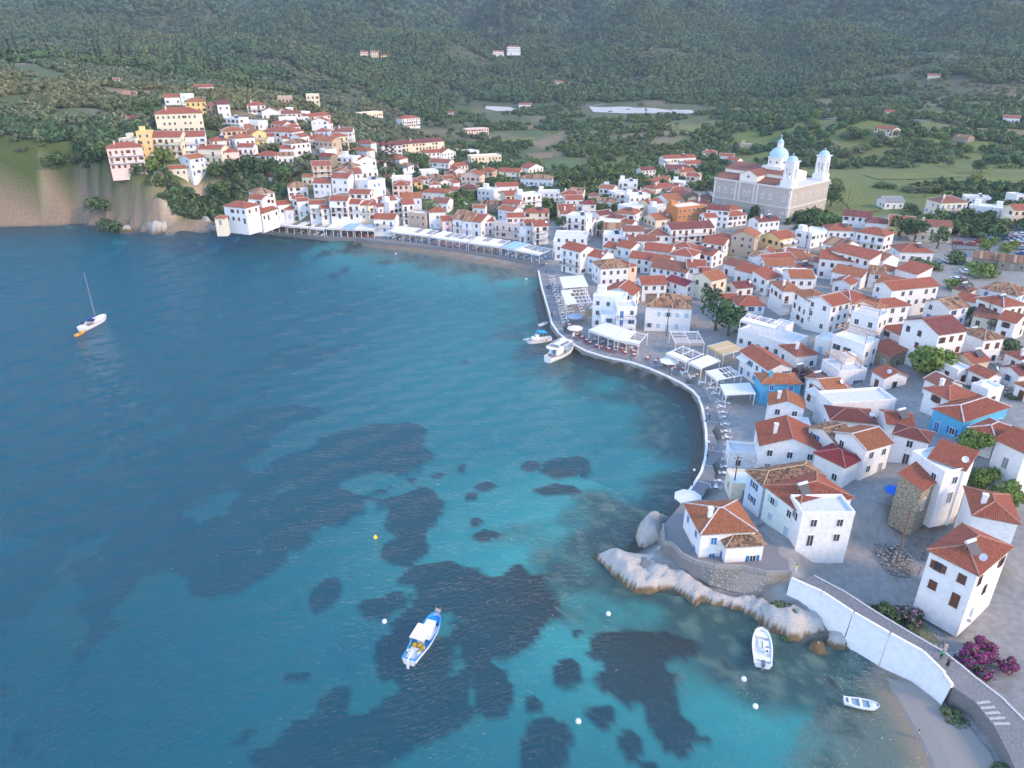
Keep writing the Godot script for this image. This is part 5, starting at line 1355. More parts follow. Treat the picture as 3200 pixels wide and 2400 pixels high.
var PLACES := ["beside the village car park","in the trio behind the beach front","in a garden behind the beach front","on the beach front","at the edge of the fields","behind the weathered row on the front","by the cream arched house","against the church wall","on the lawn beside the church","in front of the shops by the car park","between the car park and the ruined shed","below the hip-roofed villa","in the back gardens","beside the terrace over the harbour","below the tall white house with maroon roof","by the bright blue house","in the courtyard by the blue wall","beside the pink hotel","on the bank above the small quay","below the cream villa","behind the hill quarter","on the headland meadow","against the long white wall","on the white rock","on the pebble beach","in the garden bank above the path","spilling over the garden wall","on the rubble slope","along the upper lane","in the alley by the apartment block","by the white apartment block","by the brick shell","behind the church","in the plain"]
var TREES := [
	["broad",47.6,-436.2,16.7,7.9,0],
	["cypress",-73.2,-417.1,18.5,3.5,1],
	["cypress",-71.1,-425.1,19.4,3.9,1],
	["cypress",-68.9,-431.2,17.6,3.3,1],
	["broad",-61.3,-475.5,9.7,5.3,2],
	["broad",-56.8,-474.5,7.9,4.4,2],
	["dark",-54.3,-429.2,7.9,4.4,2],
	["dark",-64.4,-416.7,6.2,4.0,2],
	["palm",-37.0,-334.5,9.7,3.7,3],
	["palm",-52.1,-635.1,10.6,3.5,4],
	["palm",-42.1,-585.0,7,3.2,4],
	["bright",-30.3,-362.3,7,3.5,5],
	["dark",-26.5,-390.3,6.2,3.5,5],
	["broad",-24.7,-489.7,7.9,4.4,6],
	["broad",115.2,-383.6,10.6,5.3,7],
	["dark",115.9,-345.3,7,3.5,7],
	["pine",163.1,-370.8,11.4,7.0,8],
	["dark",143.1,-338.3,6.2,4.4,8],
	["dark",130.1,-323.8,3.5,3.5,8],
	["dark",163.9,-301.2,10.6,5.3,9],
	["dark",169.3,-298.5,9.7,5.3,9],
	["broad",173.0,-287.5,8.8,4.4,9],
	["bright",186.5,-276.1,7,4.0,10],
	["bright",189.7,-269.0,7,4.0,10],
	["broad",217.7,-346.0,5.3,3.5,11],
	["dark",194.6,-352.5,5.3,4.4,11],
	["broad",210.3,-324.9,5.3,4.0,11],
	["broad",168.0,-265.1,6.2,5.3,12],
	["bright",167.4,-253.7,5.3,5.3,12],
	["bright",164.8,-243.3,6.2,5.3,12],
	["broad",147.6,-225.6,5.3,5.3,12],
	["bright",144.6,-228.8,4.4,3.5,12],
	["broad",150.1,-257.1,5.3,4.4,12],
	["broad",153.2,-254.8,4.4,4.4,12],
	["dark",59.5,-197.0,11.4,6.2,13],
	["dark",61.9,-191.9,8.8,4.8,13],
	["dark",62.5,-215.5,7,3.5,13],
	["bright",95.4,-149.1,7.9,5.3,14],
	["bright",94.3,-151.3,6.2,4.0,14],
	["bright",97.9,-148.3,6.2,4.0,14],
	["oleander",71.5,-156.0,4.4,2.8,15],
	["bright",83.4,-111.8,5.7,2.9,16],
	["bright",84.0,-107.8,5.3,2.6,16],
	["bright",85.0,-104.1,6.2,3.2,16],
	["bright",79.1,-98.0,4.8,2.5,16],
	["broad",-197.5,-359.9,10.6,9.7,17],
	["broad",-203.5,-357.0,8.8,7.9,17],
	["dark",-192.6,-342.5,9.7,7.0,17],
	["bright",-170.0,-362.7,9.7,7.0,17],
	["bright",-172.9,-357.6,7.9,5.3,17],
	["dark",-176.4,-353.3,7,5.3,17],
	["broad",-144.7,-368.7,9.7,6.2,18],
	["dark",-137.1,-369.3,10.6,6.2,18],
	["dark",-129.6,-370.7,11.4,6.2,18],
	["dark",-122.3,-369.5,11.4,6.2,18],
	["broad",-115.3,-367.1,9.7,5.3,18],
	["bright",-148.0,-369.1,7.9,5.3,18],
	["broad",-142.5,-363.2,8.8,6.2,18],
	["olive",-172.6,-407.6,7,5.3,19],
	["olive",-166.2,-410.8,7,5.3,19],
	["olive",-161.5,-416.9,6.2,4.4,19],
	["broad",-204.0,-416.6,7.9,6.2,19],
	["broad",-202.3,-427.0,7.9,5.3,19],
	["dark",-197.1,-400.3,6.2,5.3,19],
	["cypress",-194.6,-543.5,12.3,2.6,20],
	["broad",-222.0,-363.3,7.9,7.0,21],
	["broad",-225.3,-361.3,7,6.2,21],
	["bush",41.1,-83.2,2.3,2.5,22],
	["bush",40.3,-79.7,1.1,1.1,23],
	["bush",56.2,-64.8,1.9,1.9,24],
	["bush",57.2,-56.5,1.9,1.8,24],
	["dark",54.8,-81.0,4,2.1,25],
	["oleander",58.7,-81.8,3.1,2.3,25],
	["bush",53.4,-83.0,1.9,1.6,25],
	["bush",50.3,-84.6,1.4,1.3,25],
	["bush",54.4,-79.3,1.9,1.8,25],
	["bush",57.6,-79.2,1.9,1.6,25],
	["bush",49.3,-85.9,1.2,1.2,25],
	["bush",57.3,-75.7,1.2,1.1,25],
	["bougainvillea",62.6,-72.8,3.5,2.3,26],
	["bougainvillea",62.1,-70.4,3.2,2.2,26],
	["bougainvillea",65.3,-74.3,3,2.0,26],
	["bush",58.7,-70.5,1.4,1.3,26],
	["bougainvillea",66.9,-71.5,2.3,1.4,26],
	["bush",104.1,-134.6,1.8,2.1,27],
	["bush",107.6,-142.3,1.4,1.8,27],
	["bush",100.3,-140.6,1.6,2.1,27],
	["bush",119.9,-159.4,4.4,3.5,28],
	["bush",128.2,-176.5,4.4,3.5,28],
	["dark",125.7,-185.4,5.3,3.5,28],
	["broad",39.5,-317.9,7,3.5,29],
	["dark",22.8,-329.6,6.2,3.1,29],
	["dark",77.4,-421.3,6.2,3.2,30],
	["bush",80.2,-385.7,4.4,3.2,31],
	["dark",148.7,-548.3,9.7,6.2,32],
	["dark",149.3,-520.0,8.8,6.2,32],
	["broad",100.7,-467.0,7,4.4,32],
	["broad",120.0,-493.1,7,3.5,32],
	["dark",-157.0,-689.5,8.8,7.9,33],
	["broad",-82.4,-891.3,12.3,7.9,33],
	["dark",63.4,-947.7,14.1,8.8,33],
	["dark",5.6,-603.6,12.3,7.0,33],
	["bright",15.8,-552.6,7.9,7.0,33],
	["broad",42.5,-875.0,7.9,5.3,33],
	["broad",53.9,-883.0,7.9,5.3,33],
	["broad",91.4,-746.1,10.6,10.6,33],
	["bright",42.1,-730.9,6.2,8.8,33],
	["broad",84.9,-599.8,9.7,7.9,33],
	["broad",32.6,-482.2,7.9,5.3,33],
	["broad",-14.5,-638.7,10.6,3.5,33],
	["bright",242.0,-610.4,9.7,5.3,33],
	["broad",215.9,-653.0,15,10.6,33],
	["broad",429.7,-838.9,15.8,9.7,33],
	["broad",359.8,-847.9,14.1,7.9,33],
	["cypress",380.4,-1044.0,19.4,4.4,33],
	["cypress",451.5,-1166.6,21.1,3.5,33],
	["bright",318.7,-560.4,7.9,7.9,33],
	["broad",266.4,-571.9,10.6,9.7,33],
	["dark",259.5,-578.6,10.6,8.8,33],
	["broad",261.8,-490.7,7.9,8.8,33],
	["olive",252.4,-549.9,7.9,7.9,33],
	["olive",237.2,-555.5,7.9,7.0,33],
	["bright",299.7,-464.1,6.2,8.8,33],
	["bright",313.9,-466.3,7,8.8,33],
	["broad",212.1,-416.2,7,7.9,33],
	["olive",221.6,-401.6,7,7.9,33],
	["olive",238.6,-405.9,7,7.9,33],
	["broad",223.4,-844.7,9.7,7.0,33],
	["dark",383.8,-665.9,10.6,6.2,33],
	["broad",311.4,-810.2,8.8,7.0,33],
	["broad",312.0,-666.6,9.7,6.2,33],
	["bush",74.9,-571.2,7.5,4.9,33],
	["dark",316.4,-527.4,5.6,4.2,33],
	["bright",99.9,-450.2,6.5,4.6,33],
	["dark",8.0,-818.2,6.5,3.3,33],
	["dark",287.6,-602.3,4.6,3.2,33],
	["dark",300.6,-577.9,8.2,5.9,33],
	["bright",182.3,-413.7,8.2,5.3,33],
	["broad",408.8,-641.9,4.9,2.6,33],
	["broad",105.9,-559.2,6.6,4.7,33],
	["bright",180.9,-585.3,7.5,5.4,33],
	["broad",170.6,-413.9,9.6,6.4,33],
	["dark",261.1,-393.4,4.9,3.3,33],
	["broad",147.6,-399.5,5.9,3.0,33],
	["olive",217.2,-382.8,6.2,3.2,33],
	["bright",417.4,-724.5,8.5,6.1,33],
	["olive",-75.0,-483.8,6.4,4.1,33],
	["broad",124.3,-421.7,7.1,5.3,33],
	["dark",65.3,-857.6,7.2,5.3,33],
	["broad",370.4,-571.2,5.2,2.7,33],
	["dark",87.1,-635.7,6.4,4.6,33],
	["dark",273.3,-694.2,5.8,3.8,33],
	["broad",132.9,-711.0,7.3,3.7,33],
	["olive",99.2,-581.3,6.4,4.1,33],
	["broad",-39.6,-516.0,6.9,4.6,33],
	["olive",331.0,-750.9,9.4,4.8,33],
	["broad",73.0,-558.8,7.5,4.4,33],
	["broad",87.3,-704.6,8.9,5.0,33],
	["olive",317.7,-655.3,9.5,6.4,33],
	["bush",-47.3,-607.1,8.6,4.8,33],
	["bush",-18.9,-655.1,4.9,3.2,33],
	["bush",427.5,-676.1,7.8,5.6,33],
	["olive",143.5,-723.3,4.6,3.4,33],
	["broad",139.2,-441.4,8.7,5.7,33],
	["olive",286.8,-565.4,6.6,4.2,33],
	["bush",294.5,-537.0,6.6,4.0,33],
	["dark",-49.7,-903.5,9.6,5.8,33],
	["broad",171.6,-666.1,9.1,6.5,33],
	["olive",-62.3,-719.1,9.2,6.2,33],
	["bright",250.0,-398.7,7.4,3.7,33],
	["broad",272.2,-604.5,5.7,2.9,33],
	["dark",215.4,-797.9,5,2.7,33],
	["olive",330.6,-502.8,6.3,3.4,33],
	["olive",128.5,-460.8,5.7,3.2,33],
	["olive",368.3,-642.7,7,4.5,33],
	["olive",76.8,-482.8,5.8,3.7,33],
	["olive",110.2,-624.4,8.9,6.2,33],
	["bright",-119.0,-799.7,9.5,6.8,33],
	["broad",-64.7,-550.9,5.2,2.7,33],
	["broad",95.3,-664.5,6.3,3.5,33],
	["dark",76.1,-821.6,4.4,3.0,33],
	["olive",266.0,-528.3,6.4,4.1,33],
	["olive",274.7,-563.3,7.7,4.7,33],
	["bush",82.3,-621.0,6.1,4.5,33],
	["olive",144.9,-860.5,7.2,4.9,33],
	["bright",-76.7,-592.0,5.1,2.6,33],
	["dark",284.3,-447.7,8.6,5.7,33],
	["olive",243.4,-541.4,8.7,5.9,33],
	["bright",154.5,-709.1,4.6,2.4,33],
	["olive",-31.9,-902.7,4.5,2.4,33],
	["broad",120.8,-523.8,7.5,5.2,33],
	["olive",131.5,-512.1,7.3,3.8,33],
	["olive",339.4,-609.2,5.7,3.1,33],
	["olive",74.2,-658.0,6.4,3.6,33],
	["olive",259.4,-411.5,6.6,4.2,33],
	["bright",258.9,-649.4,9.1,4.9,33],
	["bright",313.3,-515.1,7.5,5.4,33],
	["bush",134.4,-478.0,8.1,4.9,33],
	["broad",282.6,-509.1,9.1,5.2,33],
	["olive",-10.2,-580.9,6.1,4.2,33],
	["bright",129.5,-569.9,7.5,5.4,33],
	["bush",284.6,-773.6,4.8,3.5,33],
	["bush",285.0,-483.1,4.8,2.6,33],
	["dark",293.1,-616.2,8.1,5.8,33],
	["olive",340.9,-582.2,6.1,3.7,33],
	["olive",299.6,-689.6,5.8,4.2,33],
	["bush",-84.6,-526.4,8,4.0,33],
	["bright",64.8,-652.0,4.8,3.2,33],
	["broad",-56.4,-685.3,4.8,2.9,33],
	["broad",114.6,-601.7,4.9,3.6,33],
	["bright",63.9,-469.5,6,4.0,33],
	["broad",176.7,-459.4,5,3.7,33],
	["dark",61.1,-591.0,5,3.1,33],
	["olive",219.7,-547.5,7.8,5.3,33],
	["bush",-41.5,-673.1,6.8,3.6,33],
]
var CLEAR := [[-184,-355,11],[-179,-368,7],[-184,-366,8],[-169,-372,11],[-161,-380,9],[-176,-403,16],[-164,-364,7],[-158,-371,11],[-197,-447,7],[-190,-450,7],[-180,-438,9],[-173,-439,6],[-165,-439,6],[-154,-420,10],[-144,-425,10],[-231,-467,7],[-202,-404,6],[-263,-516,5],[-213,-534,10],[-161,-545,8],[-146,-565,8],[-150,-375,10],[-142,-377,7],[-151,-386,8],[-148,-400,10],[-143,-412,6],[-140,-390,8],[-137,-402,8],[-124,-411,14],[-129,-425,7],[-122,-420,6],[-131,-406,6],[-122,-404,6],[-114,-404,6],[-114,-397,9],[-117,-393,7],[-115,-395,6],[-125,-385,8],[-135,-384,7],[-118,-388,7],[-157,-469,9],[-146,-462,8],[-145,-481,7],[-145,-499,6],[-132,-447,8],[-132,-515,12],[-110,-436,8],[-142,-508,10],[-106,-423,7],[-99,-426,9],[-99,-404,9],[-98,-399,6],[-85,-425,9],[-95,-489,9],[-96,-390,7],[-96,-372,8],[-101,-369,6],[-86,-393,8],[-85,-385,8],[-79,-398,9],[-86,-376,7],[-75,-356,6],[-70,-361,7],[-90,-352,7],[-81,-351,7],[-105,-358,8],[-112,-327,8],[-113,-303,9],[-110,-317,6],[-119,-295,5],[-107,-312,9],[-107,-338,6],[-103,-338,6],[-100,-341,6],[-98,-338,5],[-90,-334,6],[-86,-332,5],[-78,-332,7],[-71,-333,6],[-66,-335,8],[-70,-338,8],[-57,-325,8],[-48,-334,7],[-42,-331,7],[-34,-331,7],[-30,-326,6],[-22,-328,11],[-18,-325,10],[-13,-323,9],[-11,-324,6],[-1,-318,9],[1,-320,7],[7,-311,6],[7,-314,7],[12,-309,7],[-58,-340,7],[-65,-335,7],[-62,-335,7],[-55,-336,8],[-55,-364,8],[-53,-396,8],[-68,-353,9],[-39,-373,10],[-41,-386,6],[-46,-436,8],[-38,-440,6],[-34,-431,6],[-23,-441,9],[-32,-399,6],[-24,-412,9],[-12,-393,8],[-3,-403,9],[8,-371,9],[-46,-483,11],[-37,-485,10],[-57,-519,10],[-48,-537,11],[-1,-465,11],[13,-472,9],[15,-441,14],[0,-363,7],[-4,-357,6],[12,-346,9],[20,-395,9],[-66,-462,7],[-10,-365,8],[-66,-543,23],[-81,-497,11],[-20,-531,16],[-36,-592,13],[-130,-693,19],[-95,-691,15],[-68,-812,9],[-34,-709,16],[16,-907,11],[-204,-1088,8],[-193,-1108,9],[-180,-1109,7],[3,-1234,15],[-21,-1220,13],[63,-1052,10],[80,-1038,11],[94,-1018,10],[31,-382,9],[65,-408,8],[56,-411,9],[86,-477,8],[81,-425,7],[120,-541,18],[125,-518,11],[109,-491,10],[83,-409,12],[91,-401,10],[93,-387,8],[81,-375,9],[57,-388,7],[65,-379,9],[38,-363,6],[50,-380,8],[82,-340,12],[29,-311,8],[24,-283,10],[25,-265,8],[32,-263,8],[41,-251,7],[40,-277,6],[45,-274,7],[42,-297,7],[50,-296,7],[61,-297,8],[73,-298,14],[87,-318,6],[95,-334,8],[88,-291,9],[48,-333,7],[43,-344,7],[49,-263,7],[55,-257,7],[58,-248,10],[68,-278,8],[74,-266,7],[104,-344,7],[103,-335,8],[112,-318,9],[93,-282,8],[106,-284,8],[108,-286,9],[124,-295,8],[136,-297,9],[148,-290,9],[158,-328,9],[162,-317,7],[118,-242,11],[104,-258,10],[94,-253,10],[110,-251,6],[174,-408,7],[153,-577,9],[163,-564,8],[160,-536,8],[190,-607,8],[284,-573,12],[317,-640,6],[405,-617,9],[328,-547,9],[479,-885,10],[311,-889,7],[190,-364,8],[205,-342,11],[226,-354,9],[220,-339,8],[225,-331,7],[222,-320,7],[217,-316,6],[170,-313,8],[177,-303,11],[162,-318,7],[154,-272,10],[175,-260,7],[181,-254,7],[245,-354,7],[136,-236,7],[122,-233,7],[83,-241,7],[93,-246,8],[114,-234,8],[114,-243,11],[96,-236,8],[33,-320,7],[97,-429,8],[59,-357,8],[44,-308,8],[74,-315,7],[73,-353,8],[107,-459,8],[55,-340,8],[93,-358,7],[73,-397,8],[120,-259,8],[52,-288,9],[64,-262,7],[57,-270,8],[23,-296,9],[108,-266,7],[70,-363,8],[27,-339,7],[81,-281,7],[43,-321,8],[27,-352,7],[35,-394,7],[109,-441,7],[31,-372,8],[96,-372,8],[68,-338,8],[132,-252,8],[90,-438,8],[81,-250,7],[53,-400,7],[126,-270,8],[96,-453,5],[54,-329,5],[93,-265,5],[44,-393,5],[64,-370,5],[103,-248,5],[93,-420,6],[132,-243,5],[96,-410,5],[67,-389,5],[99,-273,6],[90,-449,5],[50,-373,5],[139,-212,5],[28,-329,6],[83,-391,5],[84,-309,6],[-60,-435,7],[-32,-456,7],[-34,-354,7],[-36,-474,8],[8,-383,7],[-83,-367,9],[-49,-354,8],[-51,-451,9],[-57,-378,8],[-1,-346,8],[-41,-424,8],[-73,-473,9],[-15,-462,8],[-52,-421,7],[-1,-382,7],[-14,-473,5],[-39,-462,6],[-127,-348,6],[-122,-372,6],[-40,-495,6],[-75,-424,5],[-64,-483,6],[-16,-355,6],[-65,-392,5],[-123,-491,8],[-125,-504,8],[-108,-414,7],[-137,-473,9],[-99,-449,8],[-124,-430,5],[-136,-499,6],[-129,-435,6],[171,-707,26],[216,-464,40],[236,-454,45],[277,-443,50],[193,-411,30],[183,-370,40],[37,-557,40],[22,-605,22],[-29,-901,40],[123,-853,60],[147,-841,50],[14,-705,40],[-1,-820,40],[-73,-685,25],[182,-824,40],[448,-931,30]]   # x, z, radius kept free of wild growth
var cells := {}

func is_clear(x: float, z: float) -> bool:
	var k := Vector2i(int(floor(x / 40.0)), int(floor(z / 40.0)))
	for q in cells.get(k, []):
		if (x - q.x) * (x - q.x) + (z - q.y) * (z - q.y) < q.z * q.z: return false
	return true

func build_trees() -> void:
	for q in CLEAR:
		for i in range(-1, 2):
			for j in range(-1, 2):
				var k := Vector2i(int(floor(q[0] / 40.0)) + i, int(floor(q[1] / 40.0)) + j)
				if not cells.has(k): cells[k] = []
				cells[k].append(Vector3(q[0], q[1], q[2]))
	var words := {"broad": "broad-leaved green tree", "dark": "dense dark green tree", "bright": "fresh light green tree", "olive": "grey-green olive tree", "pine": "round dark pine tree", "cypress": "tall dark cypress", "palm": "tall palm with feathery crown", "bush": "low green shrub", "oleander": "oleander with pink flowers", "bougainvillea": "magenta flowering bougainvillea", "dry": "dry brown shrub"}
	for t in TREES:
		var y := height(t[1], t[2])
		var near := Vector2(t[1], t[2]).length() < 200.0
		tree(t[0], Vector3(t[1], y, t[2]), t[3], t[4], words[t[0]] + " " + PLACES[t[5]], words[t[0]] + " " + PLACES[t[5]], "palm_tree" if t[0] == "palm" else ("shrub" if t[0] in ["bush", "oleander", "bougainvillea", "dry"] else "tree"), 900 if near else 420)
	print("trees placed")
	# wild growth that reads as one mass, by where it stands
	var g := RandomNumberGenerator.new(); g.seed = 77
	var pine := PackedVector3Array(); var olive := PackedVector3Array(); var scrub := PackedVector3Array(); var cyp := PackedVector3Array(); var plain := PackedVector3Array(); var low := PackedVector3Array(); var far := PackedVector3Array()
	var hill := FastNoiseLite.new(); hill.frequency = 0.0042; hill.seed = 31; hill.fractal_octaves = 3
	for k in 130000:
		var d := 355.0 * pow(8.5, pow(g.randf(), 0.80))
		var a := g.randf_range(-0.72, 0.72)
		var x := sin(a) * d; var z := -cos(a) * d
		if not is_clear(x, z): continue
		var s := shore(x, z)
		if s.x < 6.0: continue
		var y := height(x, z)
		var n := hill.get_noise_2d(x, z)
		var p := Vector3(x, y - 0.3, z)
		var flat := y < 14.0 + d * 0.022 and x > -68.0
		if x < -68.0 and d < 690.0:
			# the headland ridge: olives and scrub with dry gaps
			if nz.get_noise_2d(x * 2.2, z * 2.2) > -0.12:
				if g.randf() < 0.6: olive.push_back(p)
				else: scrub.push_back(p)
		elif flat and d < 930.0:
			# fields: hedges and groves between open plots
			var cell := nz.get_noise_2d(x * 1.6 + 500.0, z * 3.4)
			if cell > 0.05 or (absf(fposmod(x * 0.9 + z * 0.25, 62.0) - 4.0) < 4.0 and g.randf() < 0.6):
				if g.randf() < 0.5: plain.push_back(p)
				else: low.push_back(p)
		elif d > 1500.0:
			if g.randf() < 0.75: far.push_back(p)
		else:
			var grove := n > 0.16 and d < 1200.0
			if grove:
				if nz.get_noise_2d(x * 3.0, z * 3.0) > -0.1 and g.randf() < 0.55: olive.push_back(p)
			else:
				pine.push_back(p)
				if g.randf() < 0.02: cyp.push_back(p)
	print("wild ", pine.size(), " ", olive.size(), " ", scrub.size(), " ", plain.size(), " ", low.size(), " ", far.size())
	scatter("pine_forest", "pine", pine, 3.0, 5.2, 90, "dark pine forest covering the hills behind the village")
	scatter("pine_forest", "dark", far, 6.5, 11.0, 90, "hazy forest on the high mountain slopes", 0.8)
	scatter("olive_grove", "olive", olive, 1.8, 3.2, 90, "grey-green olive groves on the lower slopes", 0.8)
	scatter("hillside_scrub", "bush", scrub, 1.6, 3.4, 90, "scrub on the headland ridge", 0.75)
	scatter("field_trees", "broad", plain, 1.7, 3.8, 90, "hedgerow trees between the fields", 0.9)
	scatter("field_bushes", "bush", low, 1.4, 2.8, 90, "bushes along the fields", 0.75)
	scatter("cypress_grove", "cypress", cyp, 1.8, 2.8, 90, "dark cypresses standing out of the forest", 1.5)
	# growth on the sea cliff and under it
	var cliff := PackedVector3Array()
	for k in 5200:
		var x := g.randf_range(-355.0, -113.0); var z := g.randf_range(-395.0, -330.0)
		var s := shore(x, z)
		if s.x < 4.0 or s.x > 60.0 or not is_clear(x, z): continue
		var y := height(x, z)
		if nz.get_noise_2d(x * 3.1, y * 3.0 + z) > (0.0 if s.x < 9.0 else -0.5): cliff.push_back(Vector3(x, y - 0.5, z))
	scatter("cliff_scrub", "dark", cliff, 1.4, 3.6, 90, "thick green scrub growing over the sea cliff", 0.9)

# ---------------------------------------------------------------- shore works
var QUAY := PackedVector2Array([Vector2(9.92,-266.88),Vector2(10.39,-246.43),Vector2(11.14,-231.61),Vector2(11.94,-214.31),Vector2(12.06,-208.75),Vector2(13.57,-200.45),Vector2(15.72,-194.21),Vector2(18.22,-189.49),Vector2(20.78,-185.67),Vector2(25.81,-181.30),Vector2(32.35,-177.53),Vector2(36.39,-173.47),Vector2(40.03,-168.75),Vector2(42.87,-164.25),Vector2(44.56,-159.93),Vector2(45.14,-156.33),Vector2(44.76,-151.51),Vector2(43.87,-145.34),Vector2(42.82,-139.56),Vector2(41.23,-132.50),Vector2(39.68,-127.50),Vector2(37.68,-122.43),Vector2(35.19,-118.00),Vector2(32.90,-114.36),Vector2(31.22,-111.29)])       # seaward edge of the harbour promenade, far end first
var FARQUAY := PackedVector2Array([Vector2(-147.00,-342.83),Vector2(-123.92,-336.07),Vector2(-103.98,-328.92),Vector2(-84.80,-322.04),Vector2(-69.73,-318.99),Vector2(-63.81,-314.82),Vector2(-47.53,-307.88),Vector2(-31.12,-301.76),Vector2(-18.45,-294.81),Vector2(1.41,-282.21),Vector2(11.28,-274.17)]) # seaward edge of the small quay and the beach-front terrace
var PATHL := [[42.54,4.70,-86.33],[46.04,4.80,-83.16],[48.84,4.80,-78.83],[52.18,4.70,-74.91],[55.18,4.50,-71.80],[56.46,4.10,-68.42],[56.82,3.70,-67.04],[58.43,3.40,-65.16],[58.96,3.10,-61.58],[58.55,2.90,-58.35],[57.83,2.70,-54.77]]                         # wall side of the cliff path: x, height, z
var PATHR := [[46.47,4.70,-87.37],[49.57,4.80,-83.67],[52.33,4.80,-79.32],[55.25,4.70,-75.50],[58.16,4.50,-72.20],[59.58,4.10,-69.99],[60.60,3.70,-68.44],[62.21,3.40,-65.70],[63.32,3.10,-61.67],[63.84,2.90,-58.35],[63.64,2.70,-54.77]]                         # garden side of the cliff path

func landward(p: PackedVector2Array, k: int, inland: Vector2) -> Vector2:
	var t := (p[mini(k + 1, p.size() - 1)] - p[maxi(k - 1, 0)]).normalized()
	var n := Vector2(t.y, -t.x)
	return n if n.dot(inland) > 0.0 else -n

func offset(p: PackedVector2Array, d: float, inland: Vector2) -> PackedVector2Array:
	var r := PackedVector2Array()
	for k in p.size(): r.push_back(p[k] + landward(p, k, inland) * d)
	return r

func strip(mb: MB, a: PackedVector2Array, b: PackedVector2Array, y0: float, y1: float, col := Color.WHITE) -> void:
	# a solid band between two polylines; a is the seaward side, b landward
	for k in a.size() - 1:
		var q := [Vector3(a[k].x, y1, a[k].y), Vector3(a[k + 1].x, y1, a[k + 1].y), Vector3(b[k + 1].x, y1, b[k + 1].y), Vector3(b[k].x, y1, b[k].y)]
		var dn := Vector3(0, y0 - y1, 0)
		var m: Vector3 = (q[2] - q[0]).cross(q[3] - q[1])
		if m.y < 0.0: q = [q[3], q[2], q[1], q[0]]
		mb.quad(q[0], q[1], q[2], q[3], col)
		for s in 4:
			if s == 1 and k < a.size() - 2 and m.y >= 0.0: continue
			var u: Vector3 = q[s]; var w: Vector3 = q[(s + 1) % 4]
			mb.quad(u + dn, w + dn, w, u, col)

func along(p: PackedVector2Array, s: float) -> Array:
	# (point, direction) s metres along a polyline
	for k in p.size() - 1:
		var l := p[k].distance_to(p[k + 1])
		if s <= l: return [p[k].lerp(p[k + 1], s / l), (p[k + 1] - p[k]).normalized()]
		s -= l
	return [p[-1], (p[-1] - p[-2]).normalized()]

func length_of(p: PackedVector2Array) -> float:
	var s := 0.0
	for k in p.size() - 1: s += p[k].distance_to(p[k + 1])
	return s

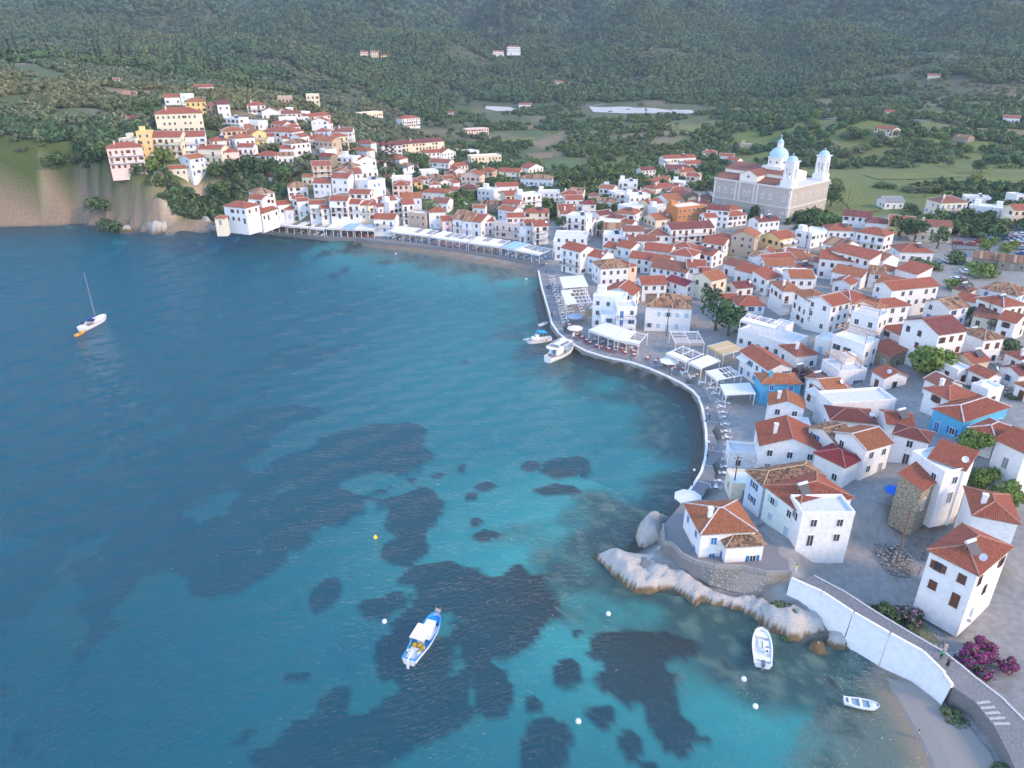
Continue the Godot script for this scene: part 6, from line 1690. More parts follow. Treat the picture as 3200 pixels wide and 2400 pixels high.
func build_quays() -> void:
	var stone := Color(0.42, 0.40, 0.37)
	var e := Vector2(1, 0)
	var mb := MB.new(); strip(mb, QUAY, offset(QUAY, 5.6, e), -3.5, 1.5)
	var prom := struct(obj("promenade", mb, M.paving))
	tag(prom, "grey paved promenade curving along the harbour", "promenade")
	mb = MB.new(); strip(mb, offset(QUAY, -0.04, e), offset(QUAY, 0.45, e), 1.3, 1.68)
	var kerb := obj("kerb", mb, M.plaster_w, prom)
	# the quay face: rows of stone blocks
	var total := length_of(QUAY)
	var s := 0.0
	var bm := []
	for v in 4:
		var b := MB.new(); var w := 1.9 + v * 0.35
		b.box(Vector3(-w * 0.5, -0.36, -0.05), Vector3(w * 0.5, 0.36, 0.09 + v * 0.015), stone * (0.75 + v * 0.12))
		bm.append(b.mesh())
	while s < total - 2.0:
		var at := along(QUAY, s + 1.1)
		for row in 2:
			var o := obj("block", bm[rng.randi() % 4], M.stone, prom)
			var n := Vector2(at[1].y, -at[1].x)
			if n.x > 0.0: n = -n
			o.position = Vector3(at[0].x + n.x * 0.05, 0.9 - row * 0.78, at[0].y + n.y * 0.05)
			o.rotation.y = atan2(n.x, n.y)
		s += 2.35
	# pale crossing bands in the paving
	s = 5.0
	while s < total - 4.0:
		var at := along(QUAY, s)
		var n := Vector2(at[1].y, -at[1].x)
		if n.x < 0.0: n = -n
		var q := MB.new()
		var a: Vector2 = at[0] + n * 0.5; var b: Vector2 = at[0] + n * 4.2
		q.bar(Vector3(a.x, 1.5, a.y), Vector3(b.x, 1.5, b.y), 0.28, 0.012, Color(0.62, 0.62, 0.6))
		obj("band", q, M.stone, prom); s += 6.5
	mb = MB.new(); strip(mb, FARQUAY, offset(FARQUAY, 13.0, Vector2(0, -1)), -2.5, 1.7)
	tag(struct(obj("promenade", mb, M.paving)), "pale terrace and quay in front of the beach restaurants", "promenade")
	# the two flights of steps and the lane up to the rocky point
	var st := MB.new()
	for k in 14:
		var f := k / 14.0
		var a := Vector3(42.68,1.50,-110.82).lerp(Vector3(41.29,4.40,-100.62), f)
		st.obox(Transform3D(Basis(Vector3.UP, 0.35), a - Vector3(0, 1.0, 0)), Vector3(4.0, 2.0, 0.75), Color(0.36, 0.37, 0.38))
	tag(struct(obj("steps", st, M.stone)), "grey steps climbing from the promenade to the rocky point", "steps")
	# cliff path with its white wall
	var pm := MB.new(); var wm := MB.new(); var km := MB.new()
	for k in PATHL.size() - 1:
		var a := Vector3(PATHL[k][0], PATHL[k][1], PATHL[k][2]); var b := Vector3(PATHL[k + 1][0], PATHL[k + 1][1], PATHL[k + 1][2])
		var c := Vector3(PATHR[k + 1][0], PATHR[k + 1][1], PATHR[k + 1][2]); var d := Vector3(PATHR[k][0], PATHR[k][1], PATHR[k][2])
		pm.quad(a, b, c, d, Color.WHITE)
		var dn := Vector3(0, -7, 0)
		pm.quad(b, a, a + dn, b + dn, Color.WHITE); pm.quad(d, c, c + dn, d + dn, Color.WHITE)
		km.bar(d + Vector3(0, 0.05, 0), c + Vector3(0, 0.05, 0), 0.3, 0.14, Color(0.68, 0.68, 0.68))
	struct(tag(obj("path", pm, M.asphalt), "grey stone path above the white sea wall", "path"))
	struct(tag(obj("kerb", km, M.stone), "whitewashed kerb along the garden side of the path", "kerb"))
	var wt := thing("sea_wall", "long whitewashed sea wall in stepped lengths below the path", "wall", Vector3.ZERO)
	for k in mini(6, PATHL.size() - 1):
		var a := Vector3(PATHL[k][0], PATHL[k][1], PATHL[k][2]); var b := Vector3(PATHL[k + 1][0], PATHL[k + 1][1], PATHL[k + 1][2])
		var f := (b - a); var out := Vector3(-f.z, 0, f.x).normalized()
		if out.x > 0.0: out = -out
		var q := MB.new()
		var a1 := a.lerp(b, 0.02); var b1 := a.lerp(b, 0.975)
		var up := Vector3(0, 0.75, 0)
		if k == 5: up = Vector3(0, 0.5, 0)
		# battered face towards the beach
		var foot := out * 1.3
		q.quad(Vector3(a.x, -1.0, a.z) + foot, Vector3(b.x, -1.0, b.z) + foot, b + out * 0.45 + Vector3(0, 0.02, 0), a + out * 0.45 + Vector3(0, 0.02, 0), Color.WHITE)
		q.quad(a1 + out * 0.42, b1 + out * 0.42, b1 + out * 0.42 + up, a1 + out * 0.42 + up, Color.WHITE); q.quad(b1 + out * 0.04, a1 + out * 0.04, a1 + out * 0.04 + up, b1 + out * 0.04 + up, Color.WHITE)
		q.quad(a1 + out * 0.42 + up, b1 + out * 0.42 + up, b1 + out * 0.04 + up, a1 + out * 0.04 + up, Color.WHITE)
		q.quad(a1 + out * 0.04, a1 + out * 0.42, a1 + out * 0.42 + up, a1 + out * 0.04 + up, Color.WHITE); q.quad(b1 + out * 0.42, b1 + out * 0.04, b1 + out * 0.04 + up, b1 + out * 0.42 + up, Color.WHITE)
		q.quad(a + out * 0.45, b + out * 0.45, b, a, Color.WHITE)
		obj("wall_length", q, M.plaster_w, wt)
	# pale bands across the lower path
	var base: Array = PATHL[PATHL.size() - 2]
	for k in 5:
		var a := Vector3(PATHL[7][0], PATHL[7][1], PATHL[7][2]).lerp(Vector3(PATHL[8][0], PATHL[8][1], PATHL[8][2]), 0.1 + k * 0.2)
		var b := Vector3(PATHR[7][0], PATHR[7][1], PATHR[7][2]).lerp(Vector3(PATHR[8][0], PATHR[8][1], PATHR[8][2]), 0.1 + k * 0.2)
		var q := MB.new(); q.bar(a.lerp(b, 0.03) + Vector3(0, 0.03, 0), a.lerp(b, 0.5) + Vector3(0, 0.03, 0), 0.35, 0.05, Color(0.6, 0.6, 0.58))
		var o := obj("stone_band", q, M.stone); struct(o); tag(o, "pale band crossing the lower end of the path", "paving", "bands across the path")

func rock(pts: PackedVector2Array, hmax: float, label: String, step := 0.45, low := -1.6) -> void:
	# a weathered limestone mass over the outline pts
	var lo := pts[0]; var hi := pts[0]
	for p in pts:
		lo = lo.min(p); hi = hi.max(p)
	lo -= Vector2(0.8, 0.8); hi += Vector2(0.8, 0.8)
	var nx := int((hi.x - lo.x) / step) + 2; var ny := int((hi.y - lo.y) / step) + 2
	var f := FastNoiseLite.new(); f.noise_type = FastNoiseLite.TYPE_CELLULAR; f.frequency = 0.42; f.cellular_return_type = FastNoiseLite.RETURN_DISTANCE2_SUB; f.seed = 5
	var f2 := FastNoiseLite.new(); f2.frequency = 0.16; f2.fractal_octaves = 4; f2.seed = 6
	var vv := PackedVector3Array(); var nn := PackedVector3Array(); var cc := PackedColorArray(); var ii := PackedInt32Array()
	for j in ny:
		for k in nx:
			var p := lo + Vector2(k, j) * step
			p += Vector2(f2.get_noise_2d(p.x * 3.0, p.y * 3.0), f2.get_noise_2d(p.x * 3.0 + 40.0, p.y * 3.0)) * 0.3
			var best := 1e9
			for q in pts.size():
				var a := pts[q]; var ab := pts[(q + 1) % pts.size()] - a
				best = minf(best, p.distance_squared_to(a + ab * clampf((p - a).dot(ab) / ab.length_squared(), 0, 1)))
			best = sqrt(best)
			var ins := Geometry2D.is_point_in_polygon(p, pts)
			var h := low
			var crack := f.get_noise_2d(p.x, p.y)
			var lump := f2.get_noise_2d(p.x, p.y)
			if ins or best < 0.35:
				var t := clampf(best / (1.5 + lump), 0.0, 1.0) if ins else 0.0
				h = lerpf(-0.5, hmax * (0.75 + lump * 0.8), pow(t, 0.55)) + (crack + 0.8) * 0.5 * t + (0.25 if ins else -0.3)
			vv.push_back(Vector3(p.x, h, p.y))
			var col := Color(0.58, 0.54, 0.50).lerp(Color(0.70, 0.67, 0.64), clampf(crack + 1.0, 0, 1) * 0.8)
			if h < 0.75 + lump * 0.5: col = Color(0.17, 0.115, 0.06).lerp(Color(0.30, 0.22, 0.13), clampf(crack + 1.0, 0, 1))
			cc.push_back(col)
	nn.resize(vv.size())
	for j in ny:
		for k in nx:
			var q := j * nx + k
			var a := vv[j * nx + maxi(k - 1, 0)]; var b := vv[j * nx + mini(k + 1, nx - 1)]; var d := vv[maxi(j - 1, 0) * nx + k]; var e := vv[mini(j + 1, ny - 1) * nx + k]
			nn[q] = (e - d).cross(b - a).normalized()
	for j in ny - 1:
		for k in nx - 1:
			var q := j * nx + k
			if vv[q].y <= low and vv[q + 1].y <= low and vv[q + nx].y <= low and vv[q + nx + 1].y <= low: continue
			ii.append_array(PackedInt32Array([q, q + 1, q + nx, q + 1, q + nx + 1, q + nx]))
	var arr := []
	arr.resize(Mesh.ARRAY_MAX)
	arr[Mesh.ARRAY_VERTEX] = vv; arr[Mesh.ARRAY_NORMAL] = nn; arr[Mesh.ARRAY_COLOR] = cc; arr[Mesh.ARRAY_INDEX] = ii
	var me := ArrayMesh.new(); me.add_surface_from_arrays(Mesh.PRIMITIVE_TRIANGLES, arr)
	tag(obj("rock", me, M.stone), label, "rock")

func ribbon(called: String, pts: Array, w: float, m: Material, label: String, lift := 0.25) -> void:
	# a road laid over the terrain
	var mb := MB.new()
	var p := PackedVector2Array()
	for k in pts.size() - 1:
		var a := Vector2(pts[k][0], pts[k][1]); var b := Vector2(pts[k + 1][0], pts[k + 1][1])
		var n := maxi(1, int(a.distance_to(b) / 6.0))
		for q in n: p.push_back(a.lerp(b, float(q) / n))
	p.push_back(Vector2(pts[-1][0], pts[-1][1]))
	for k in p.size() - 1:
		var t0 := (p[mini(k + 1, p.size() - 1)] - p[maxi(k - 1, 0)]).normalized(); var t1 := (p[mini(k + 2, p.size() - 1)] - p[k]).normalized()
		var n0 := Vector2(t0.y, -t0.x) * w * 0.5; var n1 := Vector2(t1.y, -t1.x) * w * 0.5
		var q := []
		for c in [p[k] - n0, p[k] + n0, p[k + 1] + n1, p[k + 1] - n1]: q.append(Vector3(c.x, height(c.x, c.y) + lift, c.y))
		if (q[2] - q[0]).cross(q[3] - q[1]).y < 0.0: q.reverse()
		mb.quad(q[0], q[1], q[2], q[3], Color.WHITE)
	tag(struct(obj(called, mb, m)), label, "road")

func plot(called: String, pts: PackedVector2Array, m: Material, label: String, lift := 0.3) -> void:
	# a flat lot laid over the terrain in small facets
	var mb := MB.new()
	var t := Geometry2D.triangulate_polygon(pts)
	for q in range(0, t.size(), 3):
		var tri := [pts[t[q]], pts[t[q + 1]], pts[t[q + 2]]]
		var n := 5
		for a in n:
			for b in n - a:
				var pp := []
				for c in [[a, b], [a + 1, b], [a, b + 1], [a + 1, b + 1]]:
					var u: float = float(c[0]) / n; var w: float = float(c[1]) / n
					var p: Vector2 = tri[0] + (tri[1] - tri[0]) * u + (tri[2] - tri[0]) * w
					pp.append(Vector3(p.x, height(p.x, p.y) + lift, p.y))
				var fs := [[pp[0], pp[1], pp[2]]]
				if a + b < n - 1: fs.append([pp[1], pp[3], pp[2]])
				for f in fs:
					if (f[1] - f[0]).cross(f[2] - f[0]).y > 0.0: mb.tri(f[0], f[1], f[2], Color.WHITE)
					else: mb.tri(f[0], f[2], f[1], Color.WHITE)
	tag(struct(obj(called, mb, m)), label, "ground")

# ---------------------------------------------------------------- the church
func build_church() -> void:
	var W := 52.9; var D := 46.3; var H := 20.5
	var t := thing("church", "large grey stone church with pale blue dome and two white bell towers", "church", Vector3(101.2, 4.3, -366.9), -0.847)
	t.scale = Vector3.ONE * 0.78
	var creamy := mat("church_cream", lin(0.80, 0.77, 0.68), 0.9)
	var blue := mat("dome_blue", lin(0.40, 0.58, 0.68), 0.6)
	var stone := mat("church_stone", lin(0.56, 0.55, 0.54), 0.92)
	grain(stone, noise_tex(0.045, Color(0.62, 0.6, 0.58), Color(1.15, 1.12, 1.08), 512, 3, 41), 9.0)
	var trim := mat("church_trim", lin(0.66, 0.64, 0.60), 0.9)
	var wall := MB.new(); wall.box(Vector3(0, -4, -D), Vector3(W, H, 0))
	obj("wall", wall, stone, t)
	var co := MB.new()
	for y in [[H * 0.42, 0.5, 0.35], [H - 0.5, 0.9, 0.55]]:
		co.box(Vector3(-y[2], y[0], 0), Vector3(W + y[2], y[0] + y[1], y[2])); co.box(Vector3(W, y[0], -D), Vector3(W + y[2], y[0] + y[1], 0))
		co.box(Vector3(-y[2], y[0], -D), Vector3(0, y[0] + y[1], 0))
	obj("cornice", co, trim, t)
	var pil := [0.30, 0.35, 0.54, 0.585]
	for f in pil:
		var p := MB.new(); p.box(Vector3(W * f - 0.5, H * 0.42 + 0.5, 0), Vector3(W * f + 0.5, H - 0.5, 0.25)); obj("pilaster", p, trim, t)
	for q in [0, W]:
		for k in 9:
			var p := MB.new(); var hh := (H - 1.0) / 9.0
			p.box(Vector3(q - (0.1 if k % 2 else 0.1), k * hh + 0.03, -0.9 if k % 2 else -1.4), Vector3(q + (1.2 if q == 0 else 0.12), k * hh + hh - 0.05, 0.12)) if q == 0 else p.box(Vector3(W - (0.9 if k % 2 else 1.4), k * hh + 0.03, -1.2), Vector3(W + 0.12, k * hh + hh - 0.05, 0.12))
			obj("quoin", p, trim, t)
	# windows: white arched surrounds with pierced dark roundels
	var win := MB.new(); var pierced := MB.new()
	win.box(Vector3(-0.95, 0, 0), Vector3(0.95, 2.6, 0.16))
	for k in 10:
		var a0 := PI * k / 10.0; var a1 := PI * (k + 1) / 10.0
		win.tri(Vector3(0, 2.6, 0.16), Vector3(cos(a0) * 0.95, 2.6 + sin(a0) * 0.95, 0.16), Vector3(cos(a1) * 0.95, 2.6 + sin(a1) * 0.95, 0.16), Color.WHITE)
		win.quad(Vector3(cos(a0) * 0.95, 2.6 + sin(a0) * 0.95, 0), Vector3(cos(a1) * 0.95, 2.6 + sin(a1) * 0.95, 0), Vector3(cos(a1) * 0.95, 2.6 + sin(a1) * 0.95, 0.16), Vector3(cos(a0) * 0.95, 2.6 + sin(a0) * 0.95, 0.16), Color.WHITE)
	for c in [[0, 0.6, 0.26], [0, 1.45, 0.34], [0, 2.4, 0.26], [-0.5, 1.0, 0.16], [0.5, 1.0, 0.16], [-0.5, 1.95, 0.16], [0.5, 1.95, 0.16], [0, 3.0, 0.2]]:
		pierced.tube(Vector3(c[0], c[1], 0.1), Vector3(c[0], c[1], 0.2), c[2], c[2], 8, Color(0.03, 0.03, 0.035))
	var winm := win.mesh(); var pm := pierced.mesh()
	for f in [[0.07, 0.60], [0.165, 0.60], [0.262, 0.60], [0.655, 0.60], [0.755, 0.60], [0.93, 0.60], [0.655, 0.14], [0.755, 0.14], [0.07, 0.14], [0.165, 0.14], [0.93, 0.14], [0.42, 0.60], [0.475, 0.60]]:
		var o := obj("window", winm, trim, t); o.position = Vector3(W * f[0], H * f[1], 0.02)
		obj("tracery", pm, M.paint, o)
	for f in [0.12, 0.3, 0.5, 0.7, 0.88]:
		for row in [0.62, 0.14]:
			if row < 0.3 and f > 0.2 and f < 0.8: continue
			var o := obj("window", winm, trim, t); o.position = Vector3(W + 0.02, H * row, -D * f); o.rotation.y = PI / 2
			obj("tracery", pm, M.paint, o)
	var arch := MB.new()
	arch.box(Vector3(-1.5, 0, 0), Vector3(1.5, 5.2, 0.12), Color(0.05, 0.05, 0.055))
	for k in 8:
		var a0 := PI * k / 8.0; var a1 := PI * (k + 1) / 8.0
		arch.tri(Vector3(0, 5.2, 0.12), Vector3(cos(a0) * 1.5, 5.2 + sin(a0) * 1.5, 0.12), Vector3(cos(a1) * 1.5, 5.2 + sin(a1) * 1.5, 0.12), Color(0.05, 0.05, 0.055))
		arch.quad(Vector3(cos(a0) * 1.5, 5.2 + sin(a0) * 1.5, 0.3), Vector3(cos(a1) * 1.5, 5.2 + sin(a1) * 1.5, 0.3), Vector3(cos(a1) * 2.0, 5.2 + sin(a1) * 2.0, 0.3), Vector3(cos(a0) * 2.0, 5.2 + sin(a0) * 2.0, 0.3), Color(0.6, 0.58, 0.55))
	arch.box(Vector3(-2.0, 0, 0), Vector3(-1.5, 5.2, 0.4), Color(0.6, 0.58, 0.55)); arch.box(Vector3(1.5, 0, 0), Vector3(2.0, 5.2, 0.4), Color(0.6, 0.58, 0.55))
	var am := arch.mesh()
	for f in [0.3, 0.5, 0.7]:
		var o := obj("doorway", am, M.paint, t); o.position = Vector3(W + 0.02, 0.2, -D * f); o.rotation.y = PI / 2
	var o2 := obj("doorway", am, M.paint, t); o2.position = Vector3(W * 0.44, 0.1, 0.02); o2.scale = Vector3(0.7, 0.62, 1)
	# roofs: aisles, nave, transept
	var xe := W * 0.80
	var ai := MB.new()
	var s1 := Vector3(0, H + 0.35, 0.5); var s2 := Vector3(0, H + 3.0, -D * 0.22)
	slab(ai, Vector3(-0.5, s1.y, 0.5), Vector3(xe, s1.y, 0.5), Vector3(xe, s2.y, -D * 0.22), Vector3(-0.5, s2.y, -D * 0.22), 0.2, Color(0.6, 0.56, 0.5))
	var sl := Vector2(D * 0.22 + 0.5, s2.y - s1.y).length()
	tile_plane(ai, Vector3(-0.5, s1.y, 0.5), Vector3.RIGHT, (s2 - s1) / sl, [Vector2(0, 0), Vector2(xe + 0.5, 0), Vector2(xe + 0.5, sl), Vector2(0, sl)], "b", 1)
	obj("roof", ai, M.tile, t)
	var up := MB.new(); up.box(Vector3(0.3, H, -D * 0.78), Vector3(xe, H + 5.2, -D * 0.22)); obj("clerestory", up, creamy, t)
	var nv := MB.new()
	var e1 := Vector3(0, H + 5.1, -D * 0.22 + 0.4); var e2 := Vector3(0, H + 8.2, -D * 0.5)
	sl = (e2 - e1).length()
	slab(nv, Vector3(-0.2, e1.y, e1.z), Vector3(xe, e1.y, e1.z), Vector3(xe, e2.y, e2.z), Vector3(-0.2, e2.y, e2.z), 0.2, Color(0.6, 0.56, 0.5))
	tile_plane(nv, Vector3(-0.2, e1.y, e1.z), Vector3.RIGHT, (e2 - e1) / sl, [Vector2(0, 0), Vector2(xe + 0.2, 0), Vector2(xe + 0.2, sl), Vector2(0, sl)], "b", 1)
	slab(nv, Vector3(xe, e1.y, -D * 0.78 - 0.4), Vector3(-0.2, e1.y, -D * 0.78 - 0.4), Vector3(-0.2, e2.y, e2.z), Vector3(xe, e2.y, e2.z), 0.2, Color(0.35, 0.12, 0.08))
	obj("roof", nv, M.tile, t)
	var ng := MB.new()
	for x in [0.3, xe]:
		ng.tri(Vector3(x, H + 5.2, -D * 0.78), Vector3(x, H + 5.2, -D * 0.22), Vector3(x, H + 8.1, -D * 0.5), Color.WHITE)
	obj("gable", ng, creamy, t)
	var x0 := W * 0.335; var x1 := W * 0.555; var xm := (x0 + x1) * 0.5
	var tg := MB.new()
	tg.box(Vector3(x0, H - 0.2, -D * 0.42), Vector3(x1, H + 4.6, 0.15)); tg.tri(Vector3(x0, H + 4.6, 0.15), Vector3(x1, H + 4.6, 0.15), Vector3(xm, H + 7.4, 0.15), Color.WHITE)
	obj("transept", tg, creamy, t)
	var tr_ := MB.new()
	var hw := x1 - xm
	sl = Vector2(hw + 0.5, 3.1).length()
	var dd := D * 0.42 + 0.4
	for s in [-1, 1]:
		var a := Vector3(xm + s * (hw + 0.5), H + 4.4, 0.5); var top := Vector3(xm, H + 7.5, 0.5)
		var back := Vector3(0, 0, -dd)
		if s > 0:
			slab(tr_, a, a + back, top + back, top, 0.2, Color(0.6, 0.56, 0.5)); tile_plane(tr_, a, Vector3.FORWARD, (top - a) / sl, [Vector2(0, 0), Vector2(dd, 0), Vector2(dd, sl), Vector2(0, sl)], "b", 1)
		else:
			slab(tr_, a + back, a, top, top + back, 0.2, Color(0.6, 0.56, 0.5)); tile_plane(tr_, a + back, Vector3.BACK, (top - a) / sl, [Vector2(0, 0), Vector2(dd, 0), Vector2(dd, sl), Vector2(0, sl)], "b", 1)
	obj("roof", tr_, M.tile, t)
	var cr := MB.new()
	var dk := Color(0.03, 0.03, 0.035)
	cr.cbox(Vector3(xm, H + 3.6, 0.2), Vector3(0.35, 2.4, 0.08), dk); cr.cbox(Vector3(xm, H + 3.6, 0.2), Vector3(2.4, 0.35, 0.084), dk); cr.tube(Vector3(xm, H + 3.6, 0.2), Vector3(xm, H + 3.6, 0.25), 0.5, 0.5, 10, dk)
	obj("cross_window", cr, M.paint, t)
	# drum and dome
	var dc := Vector3(W * 0.545, H + 5.6, -D * 0.5)
	var dr := MB.new(); dr.cbox(dc + Vector3(0, 1.0, 0), Vector3(13.5, 4.0, 13.5)); dr.lathe(dc + Vector3(0, 3.0, 0), [[6.2, 0], [6.2, 4.6], [6.6, 4.7], [6.6, 5.2], [5.9, 5.2]], 8)
	obj("drum", dr, creamy, t)
	for k in 8:
		var a := TAU * (k + 0.5) / 8.0
		var r := Vector3(cos(a), 0, -sin(a))
		var q := MB.new(); q.tube(dc + Vector3(0, 5.4, 0) + r * 5.6, dc + Vector3(0, 5.4, 0) + r * 5.82, 0.62, 0.62, 10, Color(0.04, 0.05, 0.16))
		obj("drum_window", q, M.paint, t)
	var dome := MB.new(); var prof := []
	for k in 9: prof.append([5.9 * cos(PI * 0.5 * k / 8.5), 5.9 * sin(PI * 0.5 * k / 8.5)])
	dome.lathe(dc + Vector3(0, 8.2, 0), prof, 20); var dmo := obj("dome", dome, blue, t)
	var la := MB.new(); la.lathe(dc + Vector3(0, 13.9, 0), [[1.8, 0], [1.8, 2.2], [2.0, 2.3], [2.0, 2.5]], 10); obj("lantern", la, M.plaster_w, dmo)
	la = MB.new(); la.lathe(dc + Vector3(0, 16.4, 0), [[1.9, 0], [1.75, 0.9], [1.2, 1.7], [0.4, 2.2], [0.25, 3.2], [0.0, 3.3]], 10); obj("lantern_cap", la, blue, dmo)
	var cx := MB.new(); cx.cbox(dc + Vector3(0, 20.4, 0), Vector3(0.22, 1.8, 0.22)); cx.cbox(dc + Vector3(0, 20.6, 0), Vector3(1.1, 0.22, 0.2)); obj("cross", cx, M.metal_white, dmo)
	# bell towers on the west front
	var pl := MB.new(); pl.box(Vector3(xe, H, -D), Vector3(W, H + 0.4, 0)); obj("platform", pl, M.roofing, t)
	for z in [-4.0, -D + 4.0]:
		var b := Vector3(W - 4.4, H + 0.4, z)
		var tw := obj("bell_tower", MB.new(), M.plaster_w, t)
		var m := MB.new()
		m.cbox(b + Vector3(0, 1.7, 0), Vector3(7.4, 3.4, 7.4)); m.cbox(b + Vector3(0, 3.7, 0), Vector3(6.6, 0.6, 6.6))
		for sx in [-1, 1]:
			for sz in [-1, 1]:
				m.cbox(b + Vector3(sx * 2.35, 7.6, sz * 2.35), Vector3(1.3, 7.4, 1.3))
		for s in [-1, 1]:
			m.cbox(b + Vector3(0, 7.2, s * 2.5), Vector3(0.55, 6.4, 0.55)); m.cbox(b + Vector3(s * 2.5, 7.2, 0), Vector3(0.55, 6.4, 0.55))
		m.cbox(b + Vector3(0, 12.6, 0), Vector3(5.9, 2.9, 5.9)); m.cbox(b + Vector3(0, 10.75, 0), Vector3(5.5, 0.8, 5.5))
		m.cbox(b + Vector3(0, 14.2, 0), Vector3(6.8, 0.35, 6.8)); m.cbox(b + Vector3(0, 14.5, 0), Vector3(7.4, 0.3, 7.4))
		tw.mesh = m.mesh()
		var ck := MB.new()
		ck.tube(b + Vector3(0, 12.7, 2.95), b + Vector3(0, 12.7, 3.05), 0.85, 0.85, 16, Color(0.75, 0.74, 0.7)); ck.tube(b + Vector3(2.95, 12.7, 0), b + Vector3(3.05, 12.7, 0), 0.85, 0.85, 16, Color(0.75, 0.74, 0.7))
		ck.cbox(b + Vector3(0.0, 12.95, 3.07), Vector3(0.1, 0.6, 0.03), dk); ck.cbox(b + Vector3(0.2, 12.7, 3.07), Vector3(0.5, 0.1, 0.03), dk)
		obj("clock", ck, M.paint, tw)
		var be := MB.new(); be.lathe(b + Vector3(0, 6.4, 0), [[0.8, 0], [0.62, 0.3], [0.45, 1.1], [0.0, 1.4]], 10, Color(0.2, 0.16, 0.08)); be.bar(b + Vector3(0, 7.7, 0), b + Vector3(0, 10.4, 0), 0.1, 0.1, Color(0.1, 0.1, 0.1)); obj("bell", be, M.paint, tw)
		var do := MB.new(); prof = []
		for k in 7: prof.append([3.2 * cos(PI * 0.5 * k / 6.3), 2.9 * sin(PI * 0.5 * k / 6.3)])
		do.lathe(b + Vector3(0, 14.65, 0), prof, 16); obj("tower_dome", do, blue, tw)
		var fi := MB.new(); fi.cbox(b + Vector3(0, 18.3, 0), Vector3(0.2, 1.7, 0.2)); fi.cbox(b + Vector3(0, 18.5, 0), Vector3(0.9, 0.2, 0.18)); obj("cross", fi, M.metal_white, tw)

# ---------------------------------------------------------------- waterfront furniture
func pergola(at: Vector3, yaw: float, w: float, d: float, cover: int, label: String, colr := Color(0.74, 0.72, 0.67)) -> void:
	# posts and beams, front at z = 0; cover 0 open slats, 1 canvas all over, 2 canvas on half the bays, 3 glazed blue
	var t := thing("pergola", label, "pergola", at, yaw, "restaurant pergolas on the waterfront")
	var h := 3.1
	var n := maxi(1, int(round(w / 3.4)))
	for k in n + 1:
		for z in [0.0, -d]:
			var p := MB.new(); var x := -w * 0.5 + w * k / n
			p.box(Vector3(x - 0.09, 0, z - 0.09), Vector3(x + 0.09, h + (0.0 if z == 0.0 else 0.6), z + 0.09)); obj("post", p, M.metal_white, t)
	for z in [0.0, -d]:
		var b := MB.new(); var y := h + (0.0 if z == 0.0 else 0.6)
		b.box(Vector3(-w * 0.5 - 0.2, y, z - 0.1), Vector3(w * 0.5 + 0.2, y + 0.25, z + 0.1)); obj("beam", b, M.metal_white, t)
	for k in n + 1:
		var b := MB.new(); var x := -w * 0.5 + w * k / n
		b.bar(Vector3(x, h + 0.32, 0.35), Vector3(x, h + 0.92, -d - 0.3), 0.16, 0.22); obj("beam", b, M.metal_white, t)
	for k in n:
		var x0 := -w * 0.5 + w * k / n + 0.12; var x1 := -w * 0.5 + w * (k + 1) / n - 0.12
		var full := cover == 1 or cover == 3 or (cover == 2 and (k + n) % 2 == 0)
		var z1 := 0.3; var z0 := -d - 0.2
		if not full: z0 = -d * (0.25 + 0.2 * rng.randf())
		var f0 := (0.35 - z1) / (d + 0.65); var f1 := (0.35 - z0) / (d + 0.65)
		var s := MB.new()
		var col := colr * rng.randf_range(0.93, 1.05) if cover != 3 else Color(0.30, 0.48, 0.66)
		slab(s, Vector3(x0, h + 0.45 + 0.6 * f0, z1), Vector3(x1, h + 0.45 + 0.6 * f0, z1), Vector3(x1, h + 0.45 + 0.6 * f1, z0), Vector3(x0, h + 0.45 + 0.6 * f1, z0), 0.03, col)
		obj("canvas", s, M.cloth, t)
		if not full:
			for q in 3:
				var z := lerpf(z0, -d, (q + 1) / 4.0); var f := (0.35 - z) / (d + 0.65)
				var sl := MB.new(); sl.box(Vector3(x0 - 0.1, h + 0.42 + 0.6 * f, z - 0.07), Vector3(x1 + 0.1, h + 0.5 + 0.6 * f, z + 0.07)); obj("slat", sl, M.metal_white, t)
	# canvas valance along the front
	var va := MB.new(); va.box(Vector3(-w * 0.5, h - 0.15, 0.2), Vector3(w * 0.5, h + 0.3, 0.23), colr); obj("valance", va, M.cloth, t)

var chairs := {}
func chair_at(col: Color, key: String, p: Vector3, yaw: float, label: String, far: bool) -> void:
	key += "far" if far else ""
	if not chairs.has(key):
		var t := thing("cafe_chair", label, "chair", p, yaw, "cafe chairs along the waterfront")
		var m: StandardMaterial3D = M.get("chair_" + key.left(1))
		if m == null: m = mat("chair_" + key.left(1), lc(col), 0.7)
		if far:
			var s := MB.new(); s.cbox(Vector3(0, 0.44, 0), Vector3(0.5, 0.08, 0.5)); s.cbox(Vector3(0, 0.72, -0.24), Vector3(0.5, 0.5, 0.06))
			for x in [-0.21, 0.21]:
				for z in [-0.21, 0.21]: s.cbox(Vector3(x, 0.2, z), Vector3(0.05, 0.4, 0.05))
			obj("frame", s, m, t)
		else:
			obj("seat", piece("cs", Vector3(-0.26, 0.42, -0.26), Vector3(0.26, 0.48, 0.26)), m, t); obj("backrest", piece("cb", Vector3(-0.26, 0.5, -0.28), Vector3(0.26, 0.95, -0.23)), m, t)
			for x in [-0.23, 0.23]:
				for z in [-0.24, 0.22]:
					var l := obj("leg", piece("cl", Vector3(-0.025, 0, -0.025), Vector3(0.025, 0.42, 0.025)), m, t); l.position = Vector3(x, 0, z)
				var a := obj("armrest", piece("ca", Vector3(-0.03, 0.62, -0.25), Vector3(0.03, 0.67, 0.22)), m, t); a.position.x = x
		chairs[key] = t
		return
	copy(chairs[key], "cafe_chair", p, yaw, label)

